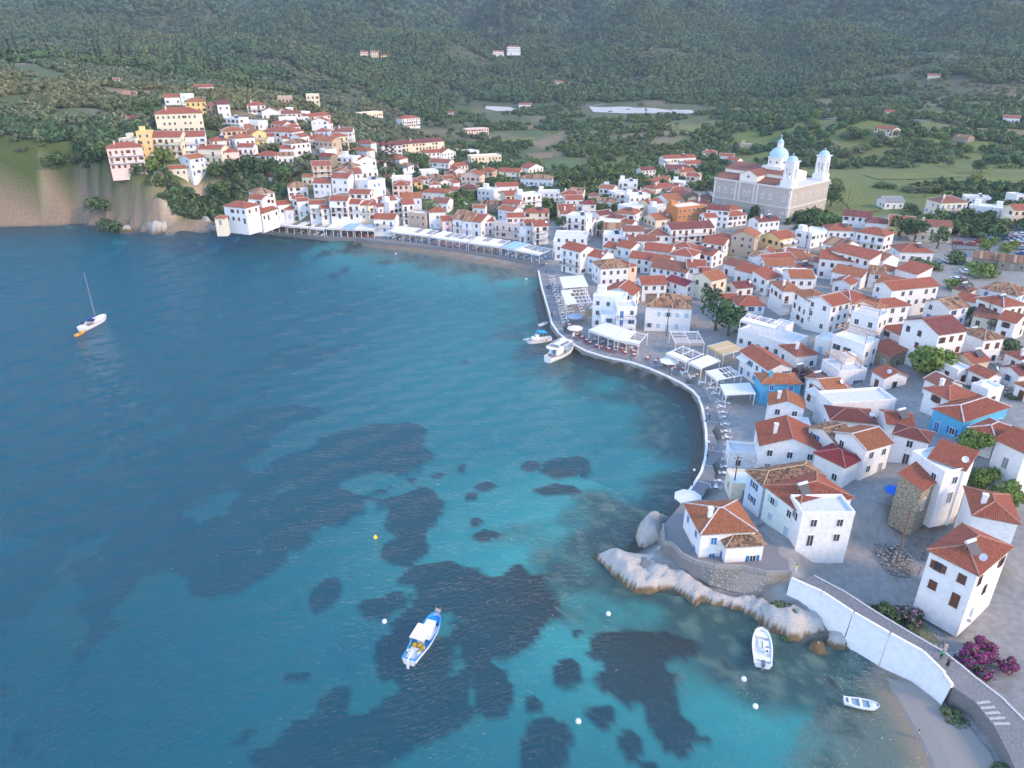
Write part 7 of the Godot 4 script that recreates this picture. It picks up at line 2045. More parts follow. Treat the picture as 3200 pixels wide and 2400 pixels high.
var tables_ := {}
func table_at(p: Vector3, yaw: float, label: String, square: bool) -> void:
	var key := "s" if square else "r"
	if not tables_.has(key):
		var t := thing("cafe_table", label, "table", p, yaw, "cafe tables along the waterfront")
		var top := MB.new()
		if square: top.box(Vector3(-0.45, 0.71, -0.45), Vector3(0.45, 0.75, 0.45), Color(0.66, 0.74, 0.80))
		else: top.tube(Vector3(0, 0.71, 0), Vector3(0, 0.75, 0), 0.45, 0.45, 14, Color(0.76, 0.76, 0.76))
		obj("table_top", top, M.paint, t)
		var l := MB.new(); l.tube(Vector3(0, 0.02, 0), Vector3(0, 0.71, 0), 0.04, 0.04, 6, Color(0.12, 0.12, 0.13)); l.cbox(Vector3(0, 0.02, 0), Vector3(0.5, 0.04, 0.08), Color(0.12, 0.12, 0.13)); l.cbox(Vector3(0, 0.021, 0), Vector3(0.08, 0.04, 0.5), Color(0.12, 0.12, 0.13))
		obj("pedestal", l, M.paint, t)
		tables_[key] = t
		return
	copy(tables_[key], "cafe_table", p, yaw, label)

func umbrella(p: Vector3, r: float, h: float, col: Color, label: String, open := true) -> void:
	var t := thing("parasol", label, "parasol", p, rng.randf())
	var po := MB.new(); po.tube(Vector3.ZERO, Vector3(0, h, 0), 0.035, 0.03, 6, Color(0.5, 0.45, 0.4)); po.tube(Vector3.ZERO, Vector3(0, 0.1, 0), 0.32, 0.3, 10, Color(0.3, 0.3, 0.3)); obj("pole", po, M.paint, t)
	var c := MB.new()
	if open:
		var n := 8
		for k in n:
			var a0 := TAU * k / n; var a1 := TAU * (k + 1) / n
			var e0 := Vector3(cos(a0) * r, h - 0.62, -sin(a0) * r); var e1 := Vector3(cos(a1) * r, h - 0.62, -sin(a1) * r)
			var tp := Vector3(0, h, 0)
			c.tri(e0, e1, tp, col * (1.0 if k % 2 else 0.97)); c.tri(e1 - Vector3(0, 0.02, 0), e0 - Vector3(0, 0.02, 0), tp - Vector3(0, 0.03, 0), col)
			c.quad(e0 - Vector3(0, 0.16, 0), e1 - Vector3(0, 0.16, 0), e1, e0, col)
	else: c.lathe(Vector3.ZERO, [[0.06, 0.75], [0.22, 0.9], [0.2, 1.7], [0.1, 2.3], [0.03, 2.5]], 9, col)
	obj("canopy", c, M.cloth, t)

# ---------------------------------------------------------------- boats
func hull(l: float, b: float, h: float, sheer: float, stern: float, inner: Color, outer: Color, rim: Color, band: Color) -> MB:
	# bow towards -z; open from above, waterline at y = 0
	var mb := MB.new()
	var n := 14
	var rows := []
	for k in n + 1:
		var f := float(k) / n   # 0 stern, 1 bow
		var wide := b * 0.5 * (lerpf(stern, 1.0, smoothstep(0.0, 0.45, f)) if f < 0.45 else sqrt(maxf(0.0, 1.0 - pow((f - 0.45) / 0.55, 2.3))))
		var y := h + sheer * pow(absf(f - 0.35) / 0.65, 2.0)
		var z := l * (0.5 - f)
		rows.append([wide, y, z, f])
	for k in n:
		var p: Array = rows[k]; var q: Array = rows[k + 1]
		for s in [-1.0, 1.0]:
			var prof := func(r: Array) -> Array:
				var rake: float = -0.06 * l * smoothstep(0.7, 1.0, r[3])
				return [Vector3(0, -0.55 * h, r[2] - rake * 1.4), Vector3(s * r[0] * 0.72, -0.15 * h, r[2] - rake), Vector3(s * r[0] * 0.93, r[1] * 0.35, r[2] - rake * 0.6), Vector3(s * r[0] * 0.97, r[1] * 0.8, r[2] - rake * 0.1), Vector3(s * r[0], r[1], r[2]), Vector3(s * maxf(r[0] - 0.16, 0.0), r[1], r[2]), Vector3(s * maxf(r[0] - 0.2, 0.0), r[1] * 0.42, r[2]), Vector3(0, r[1] * 0.40, r[2])]
			var a: Array = prof.call(p); var c: Array = prof.call(q)
			var cols := [Color(0.10, 0.06, 0.05), outer, outer, band, rim, inner, inner * 0.9]
			for j in 7:
				if s > 0: mb.quad(a[j], c[j], c[j + 1], a[j + 1], cols[j])
				else: mb.quad(c[j], a[j], a[j + 1], c[j + 1], cols[j])
	var r0: Array = rows[0]
	var w0: float = r0[0]; var y0: float = r0[1]; var z0: float = r0[2]
	if w0 > 0.05:
		mb.quad(Vector3(-w0 * 0.72, -0.15 * h, z0), Vector3(w0 * 0.72, -0.15 * h, z0), Vector3(w0, y0, z0), Vector3(-w0, y0, z0), outer)
		mb.box(Vector3(-w0, y0 - 0.12, z0 - 0.14), Vector3(w0, y0, z0 + 0.01), rim)
	return mb

func boat(called: String, label: String, stern: Vector2, bow: Vector2) -> Node3D:
	var c := (stern + bow) * 0.5; var f := bow - stern
	return thing(called, label, "boat", Vector3(c.x, 0.02, c.y), atan2(-f.x, -f.y))

func part(t: Node3D, called: String, fn: Callable, m: Material) -> MeshInstance3D:
	var mb := MB.new(); fn.call(mb); return obj(called, mb, m, t)

func build_boats() -> void:
	var wh := Color(0.78, 0.78, 0.78); var bl := Color(0.02, 0.28, 0.66); var dark := Color(0.05, 0.05, 0.06); var wood := Color(0.35, 0.2, 0.08)
	var paint: Material = M.paint
	# blue and white fishing boat
	var s: Vector2 = BOATS[0]; var e: Vector2 = BOATS[1]
	var l := s.distance_to(e); var k := l / 9.0
	var t := boat("fishing_boat", "blue and white fishing boat with white awning moored in the open bay", s, e)
	obj("hull", hull(l, l * 0.32, 0.85 * k, 0.75 * k, 0.72, Color(0.05, 0.30, 0.55), wh, bl, bl), paint, t)
	part(t, "deck", func(m): m.box(Vector3(-1.05, 0.5, -2.6) * k, Vector3(1.05, 0.62, 0.2) * k, wh); m.box(Vector3(-0.9, 0.5, 2.0) * k, Vector3(0.9, 0.6, 4.0) * k, Color(0.6, 0.62, 0.63)); m.box(Vector3(-0.75, 0.9, -4.0) * k, Vector3(0.75, 1.0, -2.6) * k, bl), paint)
	part(t, "cabin", func(m): m.box(Vector3(-0.62, 0.6, -2.4) * k, Vector3(0.62, 1.5, -0.2) * k, wh); m.box(Vector3(-0.7, 1.5, -2.5) * k, Vector3(0.7, 1.56, -0.1) * k, wh); m.box(Vector3(-0.5, 1.0, -2.43) * k, Vector3(0.5, 1.35, -2.38) * k, dark), paint)
	part(t, "awning", func(m): slab(m, Vector3(-1.1, 2.25, 2.1) * k, Vector3(1.1, 2.25, 2.1) * k, Vector3(1.1, 2.4, -0.6) * k, Vector3(-1.1, 2.4, -0.6) * k, 0.04, wh), M.cloth)
	for x in [-1.05, 1.05]:
		for z in [2.0, -0.5]:
			part(t, "awning_post", func(m): m.tube(Vector3(x, 0.6, z) * k, Vector3(x, 2.3, z) * k, 0.025, 0.025, 5, wh), paint)
	part(t, "engine_box", func(m): m.box(Vector3(-0.4, 0.6, 0.5) * k, Vector3(0.4, 1.1, 1.3) * k, Color(0.4, 0.42, 0.45)), paint)
	for q in [[-0.6, 1.7], [0.1, 1.6], [0.75, 1.9], [0.7, 2.6]]:
		part(t, "net_heap", func(m): m.lathe(Vector3(q[0], 0.55, q[1]) * k, [[0.38 * k, 0], [0.34 * k, 0.25 * k], [0.15 * k, 0.4 * k], [0.0, 0.42 * k]], 9, Color(0.45, 0.30, 0.03)), M.cloth)
	for x in [-0.75, 0.85]:
		part(t, "bucket", func(m): m.lathe(Vector3(x, 0.6, 3.1) * k, [[0.2 * k, 0], [0.26 * k, 0.35 * k], [0.2 * k, 0.34 * k], [0.17 * k, 0.1 * k]], 10, wh), paint)
	part(t, "tiller", func(m): m.bar(Vector3(0, 1.2, 3.2) * k, Vector3(0, 1.05, 4.9) * k, 0.13 * k, 0.1 * k, wh); m.bar(Vector3(0, 1.1, 4.75) * k, Vector3(0, -0.4, 4.85) * k, 0.12 * k, 0.35 * k, wh), paint)
	part(t, "bow_winch", func(m): m.box(Vector3(-0.35, 1.4, -4.7) * k, Vector3(0.35, 1.75, -4.2) * k, Color(0.35, 0.33, 0.3)); m.bar(Vector3(-0.4, 1.4, -4.6) * k, Vector3(-0.4, 2.2, -4.7) * k, 0.06, 0.06, wood); m.bar(Vector3(0.4, 1.4, -4.6) * k, Vector3(0.4, 2.2, -4.7) * k, 0.06, 0.06, wood), paint)
	# open white motor boat
	s = BOATS[2]; e = BOATS[3]; l = s.distance_to(e); var k2 := l / 6.0
	t = boat("motor_boat", "open white motor boat with grey outboard engine by the white rocks", s, e)
	obj("hull", hull(l, l * 0.40, 0.55 * k2, 0.3 * k2, 0.86, wh, wh, wh, wh), paint, t)
	part(t, "foredeck", func(m): m.box(Vector3(-0.75, 0.45, -2.5) * k2, Vector3(0.75, 0.5, -1.5) * k2, wh); m.box(Vector3(-0.5, 0.3, -1.4) * k2, Vector3(-0.05, 0.42, 0.2) * k2, Color(0.62, 0.62, 0.64)), paint)
	part(t, "bench", func(m): m.box(Vector3(0.1, 0.25, -1.0) * k2, Vector3(0.75, 0.5, 0.1) * k2, wh); m.box(Vector3(-0.9, 0.25, 1.7) * k2, Vector3(0.9, 0.5, 2.3) * k2, wh), paint)
	part(t, "console", func(m): m.box(Vector3(0.25, 0.25, 0.5) * k2, Vector3(0.75, 0.85, 1.0) * k2, wh); m.box(Vector3(0.28, 0.85, 0.5) * k2, Vector3(0.72, 1.1, 0.54) * k2, Color(0.2, 0.25, 0.3)); m.tube(Vector3(0.5, 0.8, 1.02) * k2, Vector3(0.5, 0.84, 1.06) * k2, 0.16, 0.16, 10, dark), paint)
	part(t, "outboard_engine", func(m): m.box(Vector3(-0.2, 0.5, 2.75) * k2, Vector3(0.2, 1.0, 3.4) * k2, Color(0.12, 0.15, 0.2)); m.box(Vector3(-0.1, -0.2, 3.0) * k2, Vector3(0.1, 0.5, 3.3) * k2, Color(0.2, 0.24, 0.3)); m.bar(Vector3(-0.6, 0.75, 2.5) * k2, Vector3(-0.15, 0.75, 2.9) * k2, 0.06, 0.06, dark), paint)
	part(t, "bow_rail", func(m): m.tube(Vector3(-0.95, 0.95, -1.9) * k2, Vector3(-0.3, 1.05, -2.9) * k2, 0.025, 0.025, 5); m.tube(Vector3(0.95, 0.95, -1.9) * k2, Vector3(0.3, 1.05, -2.9) * k2, 0.025, 0.025, 5), M.steel)
	# small rowing boat off the beach
	s = BOATS[4]; e = BOATS[5]; l = s.distance_to(e); var k3 := l / 4.2
	t = boat("rowing_boat", "small white rowing boat with pale blue inside off the pebble beach", s, e)
	obj("hull", hull(l, l * 0.38, 0.45 * k3, 0.25 * k3, 0.72, Color(0.30, 0.42, 0.50), wh, wh, wh), paint, t)
	for z in [-1.1, 0.1, 1.4]: part(t, "thwart", func(m): m.box(Vector3(-0.62, 0.36, z - 0.16) * k3, Vector3(0.62, 0.42, z + 0.16) * k3, wh), paint)
	part(t, "foredeck", func(m): m.box(Vector3(-0.4, 0.46, -1.75) * k3, Vector3(0.4, 0.5, -1.2) * k3, wh), paint)
	# sailing yacht at anchor
	s = BOATS[6]; e = BOATS[7]; l = s.distance_to(e); var k4 := l / 11.0
	t = boat("sailing_yacht", "white sailing yacht with bare mast and blue sail cover at anchor", s, e)
	obj("hull", hull(l, l * 0.34, 1.05 * k4, 0.4 * k4, 0.8, wh, wh, wh, Color(0.5, 0.5, 0.52)), paint, t)
	part(t, "deck", func(m): m.box(Vector3(-1.25, 0.95, -3.6) * k4, Vector3(1.25, 1.05, 1.5) * k4, wh); m.box(Vector3(-0.8, 1.05, -3.0) * k4, Vector3(0.8, 1.45, 0.6) * k4, wh); m.box(Vector3(-1.4, 0.9, 4.0) * k4, Vector3(1.4, 1.05, 5.4) * k4, wh), paint)
	part(t, "cockpit", func(m): m.box(Vector3(-0.6, 0.7, 1.6) * k4, Vector3(0.6, 0.8, 4.0) * k4, Color(0.3, 0.13, 0.06)), paint)
	part(t, "spray_hood", func(m): m.box(Vector3(-0.9, 1.4, 0.4) * k4, Vector3(0.9, 2.0, 1.5) * k4, Color(0.03, 0.06, 0.16)); m.box(Vector3(-1.5, 1.3, 3.0) * k4, Vector3(-0.6, 1.9, 3.7) * k4, Color(0.03, 0.06, 0.16)), M.cloth)
	part(t, "mast", func(m): m.tube(Vector3(0, 1.0, -1.2) * k4, Vector3(0, 15.5, -1.2) * k4, 0.11, 0.08, 7), M.steel)
	part(t, "boom", func(m): m.tube(Vector3(0, 2.4, -1.1) * k4, Vector3(0, 2.6, 3.0) * k4, 0.22, 0.16, 7, Color(0.05, 0.09, 0.28)), M.cloth)
	for z in [-5.4, 5.3]: part(t, "stay", func(m): m.tube(Vector3(0, 1.2, z) * k4, Vector3(0, 15.4, -1.2) * k4, 0.02, 0.02, 4), M.metal_dark)
	t = boat("dinghy", "orange inflatable dinghy tied behind the yacht", BOATS[8], BOATS[9])
	obj("hull", hull(BOATS[8].distance_to(BOATS[9]), 1.4, 0.4, 0.15, 0.8, Color(0.75, 0.38, 0.05), Color(0.75, 0.38, 0.05), Color(0.8, 0.45, 0.08), Color(0.75, 0.38, 0.05)), paint, t)
	part(t, "thwart", func(m): m.box(Vector3(-0.5, 0.3, -0.2), Vector3(0.5, 0.36, 0.2), dark), paint)
	# two white caiques and a tender by the quay
	for q in 2:
		s = BOATS[10 + q * 2]; e = BOATS[11 + q * 2]; l = s.distance_to(e); var kk := l / 8.0
		t = boat("caique", ["white wooden boat with blue sun canopy beside the quay", "white caique with curved wheelhouse roof tied up to the quay"][q], s, e)
		obj("hull", hull(l, l * 0.36, 0.85 * kk, 0.7 * kk, 0.5, Color(0.66, 0.66, 0.64), wh, wh, Color(0.2, 0.2, 0.22)), paint, t)
		if q == 0:
			part(t, "cabin", func(m): m.box(Vector3(-0.8, 0.8, -2.2) * kk, Vector3(0.8, 1.7, -0.2) * kk, wh); m.box(Vector3(-0.65, 1.7, -1.2) * kk, Vector3(0.65, 2.3, -0.2) * kk, wh); m.box(Vector3(-0.5, 1.85, -1.24) * kk, Vector3(0.5, 2.2, -1.19) * kk, Color(0.3, 0.3, 0.3)), paint)
			for z in [-1.6, -1.1]: part(t, "porthole", func(m): m.tube(Vector3(-0.86, 1.2, z) * kk, Vector3(0.86, 1.2, z) * kk, 0.13, 0.13, 8, dark), paint)
			part(t, "sun_canopy", func(m): slab(m, Vector3(-1.2, 3.0, 2.2) * kk, Vector3(1.2, 3.0, 2.2) * kk, Vector3(1.2, 3.25, -0.4) * kk, Vector3(-1.2, 3.25, -0.4) * kk, 0.04, Color(0.02, 0.34, 0.66)), M.cloth)
			part(t, "canopy_frame", func(m):
				for x in [-1.1, 1.1]:
					m.bar(Vector3(x, 0.9, 2.1) * kk, Vector3(x, 3.0, 2.1) * kk, 0.05, 0.05, wh); m.bar(Vector3(x * 0.6, 2.2, -0.5) * kk, Vector3(x, 3.2, -0.3) * kk, 0.06, 0.06, wh), paint)
			part(t, "bowsprit", func(m): m.box(Vector3(-0.18, 1.35, -5.0) * kk, Vector3(0.18, 1.45, -3.4) * kk, wh), paint)
			for z in [1.2, 1.9]: part(t, "fender", func(m): m.tube(Vector3(-1.35, 0.5, z) * kk, Vector3(-1.35, 1.0, z) * kk, 0.16, 0.16, 8, Color(0.6, 0.12, 0.08) if z > 1.5 else wh), paint)
		else:
			part(t, "wheelhouse", func(m): m.box(Vector3(-0.85, 0.8, 0.2) * kk, Vector3(0.85, 2.2, 2.2) * kk, wh); m.box(Vector3(-0.35, 0.9, 2.18) * kk, Vector3(0.0, 2.0, 2.24) * kk, Color(0.02, 0.34, 0.66)); m.box(Vector3(0.1, 0.9, 2.18) * kk, Vector3(0.45, 2.0, 2.24) * kk, dark), paint)
			part(t, "roof", func(m): m.box(Vector3(-1.15, 2.2, -2.2) * kk, Vector3(1.15, 2.34, 2.5) * kk, wh); m.tube(Vector3(0, 2.2, 2.4) * kk, Vector3(0, 2.34, 2.4) * kk, 1.15 * kk, 1.15 * kk, 16, wh), paint)
			for x in [-1.0, 1.0]: part(t, "rolled_cover", func(m): m.tube(Vector3(x, 2.45, -0.9) * kk, Vector3(x, 2.45, 1.2) * kk, 0.22 * kk, 0.22 * kk, 8, Color(0.2, 0.22, 0.27)), M.cloth)
			for x in [-1.0, 1.0]: part(t, "roof_post", func(m): m.bar(Vector3(x, 0.9, -2.1) * kk, Vector3(x, 2.2, -2.1) * kk, 0.06, 0.06, wh), paint)
			part(t, "bench", func(m): m.box(Vector3(-0.9, 0.6, -2.4) * kk, Vector3(0.9, 0.85, -0.6) * kk, Color(0.4, 0.45, 0.5)), paint)
			part(t, "flag", func(m): m.bar(Vector3(0, 1.2, -3.6) * kk, Vector3(0, 3.0, -3.9) * kk, 0.04, 0.04, wh); m.box(Vector3(-0.02, 2.2, -4.6) * kk, Vector3(0.02, 2.9, -3.9) * kk, Color(0.45, 0.6, 0.8)), M.cloth)
	t = boat("tender", "tiny white tender floating beside the quay", BOATS[14], BOATS[15])
	obj("hull", hull(BOATS[14].distance_to(BOATS[15]), 1.4, 0.45, 0.15, 0.75, Color(0.4, 0.4, 0.42), wh, wh, wh), paint, t)
	part(t, "thwart", func(m): m.box(Vector3(-0.55, 0.3, -0.2), Vector3(0.55, 0.36, 0.2), wh), paint)
	for b in BUOYS:
		var col := Color(0.8, 0.62, 0.05) if b[2] == 1 else Color(0.78, 0.78, 0.78)
		var m := MB.new(); m.lathe(Vector3.ZERO, [[0.0, -0.32], [0.3, -0.2], [0.38, 0.0], [0.3, 0.24], [0.1, 0.34], [0.06, 0.55 if b[2] == 1 else 0.4], [0.0, 0.56 if b[2] == 1 else 0.41]], 10, col)
		var o := obj("buoy", m, paint); o.position = Vector3(b[0], 0.05, b[1])
		tag(o, "yellow mooring buoy in the open bay" if b[2] == 1 else "small white mooring buoy on the water", "buoy", "mooring buoys")

var BOATS := PackedVector2Array([Vector2(-14.41,-74.27),Vector2(-11.12,-83.16),Vector2(34.87,-73.70),Vector2(36.85,-80.53),Vector2(43.76,-67.92),Vector2(47.93,-66.81),Vector2(-131.66,-205.75),Vector2(-130.28,-217.25),Vector2(-130.94,-200.89),Vector2(-130.39,-205.20),Vector2(11.58,-198.27),Vector2(4.22,-195.21),Vector2(9.69,-181.45),Vector2(17.44,-191.73),Vector2(8.47,-209.96),Vector2(11.17,-212.26)])
var BUOYS := [[-24.1,-103.1,1],[-19.2,-82.6,0],[8.5,-64.9,0],[31.7,-71.7,0],[31.9,-67.2,0],[14.7,-84.2,0],[-49.1,-297.3,0],[5.4,-260.5,0]]

# ---------------------------------------------------------------- cars
var cars := {}
const CARC := {"white": Color(0.72, 0.72, 0.73), "navy": Color(0.02, 0.035, 0.09), "pale blue": Color(0.30, 0.40, 0.52), "blue": Color(0.03, 0.12, 0.36), "red": Color(0.42, 0.03, 0.03), "dark green": Color(0.02, 0.06, 0.05), "grey": Color(0.22, 0.23, 0.25), "black": Color(0.02, 0.02, 0.024), "orange": Color(0.5, 0.1, 0.04)}
func car_at(col: String, p: Vector3, yaw: float, van: bool, where: String) -> void:
	var key := col + ("v" if van else "")
	var label := ("%s delivery van parked %s" if van else "%s car parked %s") % [col, where]
	if cars.has(key):
		copy(cars[key], "parked_car" if not van else "parked_van", p, yaw, label); return
	var t := thing("parked_car" if not van else "parked_van", label, "van" if van else "car", p, yaw, "vehicles parked in the village")
	var c: Color = CARC[col]
	var w := 0.86; var L := 2.1 if not van else 2.7; var top := 1.46 if not van else 2.3
	var b := MB.new()
	var side := [[-L, 0.35], [-L, 0.72], [-L + 0.12, 0.86], [-L * 0.48, 0.95], [L * 0.86, 0.98], [L, 0.85], [L, 0.35]] if not van else [[-L, 0.35], [-L, 0.95], [-L * 0.82, 1.15], [-L * 0.6, 1.95], [-L * 0.45, 2.28], [L, 2.3], [L, 0.35]]
	for k in side.size() - 1:
		var a: Array = side[k]; var d: Array = side[k + 1]
		b.quad(Vector3(-w, a[1], a[0]), Vector3(-w, d[1], d[0]), Vector3(w, d[1], d[0]), Vector3(w, a[1], a[0]), c)
	for s in [-1.0, 1.0]:
		var pts := PackedVector2Array()
		for q in side: pts.push_back(Vector2(q[0], q[1]))
		var tri := Geometry2D.triangulate_polygon(pts)
		for q in range(0, tri.size(), 3):
			var f := [Vector3(s * w, pts[tri[q]].y, pts[tri[q]].x), Vector3(s * w, pts[tri[q + 1]].y, pts[tri[q + 1]].x), Vector3(s * w, pts[tri[q + 2]].y, pts[tri[q + 2]].x)]
			if (f[1] - f[0]).cross(f[2] - f[0]).x * s < 0.0: f.reverse()
			b.tri(f[0], f[1], f[2], c)
	obj("body", b, M.car, t)
	if not van:
		var g := MB.new()
		var lo := [Vector3(-w * 0.97, 0.94, -L * 0.5), Vector3(w * 0.97, 0.94, -L * 0.5), Vector3(w * 0.97, 0.97, L * 0.84), Vector3(-w * 0.97, 0.97, L * 0.84)]
		var hi := [Vector3(-w * 0.76, top - 0.06, -L * 0.16), Vector3(w * 0.76, top - 0.06, -L * 0.16), Vector3(w * 0.76, top - 0.06, L * 0.58), Vector3(-w * 0.76, top - 0.06, L * 0.58)]
		for k in 4: g.quad(lo[(k + 1) % 4], lo[k], hi[k], hi[(k + 1) % 4], Color.WHITE)
		obj("windows", g, M.glass, t)
		var r := MB.new(); slab(r, hi[3] + Vector3(0, 0.06, 0), hi[2] + Vector3(0, 0.06, 0), hi[1] + Vector3(0, 0.06, 0), hi[0] + Vector3(0, 0.06, 0), 0.07, c); obj("roof", r, M.car, t)
	else:
		var g := MB.new(); g.quad(Vector3(-w * 0.9, 1.2, -L * 0.815 - 0.02), Vector3(-w * 0.9, 1.9, -L * 0.61 - 0.02), Vector3(w * 0.9, 1.9, -L * 0.61 - 0.02), Vector3(w * 0.9, 1.2, -L * 0.815 - 0.02), Color.WHITE); obj("windscreen", g, M.glass, t)
	for x in [-w + 0.08, w - 0.08]:
		for z in [-L * 0.62, L * 0.62]:
			var o := obj("wheel", shape_of("wheel", func():
				var m := MB.new(); m.tube(Vector3(-0.11, 0, 0), Vector3(0.11, 0, 0), 0.33, 0.33, 12, Color(0.02, 0.02, 0.022)); m.tube(Vector3(-0.118, 0, 0), Vector3(0.118, 0, 0), 0.19, 0.19, 8, Color(0.4, 0.4, 0.42)); return m), M.paint, t)
			o.position = Vector3(x, 0.33, z)
	for x in [-0.6, 0.6]:
		var o := obj("headlight", shape_of("headlight", func():
			var m := MB.new(); m.cbox(Vector3.ZERO, Vector3(0.3, 0.14, 0.06), Color(0.7, 0.72, 0.74)); return m), M.paint, t)
		o.position = Vector3(x, 0.66 if not van else 0.85, -L - 0.01)
		var q := obj("tail_light", shape_of("tail", func():
			var m := MB.new(); m.cbox(Vector3.ZERO, Vector3(0.22, 0.16, 0.05), Color(0.3, 0.01, 0.01)); return m), M.paint, t)
		q.position = Vector3(x * 1.1, 0.72, L + 0.01)
	cars[key] = t

# ---------------------------------------------------------------- people
func figure(pose: String, top: Color, legs: Color, skin: Color, hair: Color) -> ArrayMesh:
	# one continuous body: smooth union of tapered limbs, meshed as surface nets; faces -z
	var B := []   # a, b, ra, rb, colour
	var hip := 0.92; var j := {}
	var sit := pose == "sit"
	if sit: hip = 0.50
	var nk := Vector3(0, hip + 0.52, 0.02); var hd := Vector3(0, hip + 0.70, -0.01)
	B.append([Vector3(0, hip + 0.04, 0), Vector3(0, hip + 0.24, 0), 0.135, 0.12, legs if pose != "bare" else legs]); B.append([Vector3(0, hip + 0.22, 0), Vector3(0, hip + 0.42, 0), 0.12, 0.135, top])
	B.append([Vector3(-0.15, hip + 0.44, 0.0), Vector3(0.15, hip + 0.44, 0.0), 0.075, 0.075, top]); B.append([nk, hd, 0.05, 0.055, skin])
	B.append([hd + Vector3(0, 0.02, 0), hd + Vector3(0, 0.09, -0.005), 0.085, 0.095, skin]); B.append([hd + Vector3(0, 0.03, -0.085), hd + Vector3(0, 0.05, -0.1), 0.018, 0.014, skin])
	B.append([hd + Vector3(0, 0.08, 0.03), hd + Vector3(0, 0.13, 0.0), 0.1, 0.088, hair])
	for s in [-1.0, 1.0]:
		var sh := Vector3(s * 0.185, hip + 0.43, 0)
		var el: Vector3; var ha: Vector3
		if sit:
			el = sh + Vector3(s * 0.05, -0.24, -0.12); ha = el + Vector3(-s * 0.06, 0.02, -0.24)
		elif pose == "walk":
			el = sh + Vector3(s * 0.04, -0.27, 0.06 * s); ha = el + Vector3(0, -0.22, -0.10 - 0.08 * s)
		else:
			el = sh + Vector3(s * 0.06, -0.28, 0.02); ha = el + Vector3(s * 0.01, -0.25, -0.05)
		B.append([sh, el, 0.055, 0.045, top]); B.append([el, ha, 0.042, 0.032, skin]); B.append([ha, ha + (ha - el).normalized() * 0.12, 0.036, 0.022, skin])
		var hp := Vector3(s * 0.095, hip, 0)
		var kn: Vector3; var an: Vector3
		if sit:
			kn = hp + Vector3(s * 0.04, 0.02, -0.42); an = kn + Vector3(0, -0.44, 0.02)
		elif pose == "walk":
			kn = hp + Vector3(0, -0.43, -0.12 * s - 0.04); an = kn + Vector3(0, -0.41, 0.05 if s > 0 else 0.18)
		else:
			kn = hp + Vector3(s * 0.01, -0.43, -0.01); an = kn + Vector3(0, -0.41, 0.02)
		B.append([hp, kn, 0.088, 0.062, legs]); B.append([kn, an, 0.055, 0.038, skin if pose != "walk" else legs]); B.append([an, an + Vector3(0, -0.03, -0.15), 0.04, 0.032, Color(0.08, 0.07, 0.06)])
	if pose == "dress": B.append([Vector3(0, hip + 0.1, 0), Vector3(0, 0.42, 0), 0.14, 0.21, legs])
	var st := 0.036
	var lo := Vector3(-0.4, -0.06, -0.66 if sit else -0.36); var n := Vector3i(23, 52, 29 if sit else 21)
	var F := PackedFloat32Array(); F.resize(n.x * n.y * n.z); F.fill(0.5)
	for b in B:
		var a: Vector3 = b[0]; var ab: Vector3 = b[1] - b[0]; var ll := maxf(ab.length_squared(), 1e-6)
		var rr := maxf(b[2], b[3]) + 0.1
		var c0 := Vector3i(((a.min(b[1]) - lo - Vector3.ONE * rr) / st).floor()); var c1 := Vector3i(((a.max(b[1]) - lo + Vector3.ONE * rr) / st).ceil())
		for z in range(maxi(c0.z, 0), mini(c1.z + 1, n.z)):
			for y in range(maxi(c0.y, 0), mini(c1.y + 1, n.y)):
				for x in range(maxi(c0.x, 0), mini(c1.x + 1, n.x)):
					var p := lo + Vector3(x, y, z) * st
					var t := clampf((p - a).dot(ab) / ll, 0, 1)
					var d := p.distance_to(a + ab * t) - lerpf(b[2], b[3], t)
					var q := (z * n.y + y) * n.x + x
					var e := F[q]; var kk := 0.03
					var hh := clampf(0.5 + 0.5 * (e - d) / kk, 0, 1)
					F[q] = lerpf(e, d, hh) - kk * hh * (1.0 - hh)
	var id := {}; var vv := PackedVector3Array(); var cc := PackedColorArray(); var ii := PackedInt32Array()
	for z in n.z - 1:
		for y in n.y - 1:
			for x in n.x - 1:
				var sum := Vector3.ZERO; var cnt := 0; var neg := 0
				var co := []
				for k in 8:
					var f := F[((z + (k >> 2)) * n.y + y + ((k >> 1) & 1)) * n.x + x + (k & 1)]
					co.append(f)
					if f < 0.0: neg += 1
				if neg == 0 or neg == 8: continue
				for ed in [[0, 1], [2, 3], [4, 5], [6, 7], [0, 2], [1, 3], [4, 6], [5, 7], [0, 4], [1, 5], [2, 6], [3, 7]]:
					var fa: float = co[ed[0]]; var fb: float = co[ed[1]]
					if (fa < 0.0) != (fb < 0.0):
						var t := fa / (fa - fb)
						var pa := Vector3(ed[0] & 1, (ed[0] >> 1) & 1, ed[0] >> 2); var pb := Vector3(ed[1] & 1, (ed[1] >> 1) & 1, ed[1] >> 2)
						sum += pa.lerp(pb, t); cnt += 1
				var p := lo + (Vector3(x, y, z) + sum / cnt) * st
				id[(z * n.y + y) * n.x + x] = vv.size()
				vv.push_back(p)
				var best := 1e9; var col := skin
				for b in B:
					var ab: Vector3 = b[1] - b[0]
					var t := clampf((p - b[0]).dot(ab) / maxf(ab.length_squared(), 1e-6), 0, 1)
					var d: float = p.distance_to(b[0] + ab * t) - lerpf(b[2], b[3], t)
					if d < best:
						best = d; col = b[4]
				cc.push_back(col)
	var sx := 1; var sy := n.x; var sz := n.x * n.y
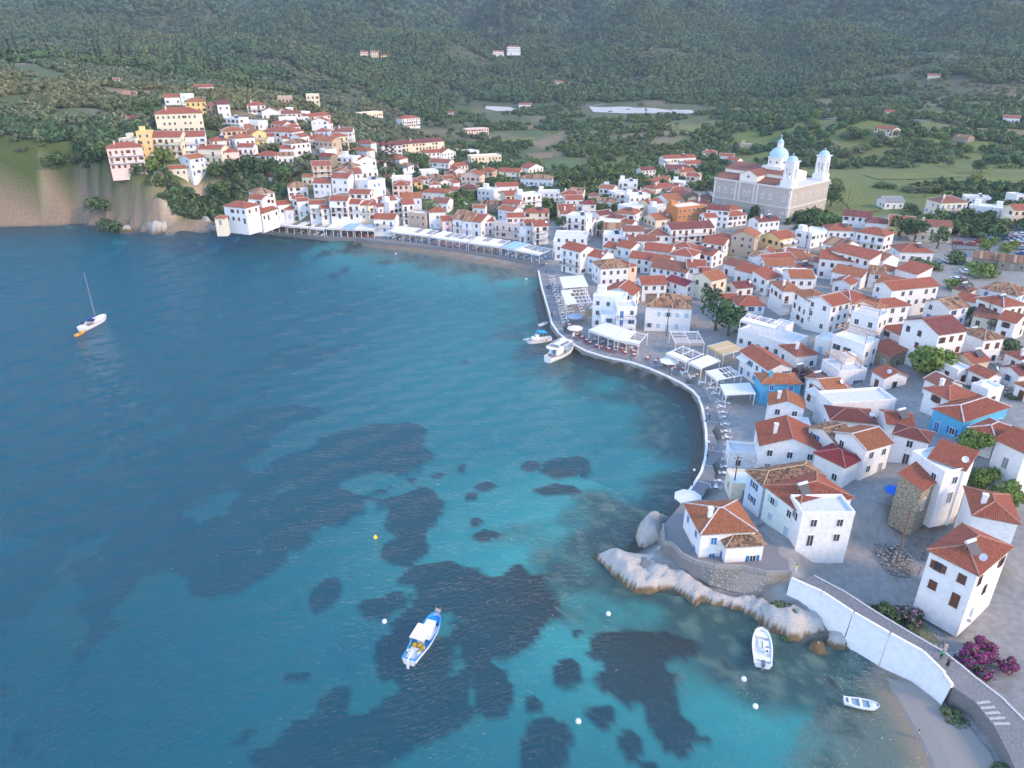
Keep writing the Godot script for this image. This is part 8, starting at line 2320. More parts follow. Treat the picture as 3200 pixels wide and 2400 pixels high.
	for q in id:
		for ax in [[sx, sy, sz], [sy, sz, sx], [sz, sx, sy]]:
			if not (id.has(q - ax[1]) and id.has(q - ax[2]) and id.has(q - ax[1] - ax[2])): continue
			var f0 := F[q]; var f1 := F[q + ax[0]]
			if (f0 < 0.0) == (f1 < 0.0): continue
			var a: int = id[q]; var b: int = id[q - ax[1]]; var c: int = id[q - ax[1] - ax[2]]; var d: int = id[q - ax[2]]
			if f0 < 0.0: ii.append_array(PackedInt32Array([a, c, b, a, d, c]))
			else: ii.append_array(PackedInt32Array([a, b, c, a, c, d]))
	var nn := PackedVector3Array(); nn.resize(vv.size())
	for k in range(0, ii.size(), 3):
		var m := (vv[ii[k + 2]] - vv[ii[k]]).cross(vv[ii[k + 1]] - vv[ii[k]])
		for s in 3: nn[ii[k + s]] += m
	for k in nn.size(): nn[k] = nn[k].normalized()
	var arr := []
	arr.resize(Mesh.ARRAY_MAX)
	arr[Mesh.ARRAY_VERTEX] = vv; arr[Mesh.ARRAY_NORMAL] = nn; arr[Mesh.ARRAY_COLOR] = cc; arr[Mesh.ARRAY_INDEX] = ii
	var me := ArrayMesh.new(); me.add_surface_from_arrays(Mesh.PRIMITIVE_TRIANGLES, arr)
	return me

func person(m: ArrayMesh, p: Vector3, yaw: float, label: String, group := "") -> void:
	var o := obj("person", m, M.cloth)
	o.position = p; o.rotation.y = yaw; tag(o, label, "person", group)

# ---------------------------------------------------------------- the waterfront, filled
var PERGOLAS := [[-51.7,-314.7,-0.56,8.1,9,1],[-41.9,-310.0,-0.41,12.1,9,2],[-33.6,-305.7,-0.64,4.9,9,1],[-25.1,-300.1,-0.53,13.8,9,0],[-11.6,-292.4,-0.47,14.8,9,2],[-1.5,-286.3,-0.68,7.2,9,3],[6.3,-279.8,-0.67,11.4,9,0],[-119.3,-333.1,-0.34,8.5,8,0],[-108.9,-329.3,-0.36,11.2,9,1],[-97.6,-325.0,-0.33,10.9,9,2],[-88.0,-321.6,-0.32,7.4,9,0],[-80.6,-321.6,-0.18,6.6,9,1],[-74.0,-320.4,-0.20,5.7,9,3],[-66.0,-319.2,-0.13,9.0,8,1],[17.3,-239.3,-1.53,12.8,8,1],[17.0,-223.6,-1.52,14.5,8,0],[25.9,-189.5,-0.84,10.9,7,1],[31.7,-184.4,-0.51,7.0,7,2],[43.1,-173.2,-0.94,6.8,6.5,0],[46.8,-167.9,-1.01,4.4,6.5,1],[49.5,-161.5,-1.31,5.5,6.5,0],[50.2,-153.4,-1.63,5.8,6.5,1]]   # x, z, turn, width, depth, cover
var CARS := [[192.1,-302.8,0.89,0,0,0],[196.6,-310.5,0.87,3,0,0],[197.7,-306.2,0.81,6,0,0],[198.5,-303.3,0.99,7,0,0],[200.9,-302.8,0.78,2,0,0],[197.6,-298.0,0.90,0,0,0],[198.8,-295.5,1.00,2,0,0],[203.7,-304.9,0.80,1,0,0],[204.8,-300.9,0.91,3,0,0],[201.3,-293.4,0.93,5,1,0],[213.9,-313.4,0.79,0,0,0],[214.3,-310.1,0.87,0,0,0],[214.5,-306.9,0.95,7,0,0],[214.4,-302.3,0.89,5,0,0],[192.6,-292.4,0.95,4,0,0],[187.8,-289.5,0.82,8,0,0],[184.0,-292.4,0.84,4,0,0],[205.6,-291.4,0.81,4,0,0],[205.5,-288.0,0.90,2,0,0],[209.9,-294.3,1.00,0,0,0],[201.3,-289.5,0.92,1,0,0],[200.5,-285.5,0.97,0,0,0],[201.0,-282.7,0.87,4,0,0],[199.6,-277.0,0.96,2,0,0],[195.6,-270.1,0.80,3,0,0],[204.1,-313.1,0.85,0,1,0],[202.2,-305.6,0.94,6,0,0],[201.7,-298.5,0.95,6,0,0],[204.6,-296.9,0.88,2,0,0],[204.8,-284.5,0.80,0,0,0],[207.9,-289.1,0.84,6,0,0],[203.7,-290.6,0.83,7,0,0],[164.2,-264.8,0.05,0,0,3],[152.1,-238.0,0.17,0,0,3],[154.1,-236.9,0.03,4,0,3],[161.4,-248.4,0.19,0,0,3],[30.1,-448.5,1.09,1,0,2],[33.7,-449.7,0.89,2,0,2],[36.7,-444.5,0.97,2,0,2],[38.8,-442.6,1.00,0,0,2],[40.3,-440.5,0.89,5,0,2],[42.8,-439.5,0.98,5,0,2],[45.4,-436.1,1.10,7,0,2],[34.8,-433.1,0.91,0,0,2],[43.1,-409.5,1.02,3,0,2],[28.2,-456.5,0.91,0,0,2],[31.4,-444.0,1.02,6,0,2],[107.2,-433.2,0.59,1,0,1],[110.1,-436.5,0.43,0,0,1],[113.4,-441.7,0.38,4,0,1],[116.1,-445.4,0.40,3,0,1],[115.0,-421.3,0.51,1,0,1],[110.7,-406.1,0.38,0,0,1],[111.8,-412.8,0.40,2,0,1],[125.2,-457.1,0.50,7,0,1],[-1.9,-566.7,0.90,0,0,2],[-5.5,-526.3,0.78,7,0,2],[6.8,-436.0,0.78,6,0,2],[12.8,-430.9,0.83,1,0,2],[-24.8,-370.0,0.70,0,0,2],[-26.5,-383.9,0.82,1,0,2]]           # x, z, turn, colour index, van, where index
var LAMPS := [[43.89,1.50,-143.58],[40.42,1.50,-128.25],[34.88,1.50,-117.36],[16.23,1.50,-203.10],[32.35,1.50,-179.58],[40.72,1.50,-168.82],[12.88,1.50,-263.46]]
var POLES := [[58.9,6.7,-88.0,10,0],[45.0,2.3,-195.0,10,1],[73.6,5.1,-205.1,8,2],[41.3,2.0,-112.8,9,3],[129.3,9.6,-187.5,9,4],[128.0,10.0,-182.6,9,4],[-28.3,3.0,-321.5,9,5],[-25.0,5.9,-376.8,9,5],[120.2,4.4,-289.5,9,6],[163.8,5.4,-359.6,11,6],[165.3,5.4,-357.3,11,6],[180.0,4.9,-286.8,9,7],[206.7,7.4,-305.5,9,7],[201.5,6.9,-319.1,8,7],[146.0,8.9,-197.3,8,4]]
var PARASOLS := [[19.46,1.50,-209.18,2.6,0.36,0.42,0.5,"grey-blue parasol over tables near the small tender",true],[18.63,1.50,-198.73,2.4,0.74,0.71,0.64,"cream parasol beside the wide canvas pergola",true],[41.66,1.50,-174.12,2.6,0.78,0.77,0.74,"white parasol between the two slatted pergolas",true],[65.37,7.88,-103.02,1.7,0.01,0.12,0.55,"bright blue parasol in the walled yard",true],[32.34,1.50,-110.51,2.6,0.72,0.7,0.66,"large cream parasol at the end of the promenade",true],[63.38,6.25,-76.13,1,0.68,0.62,0.6,"folded pale parasol in front of the white villa",false],[-174.80,29.55,-363.97,2.5,0.78,0.78,0.77,"white parasol on the hotel terrace",true]]
var PEOPLE := [[56.91,4.45,-70.77,2.4,0],[58.14,4.50,-72.08,2.4,1],[57.18,4.40,-69.60,2.4,2],[43.74,4.70,-87.85,0.5,3],[45.04,1.50,-144.76,0.1,4],[44.46,1.50,-145.16,0.1,5],[41.30,1.50,-130.06,3,6],[42.02,1.50,-130.06,3,1],[18.35,1.50,-193.63,1,7],[12.58,1.50,-213.95,0.2,2],[13.47,1.50,-215.17,0.2,5],[24.44,1.50,-186.54,2,3],[26.41,1.50,-185.26,2,7],[50.62,-0.35,-62.48,1.2,8],[60.59,6.67,-84.75,0.4,8]]
var ROCKS := [[[Vector2(30.34,-108.60),Vector2(29.07,-107.56),Vector2(27.49,-107.56),Vector2(26.00,-108.01),Vector2(24.51,-107.56),Vector2(23.11,-106.98),Vector2(22.00,-104.39),Vector2(21.53,-101.90),Vector2(21.73,-100.03),Vector2(22.95,-99.37),Vector2(24.01,-99.76),Vector2(26.10,-100.29),Vector2(27.16,-105.82),Vector2(28.72,-106.69)],3.2,"pale rounded limestone outcrop below the house on the point",0.42],[[Vector2(13.57,-98.07),Vector2(15.95,-98.85),Vector2(18.62,-99.11),Vector2(20.93,-98.07),Vector2(22.71,-97.94),Vector2(23.96,-99.50),Vector2(26.22,-100.03),Vector2(27.13,-97.18),Vector2(28.27,-94.20),Vector2(29.37,-92.06),Vector2(31.14,-89.75),Vector2(34.36,-87.53),Vector2(36.21,-88.19),Vector2(38.83,-86.88),Vector2(39.77,-85.18),Vector2(37.69,-81.91),Vector2(37.15,-81.81),Vector2(36.73,-83.01),Vector2(35.03,-84.66),Vector2(33.11,-85.71),Vector2(31.11,-86.03),Vector2(29.71,-86.99),Vector2(28.26,-85.60),Vector2(27.51,-87.21),Vector2(25.66,-89.19),Vector2(23.69,-89.30),Vector2(21.57,-88.52),Vector2(19.49,-88.86),Vector2(17.89,-90.44),Vector2(17.27,-91.59),Vector2(15.50,-95.06)],1.9,"long white limestone spit pointing into the bay",0.42],[[Vector2(36.45,-88.26),Vector2(39.13,-87.67),Vector2(40.80,-84.78),Vector2(44.41,-86.50),Vector2(46.13,-86.79),Vector2(47.41,-83.39),Vector2(47.24,-81.49),Vector2(46.12,-79.66),Vector2(43.34,-79.35),Vector2(41.80,-78.79),Vector2(40.31,-78.84),Vector2(39.33,-79.86),Vector2(38.02,-80.52),Vector2(37.25,-82.03),Vector2(36.88,-83.67),Vector2(35.43,-84.78)],2.2,"broad white rock at the foot of the long white wall",0.4],[[Vector2(42.46,-77.50),Vector2(44.07,-79.27),Vector2(45.42,-78.38),Vector2(45.08,-76.35),Vector2(43.29,-76.27)],1,"low brown-edged rock standing in the shallows",0.3],[[Vector2(48.23,-82.03),Vector2(49.77,-80.18),Vector2(49.58,-78.63),Vector2(47.74,-76.96),Vector2(46.37,-77.01),Vector2(45.37,-78.25),Vector2(46.75,-81.23)],1.9,"grey boulder against the wall beside the beach",0.35],[[Vector2(-193.79,-354.26),Vector2(-188.38,-356.06),Vector2(-180.86,-340.41),Vector2(-186.92,-340.41)],1.4,"boulder in the water under the sea cliff",0.6],[[Vector2(-217.73,-371.11),Vector2(-212.56,-393.79),Vector2(-195.97,-377.06),Vector2(-177.42,-361.57),Vector2(-149.62,-357.88),Vector2(-143.11,-343.78),Vector2(-156.43,-345.49),Vector2(-169.80,-337.76),Vector2(-179.46,-345.49),Vector2(-196.82,-352.47),Vector2(-211.64,-359.72)],4.5,"layered tan rock ledge at the foot of the sea cliff",1]]
var PLOTS := [["car_park",[Vector2(185.87,-299.09),Vector2(196.12,-313.99),Vector2(207.73,-322.76),Vector2(219.61,-324.79),Vector2(225.38,-315.94),Vector2(194.26,-266.68),Vector2(185.06,-282.88),Vector2(177.92,-284.67)],"asphalt","pale dusty car park by the fields"],["car_park",[Vector2(26.62,-462.08),Vector2(48.71,-443.88),Vector2(47.16,-428.47),Vector2(31.33,-427.04),Vector2(25.45,-440.39)],"asphalt","car park behind the big tree"],["church_yard",[Vector2(102.01,-428.29),Vector2(120.16,-460.88),Vector2(128.94,-465.31),Vector2(109.98,-395.88),Vector2(106.25,-396.06)],"asphalt","asphalt yard beside the church"],["gravel_lot",[Vector2(-31.35,-906.82),Vector2(-1.24,-914.05),Vector2(7.17,-897.96),Vector2(35.79,-890.11),Vector2(4.32,-885.24),Vector2(-30.94,-893.57)],"gravel","white gravel lot between the fields"],["gravel_lot",[Vector2(89.42,-891.16),Vector2(140.62,-864.82),Vector2(172.71,-826.20),Vector2(168.25,-803.43),Vector2(90.83,-849.79)],"gravel","long white gravel lot below the woods"],["gravel_lot",[Vector2(173.62,-830.84),Vector2(192.11,-821.29),Vector2(192.97,-788.22),Vector2(169.88,-794.97)],"gravel","white gravel lot under the lamp standards"],["field",[Vector2(223.14,-469.20),Vector2(248.54,-464.14),Vector2(286.88,-450.75),Vector2(292.13,-419.89),Vector2(282.32,-404.69),Vector2(261.48,-431.43),Vector2(221.99,-445.30)],"meadow","yellow-green meadow behind the village"],["field",[Vector2(214.16,-507.14),Vector2(209.75,-443.44),Vector2(188.55,-391.40),Vector2(192.55,-376.41),Vector2(180.09,-354.64),Vector2(167.86,-356.87),Vector2(185.23,-425.19)],"meadow","yellow-green meadow beside the church"],["field",[Vector2(154.93,-720.41),Vector2(184.56,-701.29),Vector2(182.07,-676.83),Vector2(160.10,-675.77),Vector2(151.80,-697.50)],"meadow","small yellow field in the plain"],["field",[Vector2(20.96,-564.33),Vector2(54.26,-585.81),Vector2(50.02,-537.54),Vector2(25.50,-507.63)],"meadow2","green field behind the car park tree"],["field",[Vector2(-20.31,-765.36),Vector2(61.61,-788.05),Vector2(53.08,-758.38),Vector2(13.09,-746.38),Vector2(-18.11,-739.42)],"dryfield","brown fallow field in the plain"],["field",[Vector2(-29.64,-678.76),Vector2(19.82,-703.54),Vector2(25.38,-692.56),Vector2(-22.00,-663.31)],"meadow","mown yellow field in the plain"],["field",[Vector2(12.23,-613.89),Vector2(34.90,-622.15),Vector2(31.73,-585.81),Vector2(14.04,-578.77)],"dryfield","bare brown plot behind the caravans"],["field",[Vector2(389.02,-966.39),Vector2(433.87,-936.68),Vector2(426.22,-923.06),Vector2(386.49,-949.61)],"dryfield","terraced brown field under the mountain"],["field",[Vector2(376.03,-787.74),Vector2(411.91,-781.88),Vector2(401.72,-761.55),Vector2(367.54,-765.61)],"dryfield","straw-coloured strip field in the plain"],["beach",[Vector2(47.96,-73.92),Vector2(49.75,-72.85),Vector2(54.06,-70.36),Vector2(56.33,-66.24),Vector2(57.38,-63.67),Vector2(57.77,-59.66),Vector2(57.38,-56.99),Vector2(57.64,-55.74),Vector2(48.76,-56.15),Vector2(49.34,-59.34),Vector2(49.51,-61.57),Vector2(49.47,-64.81),Vector2(49.32,-68.03),Vector2(48.97,-71.05)],"pebbles","grey pebble beach below the white wall"],["beach",[Vector2(48.16,-73.78),Vector2(49.22,-71.23),Vector2(49.80,-67.99),Vector2(50.10,-64.77),Vector2(50.13,-61.54),Vector2(49.93,-59.32),Vector2(49.34,-56.13),Vector2(48.47,-56.16),Vector2(49.19,-59.35),Vector2(49.28,-61.58),Vector2(49.24,-64.82),Vector2(49.08,-68.04),Vector2(48.81,-71.06)],"wetsand","brown wet band along the edge of the beach"],["garden",[Vector2(46.93,-86.64),Vector2(53.50,-85.78),Vector2(60.36,-83.44),Vector2(61.16,-76.71),Vector2(57.11,-73.91),Vector2(53.63,-77.70),Vector2(50.11,-82.20)],"garden","rough planted bank between the path and the villa"]]
var ROADS := [[[[239.0,-713.4],[268.5,-657.6],[280.8,-629.6],[321.1,-618.1],[377.5,-621.1],[412.3,-611.8]],8,"grey bypass road crossing the plain"],[[[-223.2,-482.7],[-206.4,-451.8],[-196.9,-439.9]],5,"lane at the top of the hill quarter"],[[[-105.4,-390.3],[-104.7,-397.2],[-105.6,-405.5]],5,"steep lane through the hill quarter"],[[[-129.9,-542.4],[-125.3,-684.3],[-112.9,-745.0]],5,"field lane behind the hill quarter"],[[[81.6,-908.6],[91.6,-895.1],[111.8,-909.4]],6,"track into the gravel lot"]]

func build_waterfront() -> void:
	var coverw := ["open slatted", "canvas-covered", "half-covered", "blue glazed"]
	for k in PERGOLAS.size():
		var p: Array = PERGOLAS[k]
		var far := Vector2(p[0], p[1]).length() > 230.0
		pergola(Vector3(p[0], 1.5 if not far else 1.7, p[1]), p[2], p[3], p[4], p[5], "white %s restaurant pergola %s" % [coverw[p[5]], "on the beach front" if far else "on the harbour promenade"])
		# tables and chairs beneath
		var nx := maxi(1, int(p[3] / (2.5 if not far else 3.0))); var nzr := maxi(1, int(p[4] / 3.0))
		var pick: int = [0, 2, 1, 1, 3][k % 5]
		for i in nx:
			for j in nzr:
				if rng.randf() < (0.1 if not far else 0.22): continue
				var lx: float = (i + 0.5) / nx * p[3] - p[3] * 0.5; var lz: float = -(j + 0.5) / nzr * p[4] + 0.4
				dine(Vector3(p[0] + cos(p[2]) * lx + sin(p[2]) * lz, 1.5 if not far else 1.7, p[1] - sin(p[2]) * lx + cos(p[2]) * lz), p[2] + rng.randf() * 0.4, pick, far, 2)
	# loose tables along the open promenade
	var s := 10.0
	var tot := length_of(QUAY)
	while s < tot - 6.0:
		var at := along(QUAY, s)
		var n := Vector2(at[1].y, -at[1].x)
		if n.x < 0.0: n = -n
		var q: Vector2 = at[0] + n * rng.randf_range(4.3, 4.9)
		dine(Vector3(q.x, 1.5, q.y), atan2(n.x, n.y) + rng.randf() * 0.3, 0 if s < 60.0 else (1 if s < 105.0 else 0), false, 2 + rng.randi() % 2)
		s += rng.randf_range(2.4, 3.4)
	for l in LAMPS:
		var t := thing("street_lamp", "black lamp post with white globe on the quay edge", "street lamp", Vector3(l[0], l[1], l[2]), 0.0, "globe lamps on the quay")
		var po := MB.new(); po.lathe(Vector3.ZERO, [[0.16, 0], [0.14, 0.5], [0.06, 0.7], [0.05, 3.3], [0.09, 3.4]], 8, Color(0.03, 0.03, 0.035)); obj("post", po, M.paint, t)
		var gl := MB.new(); gl.lathe(Vector3(0, 3.4, 0), [[0.08, 0], [0.2, 0.1], [0.24, 0.24], [0.18, 0.4], [0.0, 0.47]], 10, Color(0.8, 0.8, 0.78)); obj("globe", gl, M.paint, t)
	var tips := []
	for l in POLES:
		var t := thing("utility_pole", "brown wooden utility pole with crossarm " + POLEW[l[4]], "utility pole", Vector3(l[0], l[1], l[2]), 0.0, "utility poles " + POLEW[l[4]])
		var po := MB.new(); po.tube(Vector3.ZERO, Vector3(0, l[3], 0), 0.16, 0.11, 8, Color(0.17, 0.11, 0.07)); obj("pole", po, M.bark, t)
		var ar := MB.new(); ar.cbox(Vector3(0, l[3] - 0.5, 0), Vector3(1.6, 0.1, 0.1), Color(0.12, 0.1, 0.09)); obj("crossarm", ar, M.bark, t)
		for x in [-0.7, 0.0, 0.7]:
			var ins := MB.new(); ins.tube(Vector3(x, l[3] - 0.45, 0), Vector3(x, l[3] - 0.25, 0), 0.05, 0.04, 6, Color(0.4, 0.4, 0.42)); obj("insulator", ins, M.paint, t)
		tips.append(Vector3(l[0], l[1] + l[3] - 0.3, l[2]))
	for pr in WIRES:
		var a: Vector3 = tips[pr[0]]; var b: Vector3 = tips[pr[1]]
		var w := MB.new()
		for k in 12:
			var f0 := k / 12.0; var f1 := (k + 1) / 12.0; var sag := a.distance_to(b) * 0.03
			w.tube(a.lerp(b, f0) - Vector3(0, sag * 4.0 * f0 * (1.0 - f0), 0), a.lerp(b, f1) - Vector3(0, sag * 4.0 * f1 * (1.0 - f1), 0), 0.025, 0.025, 4, Color(0.03, 0.03, 0.03), false)
		tag(obj("cable", w, M.paint), "black cable hanging between two utility poles", "cable", "overhead cables")
	for u in PARASOLS: umbrella(Vector3(u[0], u[1], u[2]), u[3], 2.7, Color(u[4], u[5], u[6]), u[7], u[8])
	for r in ROCKS: rock(PackedVector2Array(r[0]), r[1], r[2], r[3])
	for r in ROADS: ribbon("road", r[0], r[1], M.asphalt, r[2])
	for r in PLOTS: plot(r[0], PackedVector2Array(r[1]), M.get(r[2]), r[3])
	var names := ["white", "navy", "pale blue", "blue", "red", "dark green", "grey", "black", "orange"]
	var wh := ["in the car park by the fields", "in the lot beside the church", "by the lane behind the beach front", "in the back gardens"]
	for c in CARS: car_at(names[c[3]], Vector3(c[0], height(c[0], c[1]) + 0.32, c[1]), c[2], c[4] == 1, wh[c[5]])

const WIRES := [[0,3],[1,2],[3,1],[4,5],[6,7],[11,12],[5,14]]
const POLEW := ["at the corner of the rubble plot","in front of the green-gabled house","on the terrace over the harbour","by the promenade steps","on the upper lane","among the beach-front roofs","by the church lawn","by the car park"]
const CHAIRC := [Color(0.74, 0.74, 0.73), Color(0.42, 0.05, 0.05), Color(0.10, 0.26, 0.48), Color(0.34, 0.18, 0.08)]

func dine(p: Vector3, yaw: float, pick: int, far: bool, n: int) -> void:
	var where := "on the beach-front terrace" if far else "on the promenade"
	table_at(p, yaw, ("square pale table " if pick == 2 else "round white table ") + where, pick == 2)
	for k in n:
		var a := yaw + (PI if k == 1 else (0.0 if k == 0 else PI * 0.5))
		var q := p + Vector3(sin(a), 0, cos(a)) * 0.78
		chair_at(CHAIRC[pick], "wrbn"[pick], q, a + PI + rng.randf_range(-0.3, 0.3), ["white", "red", "blue", "brown"][pick] + " cafe chair at a table " + where, far)

func build_people() -> void:
	var sk := Color(0.46, 0.27, 0.18); var hr := Color(0.04, 0.025, 0.018)
	var looks := [["walk", Color(0.02, 0.32, 0.14), Color(0.03, 0.04, 0.07), "person in a green shirt walking along the path"], ["dress", Color(0.55, 0.45, 0.36), Color(0.5, 0.42, 0.34), "person in a beige dress standing on paving"], ["dress", Color(0.10, 0.06, 0.05), Color(0.02, 0.02, 0.022), "person in a long black skirt walking"], ["walk", Color(0.45, 0.55, 0.12), Color(0.6, 0.6, 0.6), "person in a lime top and white trousers"], ["walk", Color(0.02, 0.20, 0.55), Color(0.03, 0.05, 0.12), "person in a blue shirt and shorts on the quay"], ["stand", Color(0.7, 0.7, 0.68), Color(0.3, 0.28, 0.25), "person in a white shirt on the quay"], ["stand", sk, Color(0.5, 0.5, 0.52), "person in a bare-shouldered top by the lamp post"], ["stand", sk * 1.1, Color(0.02, 0.02, 0.025), "person in black shorts on the promenade"], ["stand", sk, Color(0.15, 0.3, 0.55), "bare-chested person in blue shorts"]]
	var made := []
	for l in looks: made.append(figure(l[0], l[1], l[2], sk, hr))
	for p in PEOPLE: person(made[p[4]], Vector3(p[0], p[1] + 0.06, p[2]), p[3], looks[p[4]][3], "people out walking")
	var seats := [figure("sit", Color(0.6, 0.6, 0.6), Color(0.08, 0.1, 0.16), sk, hr), figure("sit", Color(0.10, 0.13, 0.22), Color(0.3, 0.28, 0.24), sk, hr), figure("sit", Color(0.45, 0.10, 0.08), Color(0.05, 0.05, 0.06), sk, hr)]
	var words := ["person in a white shirt seated at a cafe table", "person in a navy shirt seated at a cafe table", "person in a red top seated at a cafe table"]
	var k := 0
	for c in get_children():
		if not str(c.name).begins_with("cafe_chair"): continue
		k += 1
		if k % 6 == 0:
			var v := rng.randi() % 3
			person(seats[v], c.position + Vector3(0, 0.02, 0), c.rotation.y + PI, words[v], "people seated at the cafes")

# ---------------------------------------------------------------- the rocky point, rubble and terraces
var POINTDECK := PackedVector2Array([Vector2(25.79,-100.83),Vector2(25.00,-95.82),Vector2(26.24,-95.31),Vector2(27.37,-92.47),Vector2(28.87,-90.93),Vector2(31.78,-89.76),Vector2(35.95,-89.53),Vector2(39.29,-88.16),Vector2(43.18,-88.16),Vector2(43.93,-91.16),Vector2(42.95,-96.58),Vector2(41.95,-100.55),Vector2(40.02,-107.74),Vector2(33.83,-108.65),Vector2(30.67,-107.74)])
var BANKT := [[25.76,4.20,-100.62],[25.01,4.20,-95.88],[26.26,4.20,-95.37],[27.39,4.20,-92.54],[28.89,4.20,-90.99],[31.80,4.20,-89.82],[35.98,4.20,-89.59],[39.32,4.20,-88.22],[43.36,4.20,-88.22]]
var BANKB := [[25.67,1.20,-102.75],[24.95,1.20,-97.95],[26.05,1.20,-96.93],[27.26,1.20,-94.20],[28.78,1.20,-91.81],[31.54,1.20,-89.17],[34.79,1.20,-87.73],[38.50,1.20,-87.07],[43.08,1.20,-88.61]]
var RUBBLE := [[[Vector2(60.88,-98.34),Vector2(64.05,-98.18),Vector2(65.21,-96.72),Vector2(65.64,-93.35),Vector2(64.30,-91.04),Vector2(62.62,-89.85),Vector2(60.66,-89.88),Vector2(60.01,-93.85)],520,0.12,0.32,1.6,"heap of grey and tan stones in the ruined plot",0.48,0.46,0.44],
[[Vector2(67.03,-99.00),Vector2(70.62,-99.17),Vector2(74.32,-96.35),Vector2(70.03,-93.59),Vector2(66.54,-93.36),Vector2(65.32,-96.70)],420,0.08,0.22,0.3,"scattered stones on the bare plot",0.4,0.37,0.32],
[[Vector2(103.67,-154.54),Vector2(113.62,-154.47),Vector2(114.11,-145.71),Vector2(105.60,-132.49),Vector2(100.94,-135.24),Vector2(102.27,-142.04),Vector2(101.27,-148.49)],620,0.12,0.4,0.8,"demolition rubble of stone and boards on the slope",0.52,0.49,0.45],
[[Vector2(46.20,-86.77),Vector2(50.62,-83.46),Vector2(57.30,-75.00),Vector2(57.01,-73.70),Vector2(53.53,-77.47),Vector2(50.01,-81.95),Vector2(46.53,-85.57)],320,0.1,0.25,0.2,"pale stones along the garden bank",0.5,0.47,0.42],
[[Vector2(57.35,-75.44),Vector2(61.12,-78.36),Vector2(61.16,-73.37),Vector2(58.30,-71.14),Vector2(57.13,-73.25)],260,0.2,0.5,0.8,"white rocks tumbled above the path",0.58,0.56,0.54],
[[Vector2(60.54,-83.42),Vector2(62.35,-76.60),Vector2(59.98,-74.77),Vector2(57.15,-80.22)],300,0.12,0.28,0.1,"pale cobbles set in the sloping yard of the white villa",0.5,0.48,0.45],
[[Vector2(61.33,-75.08),Vector2(63.10,-75.46),Vector2(61.90,-72.47),Vector2(60.45,-72.79)],120,0.2,0.45,0.5,"white rocks under the bougainvillea",0.56,0.55,0.53]]   # outlines with the height of the heap

func stone_piece(v: int) -> ArrayMesh:
	return shape_of("stone%d" % v, func():
		var g := RandomNumberGenerator.new(); g.seed = 90 + v
		var mb := MB.new()
		var pts := []
		for y in [-0.35, 0.4]:
			for k in 5:
				var a := TAU * k / 5.0 + g.randf() * 0.5; var r := g.randf_range(0.65, 1.05)
				pts.append(Vector3(cos(a) * r, y * g.randf_range(0.6, 1.1), -sin(a) * r * 0.75))
		for k in 5:
			var n := (k + 1) % 5
			mb.quad(pts[k], pts[n], pts[5 + n], pts[5 + k], Color.WHITE); mb.tri(pts[5 + k], pts[5 + n], Vector3(0.05, 0.55, 0), Color.WHITE)
		return mb)

func heap(called: String, pts: PackedVector2Array, count: int, r0: float, r1: float, lift: float, label: String, tint: Color) -> void:
	var lo := pts[0]; var hi := pts[0]; var mid := Vector2.ZERO
	for p in pts:
		lo = lo.min(p); hi = hi.max(p); mid += p / pts.size()
	for v in 2:
		var place := []
		for k in count * 6:
			if place.size() >= count / 2: break
			var p := Vector2(rng.randf_range(lo.x, hi.x), rng.randf_range(lo.y, hi.y))
			if Geometry2D.is_point_in_polygon(p, pts): place.append(p)
		var mm := MultiMesh.new(); mm.transform_format = MultiMesh.TRANSFORM_3D; mm.use_colors = true; mm.mesh = stone_piece(v); mm.instance_count = place.size()
		for k in place.size():
			var p: Vector2 = place[k]; var r := rng.randf_range(r0, r1)
			var up := lift * maxf(0.0, 1.0 - p.distance_to(mid) / (hi - lo).length() * 2.2) * rng.randf()
			mm.set_instance_transform(k, Transform3D(Basis.from_euler(Vector3(rng.randf_range(-0.5, 0.5), rng.randf() * TAU, rng.randf_range(-0.5, 0.5))).scaled(Vector3(r, r * 0.7, r)), Vector3(p.x, height(p.x, p.y) + up, p.y)))
			var c := rng.randf_range(0.6, 1.25)
			mm.set_instance_color(k, Color(tint.r * c, tint.g * c * rng.randf_range(0.94, 1.0), tint.b * c * rng.randf_range(0.85, 1.05)))
		var o := MultiMeshInstance3D.new(); o.multimesh = mm; o.material_override = M.stone; o.name = numbered(called)
		add_child(o); tag(o, label, "rubble"); o.set_meta("kind", "stuff")

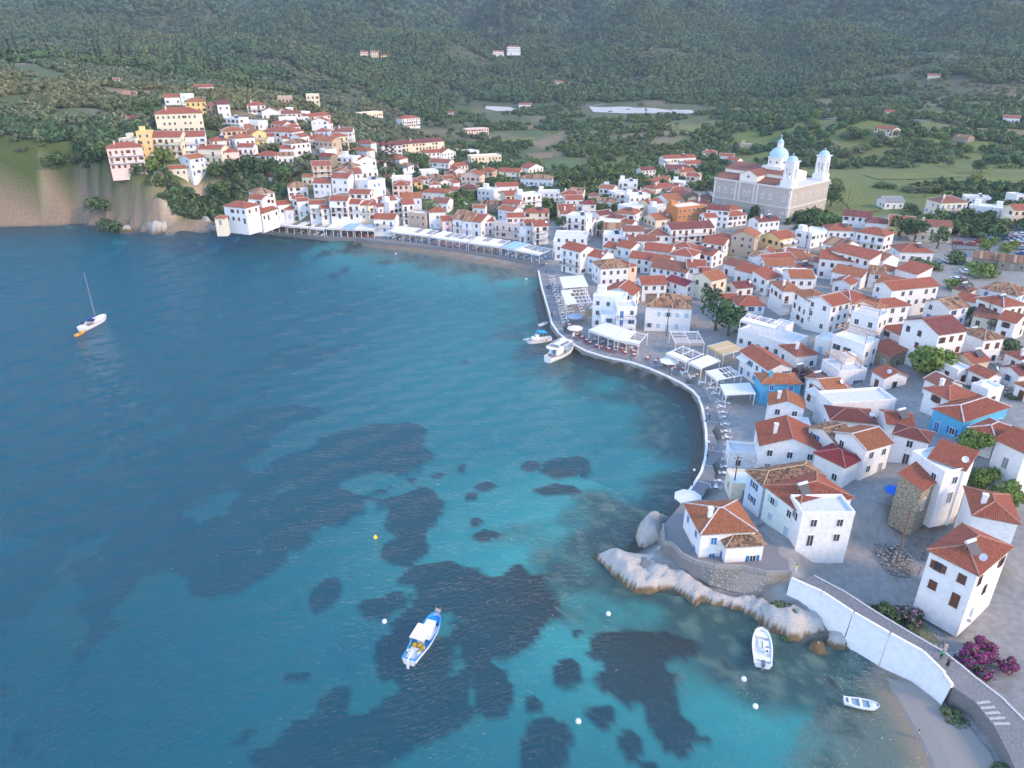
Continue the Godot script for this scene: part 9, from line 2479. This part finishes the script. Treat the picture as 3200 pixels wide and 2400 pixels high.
func build_point() -> void:
	var mb := MB.new(); mb.prism(POINTDECK, -1.0, 4.25)
	tag(struct(obj("terrace", mb, M.paving)), "paved stone terrace under the house on the rocky point", "terrace")
	var wl := thing("retaining_wall", "rubble-stone retaining wall below the house on the point", "wall", Vector3.ZERO)
	var w := MB.new(); var st := MB.new(); var cp := MB.new()
	for k in BANKT.size() - 1:
		var a := Vector3(BANKT[k][0], BANKT[k][1], BANKT[k][2]); var b := Vector3(BANKT[k + 1][0], BANKT[k + 1][1], BANKT[k + 1][2]); var c := Vector3(BANKB[k + 1][0], BANKB[k + 1][1], BANKB[k + 1][2]); var d := Vector3(BANKB[k][0], BANKB[k][1], BANKB[k][2])
		w.quad(d, c, b, a, Color(0.33, 0.32, 0.30))
		var n := (c - d).cross(a - d).normalized()
		var rows := 7; var cols := int(a.distance_to(b) / 0.5)
		for j in rows:
			for q in cols:
				if rng.randf() < 0.25: continue
				var u := (q + rng.randf_range(0.2, 0.8)) / cols; var v := (j + rng.randf_range(0.25, 0.75)) / rows
				var p := d.lerp(c, u).lerp(a.lerp(b, u), v)
				var s := rng.randf_range(0.13, 0.24); var cl := rng.randf_range(0.38, 0.68)
				st.obox(Transform3D(Basis(Vector3.UP, atan2(n.x, n.z) + rng.randf_range(-0.2, 0.2)), p + n * 0.02), Vector3(s * 1.7, s, 0.14), Color(cl, cl * 0.95, cl * 0.86))
		cp.bar(a + Vector3(0, 0.35, 0), b + Vector3(0, 0.35, 0), 0.3, 0.8, Color(0.42, 0.41, 0.39))
	obj("face", w, M.stone, wl)
	var so := obj("stones", st, M.stone, wl); so.set_meta("kind", "stuff")
	obj("parapet", cp, M.stone, wl)
	for r in RUBBLE: heap("rubble", PackedVector2Array(r[0]), r[1], r[2], r[3], r[4], r[5], Color(r[6], r[7], r[8]))
	# terrace over the harbour: white deck with balustrade and pergola
	# national flag with blue and white stripes
	var f := thing("flag", "blue and white striped flag with a white cross hanging by the terrace", "flag", Vector3(70.2,7.0,-207.5), 0.5)
	var po := MB.new(); po.tube(Vector3(0, -2.5, 0), Vector3(0, 3.2, 0), 0.04, 0.03, 6, Color(0.7, 0.7, 0.7)); obj("pole", po, M.paint, f)
	var cl := MB.new(); var bl := Color(0.03, 0.16, 0.50); var wh := Color(0.78, 0.78, 0.8)
	for k in 9:
		var y := 3.1 - k * 0.22
		for q in 6:
			var z0 := sin(q * 0.9) * 0.12; var z1 := sin((q + 1) * 0.9) * 0.12
			var col := bl if k % 2 == 0 else wh
			if k < 5 and q < 2: col = wh if k == 2 or false else bl
			cl.quad(Vector3(0.05 + q * 0.4, y - 0.22, z0), Vector3(0.45 + q * 0.4, y - 0.22, z1), Vector3(0.45 + q * 0.4, y, z1), Vector3(0.05 + q * 0.4, y, z0), col)
	cl.quad(Vector3(0.36, 2.0, 0.11), Vector3(0.56, 2.0, 0.13), Vector3(0.56, 3.1, 0.13), Vector3(0.36, 3.1, 0.11), wh)
	obj("cloth", cl, M.cloth, f)
	# grey slatted shade by the green-gabled house and the straw-mat deck
	for q in SHADES: pergola(Vector3(q[0], q[1], q[2]), q[3], q[4], q[5], q[6], q[7], Color(q[8], q[9], q[10]))
	# orange plastic barriers along the upper lane
	for q in BARRIERS:
		var t := thing("barrier", "orange plastic road barrier by the white house on the upper lane", "barrier", Vector3(q[0], height(q[0], q[1]) + 0.05, q[1]), 0.9, "orange barriers on the upper lane")
		var b := MB.new()
		for x in [-0.8, -0.27, 0.27, 0.8]: b.cbox(Vector3(x, 0.5, 0), Vector3(0.2, 1.0, 0.12), Color(0.6, 0.10, 0.02))
		b.cbox(Vector3(0, 0.95, 0), Vector3(1.8, 0.14, 0.14), Color(0.6, 0.10, 0.02)); b.cbox(Vector3(0, 0.45, 0), Vector3(1.8, 0.14, 0.14), Color(0.6, 0.10, 0.02)); obj("panel", b, M.paint, t)
		for x in [-0.7, 0.7]:
			var ft := MB.new(); ft.cbox(Vector3(x, 0.06, 0), Vector3(0.2, 0.12, 0.6), Color(0.05, 0.05, 0.05)); obj("foot", ft, M.paint, t)

const BARRIERS := [[115.6,-155.4],[115.3,-150.5],[114.8,-147.2]]
var SHADES := [[48.7,1.8,-182.3,-0.00,7.8,8,0,"grey weathered slatted shade beside the green-gabled house",0.42,0.38,0.36],[53.6,3.0,-174.3,-1.19,6.6,6,1,"straw-coloured mat roof over the raised wooden deck",0.55,0.4,0.2],[64.8,8.9,-178.3,-0.72,9.3,5,0,"white slatted pergola on the balustraded terrace",0.76,0.75,0.73]]

func _ready() -> void:
	var cam := Camera3D.new()
	cam.name = "camera"
	cam.position = Vector3(0, 78, 0); cam.rotation_degrees.x = -25.0
	cam.fov = 56.40; cam.near = 0.5; cam.far = 9000.0
	add_child(cam); cam.current = true
	var we := WorldEnvironment.new(); we.name = "environment"
	var e := Environment.new()
	var sky := Sky.new(); var sm := ProceduralSkyMaterial.new()
	sm.sky_top_color = lin(0.10, 0.26, 0.58); sm.sky_horizon_color = lin(1.1, 1.14, 1.2); sm.sky_curve = 0.32
	sm.ground_bottom_color = lin(0.2, 0.25, 0.3); sm.ground_horizon_color = lin(0.6, 0.66, 0.74)
	sm.sun_angle_max = 25.0; sm.sun_curve = 0.12
	sky.sky_material = sm
	e.background_mode = Environment.BG_SKY; e.sky = sky; e.background_energy_multiplier = 1.0
	e.tonemap_mode = Environment.TONE_MAPPER_LINEAR; e.tonemap_exposure = 2.9
	e.fog_enabled = true; e.fog_density = 0.00012; e.fog_light_color = lin(0.62, 0.76, 0.95)
	e.volumetric_fog_enabled = true; e.volumetric_fog_density = 0.0
	e.sdfgi_enabled = true; e.ssao_enabled = true; e.ssil_enabled = true
	we.environment = e; add_child(we)
	var sun := DirectionalLight3D.new(); sun.name = "sun"
	sun.light_energy = 0.5; sun.light_color = Color(1.0, 0.86, 0.72); sun.light_angular_distance = 14.0; sun.shadow_enabled = true
	add_child(sun); sun.look_at_from_position(Vector3(90, 60, 45), Vector3.ZERO)
	rng.seed = 11
	nz.frequency = 0.01; nz.fractal_octaves = 4; nz.seed = 2
	var t0 := Time.get_ticks_msec()
	build_materials()
	survey_shore()
	print("shore ", Time.get_ticks_msec() - t0)
	build_terrain()
	print("terrain ", Time.get_ticks_msec() - t0)
	build_sea()
	print("sea ", Time.get_ticks_msec() - t0)
	build_houses()
	print("houses ", Time.get_ticks_msec() - t0)
	build_quays()
	build_church()
	build_waterfront()
	build_point()
	build_boats()
	print("works ", Time.get_ticks_msec() - t0)
	build_people()
	build_trees()
	print("trees ", Time.get_ticks_msec() - t0)
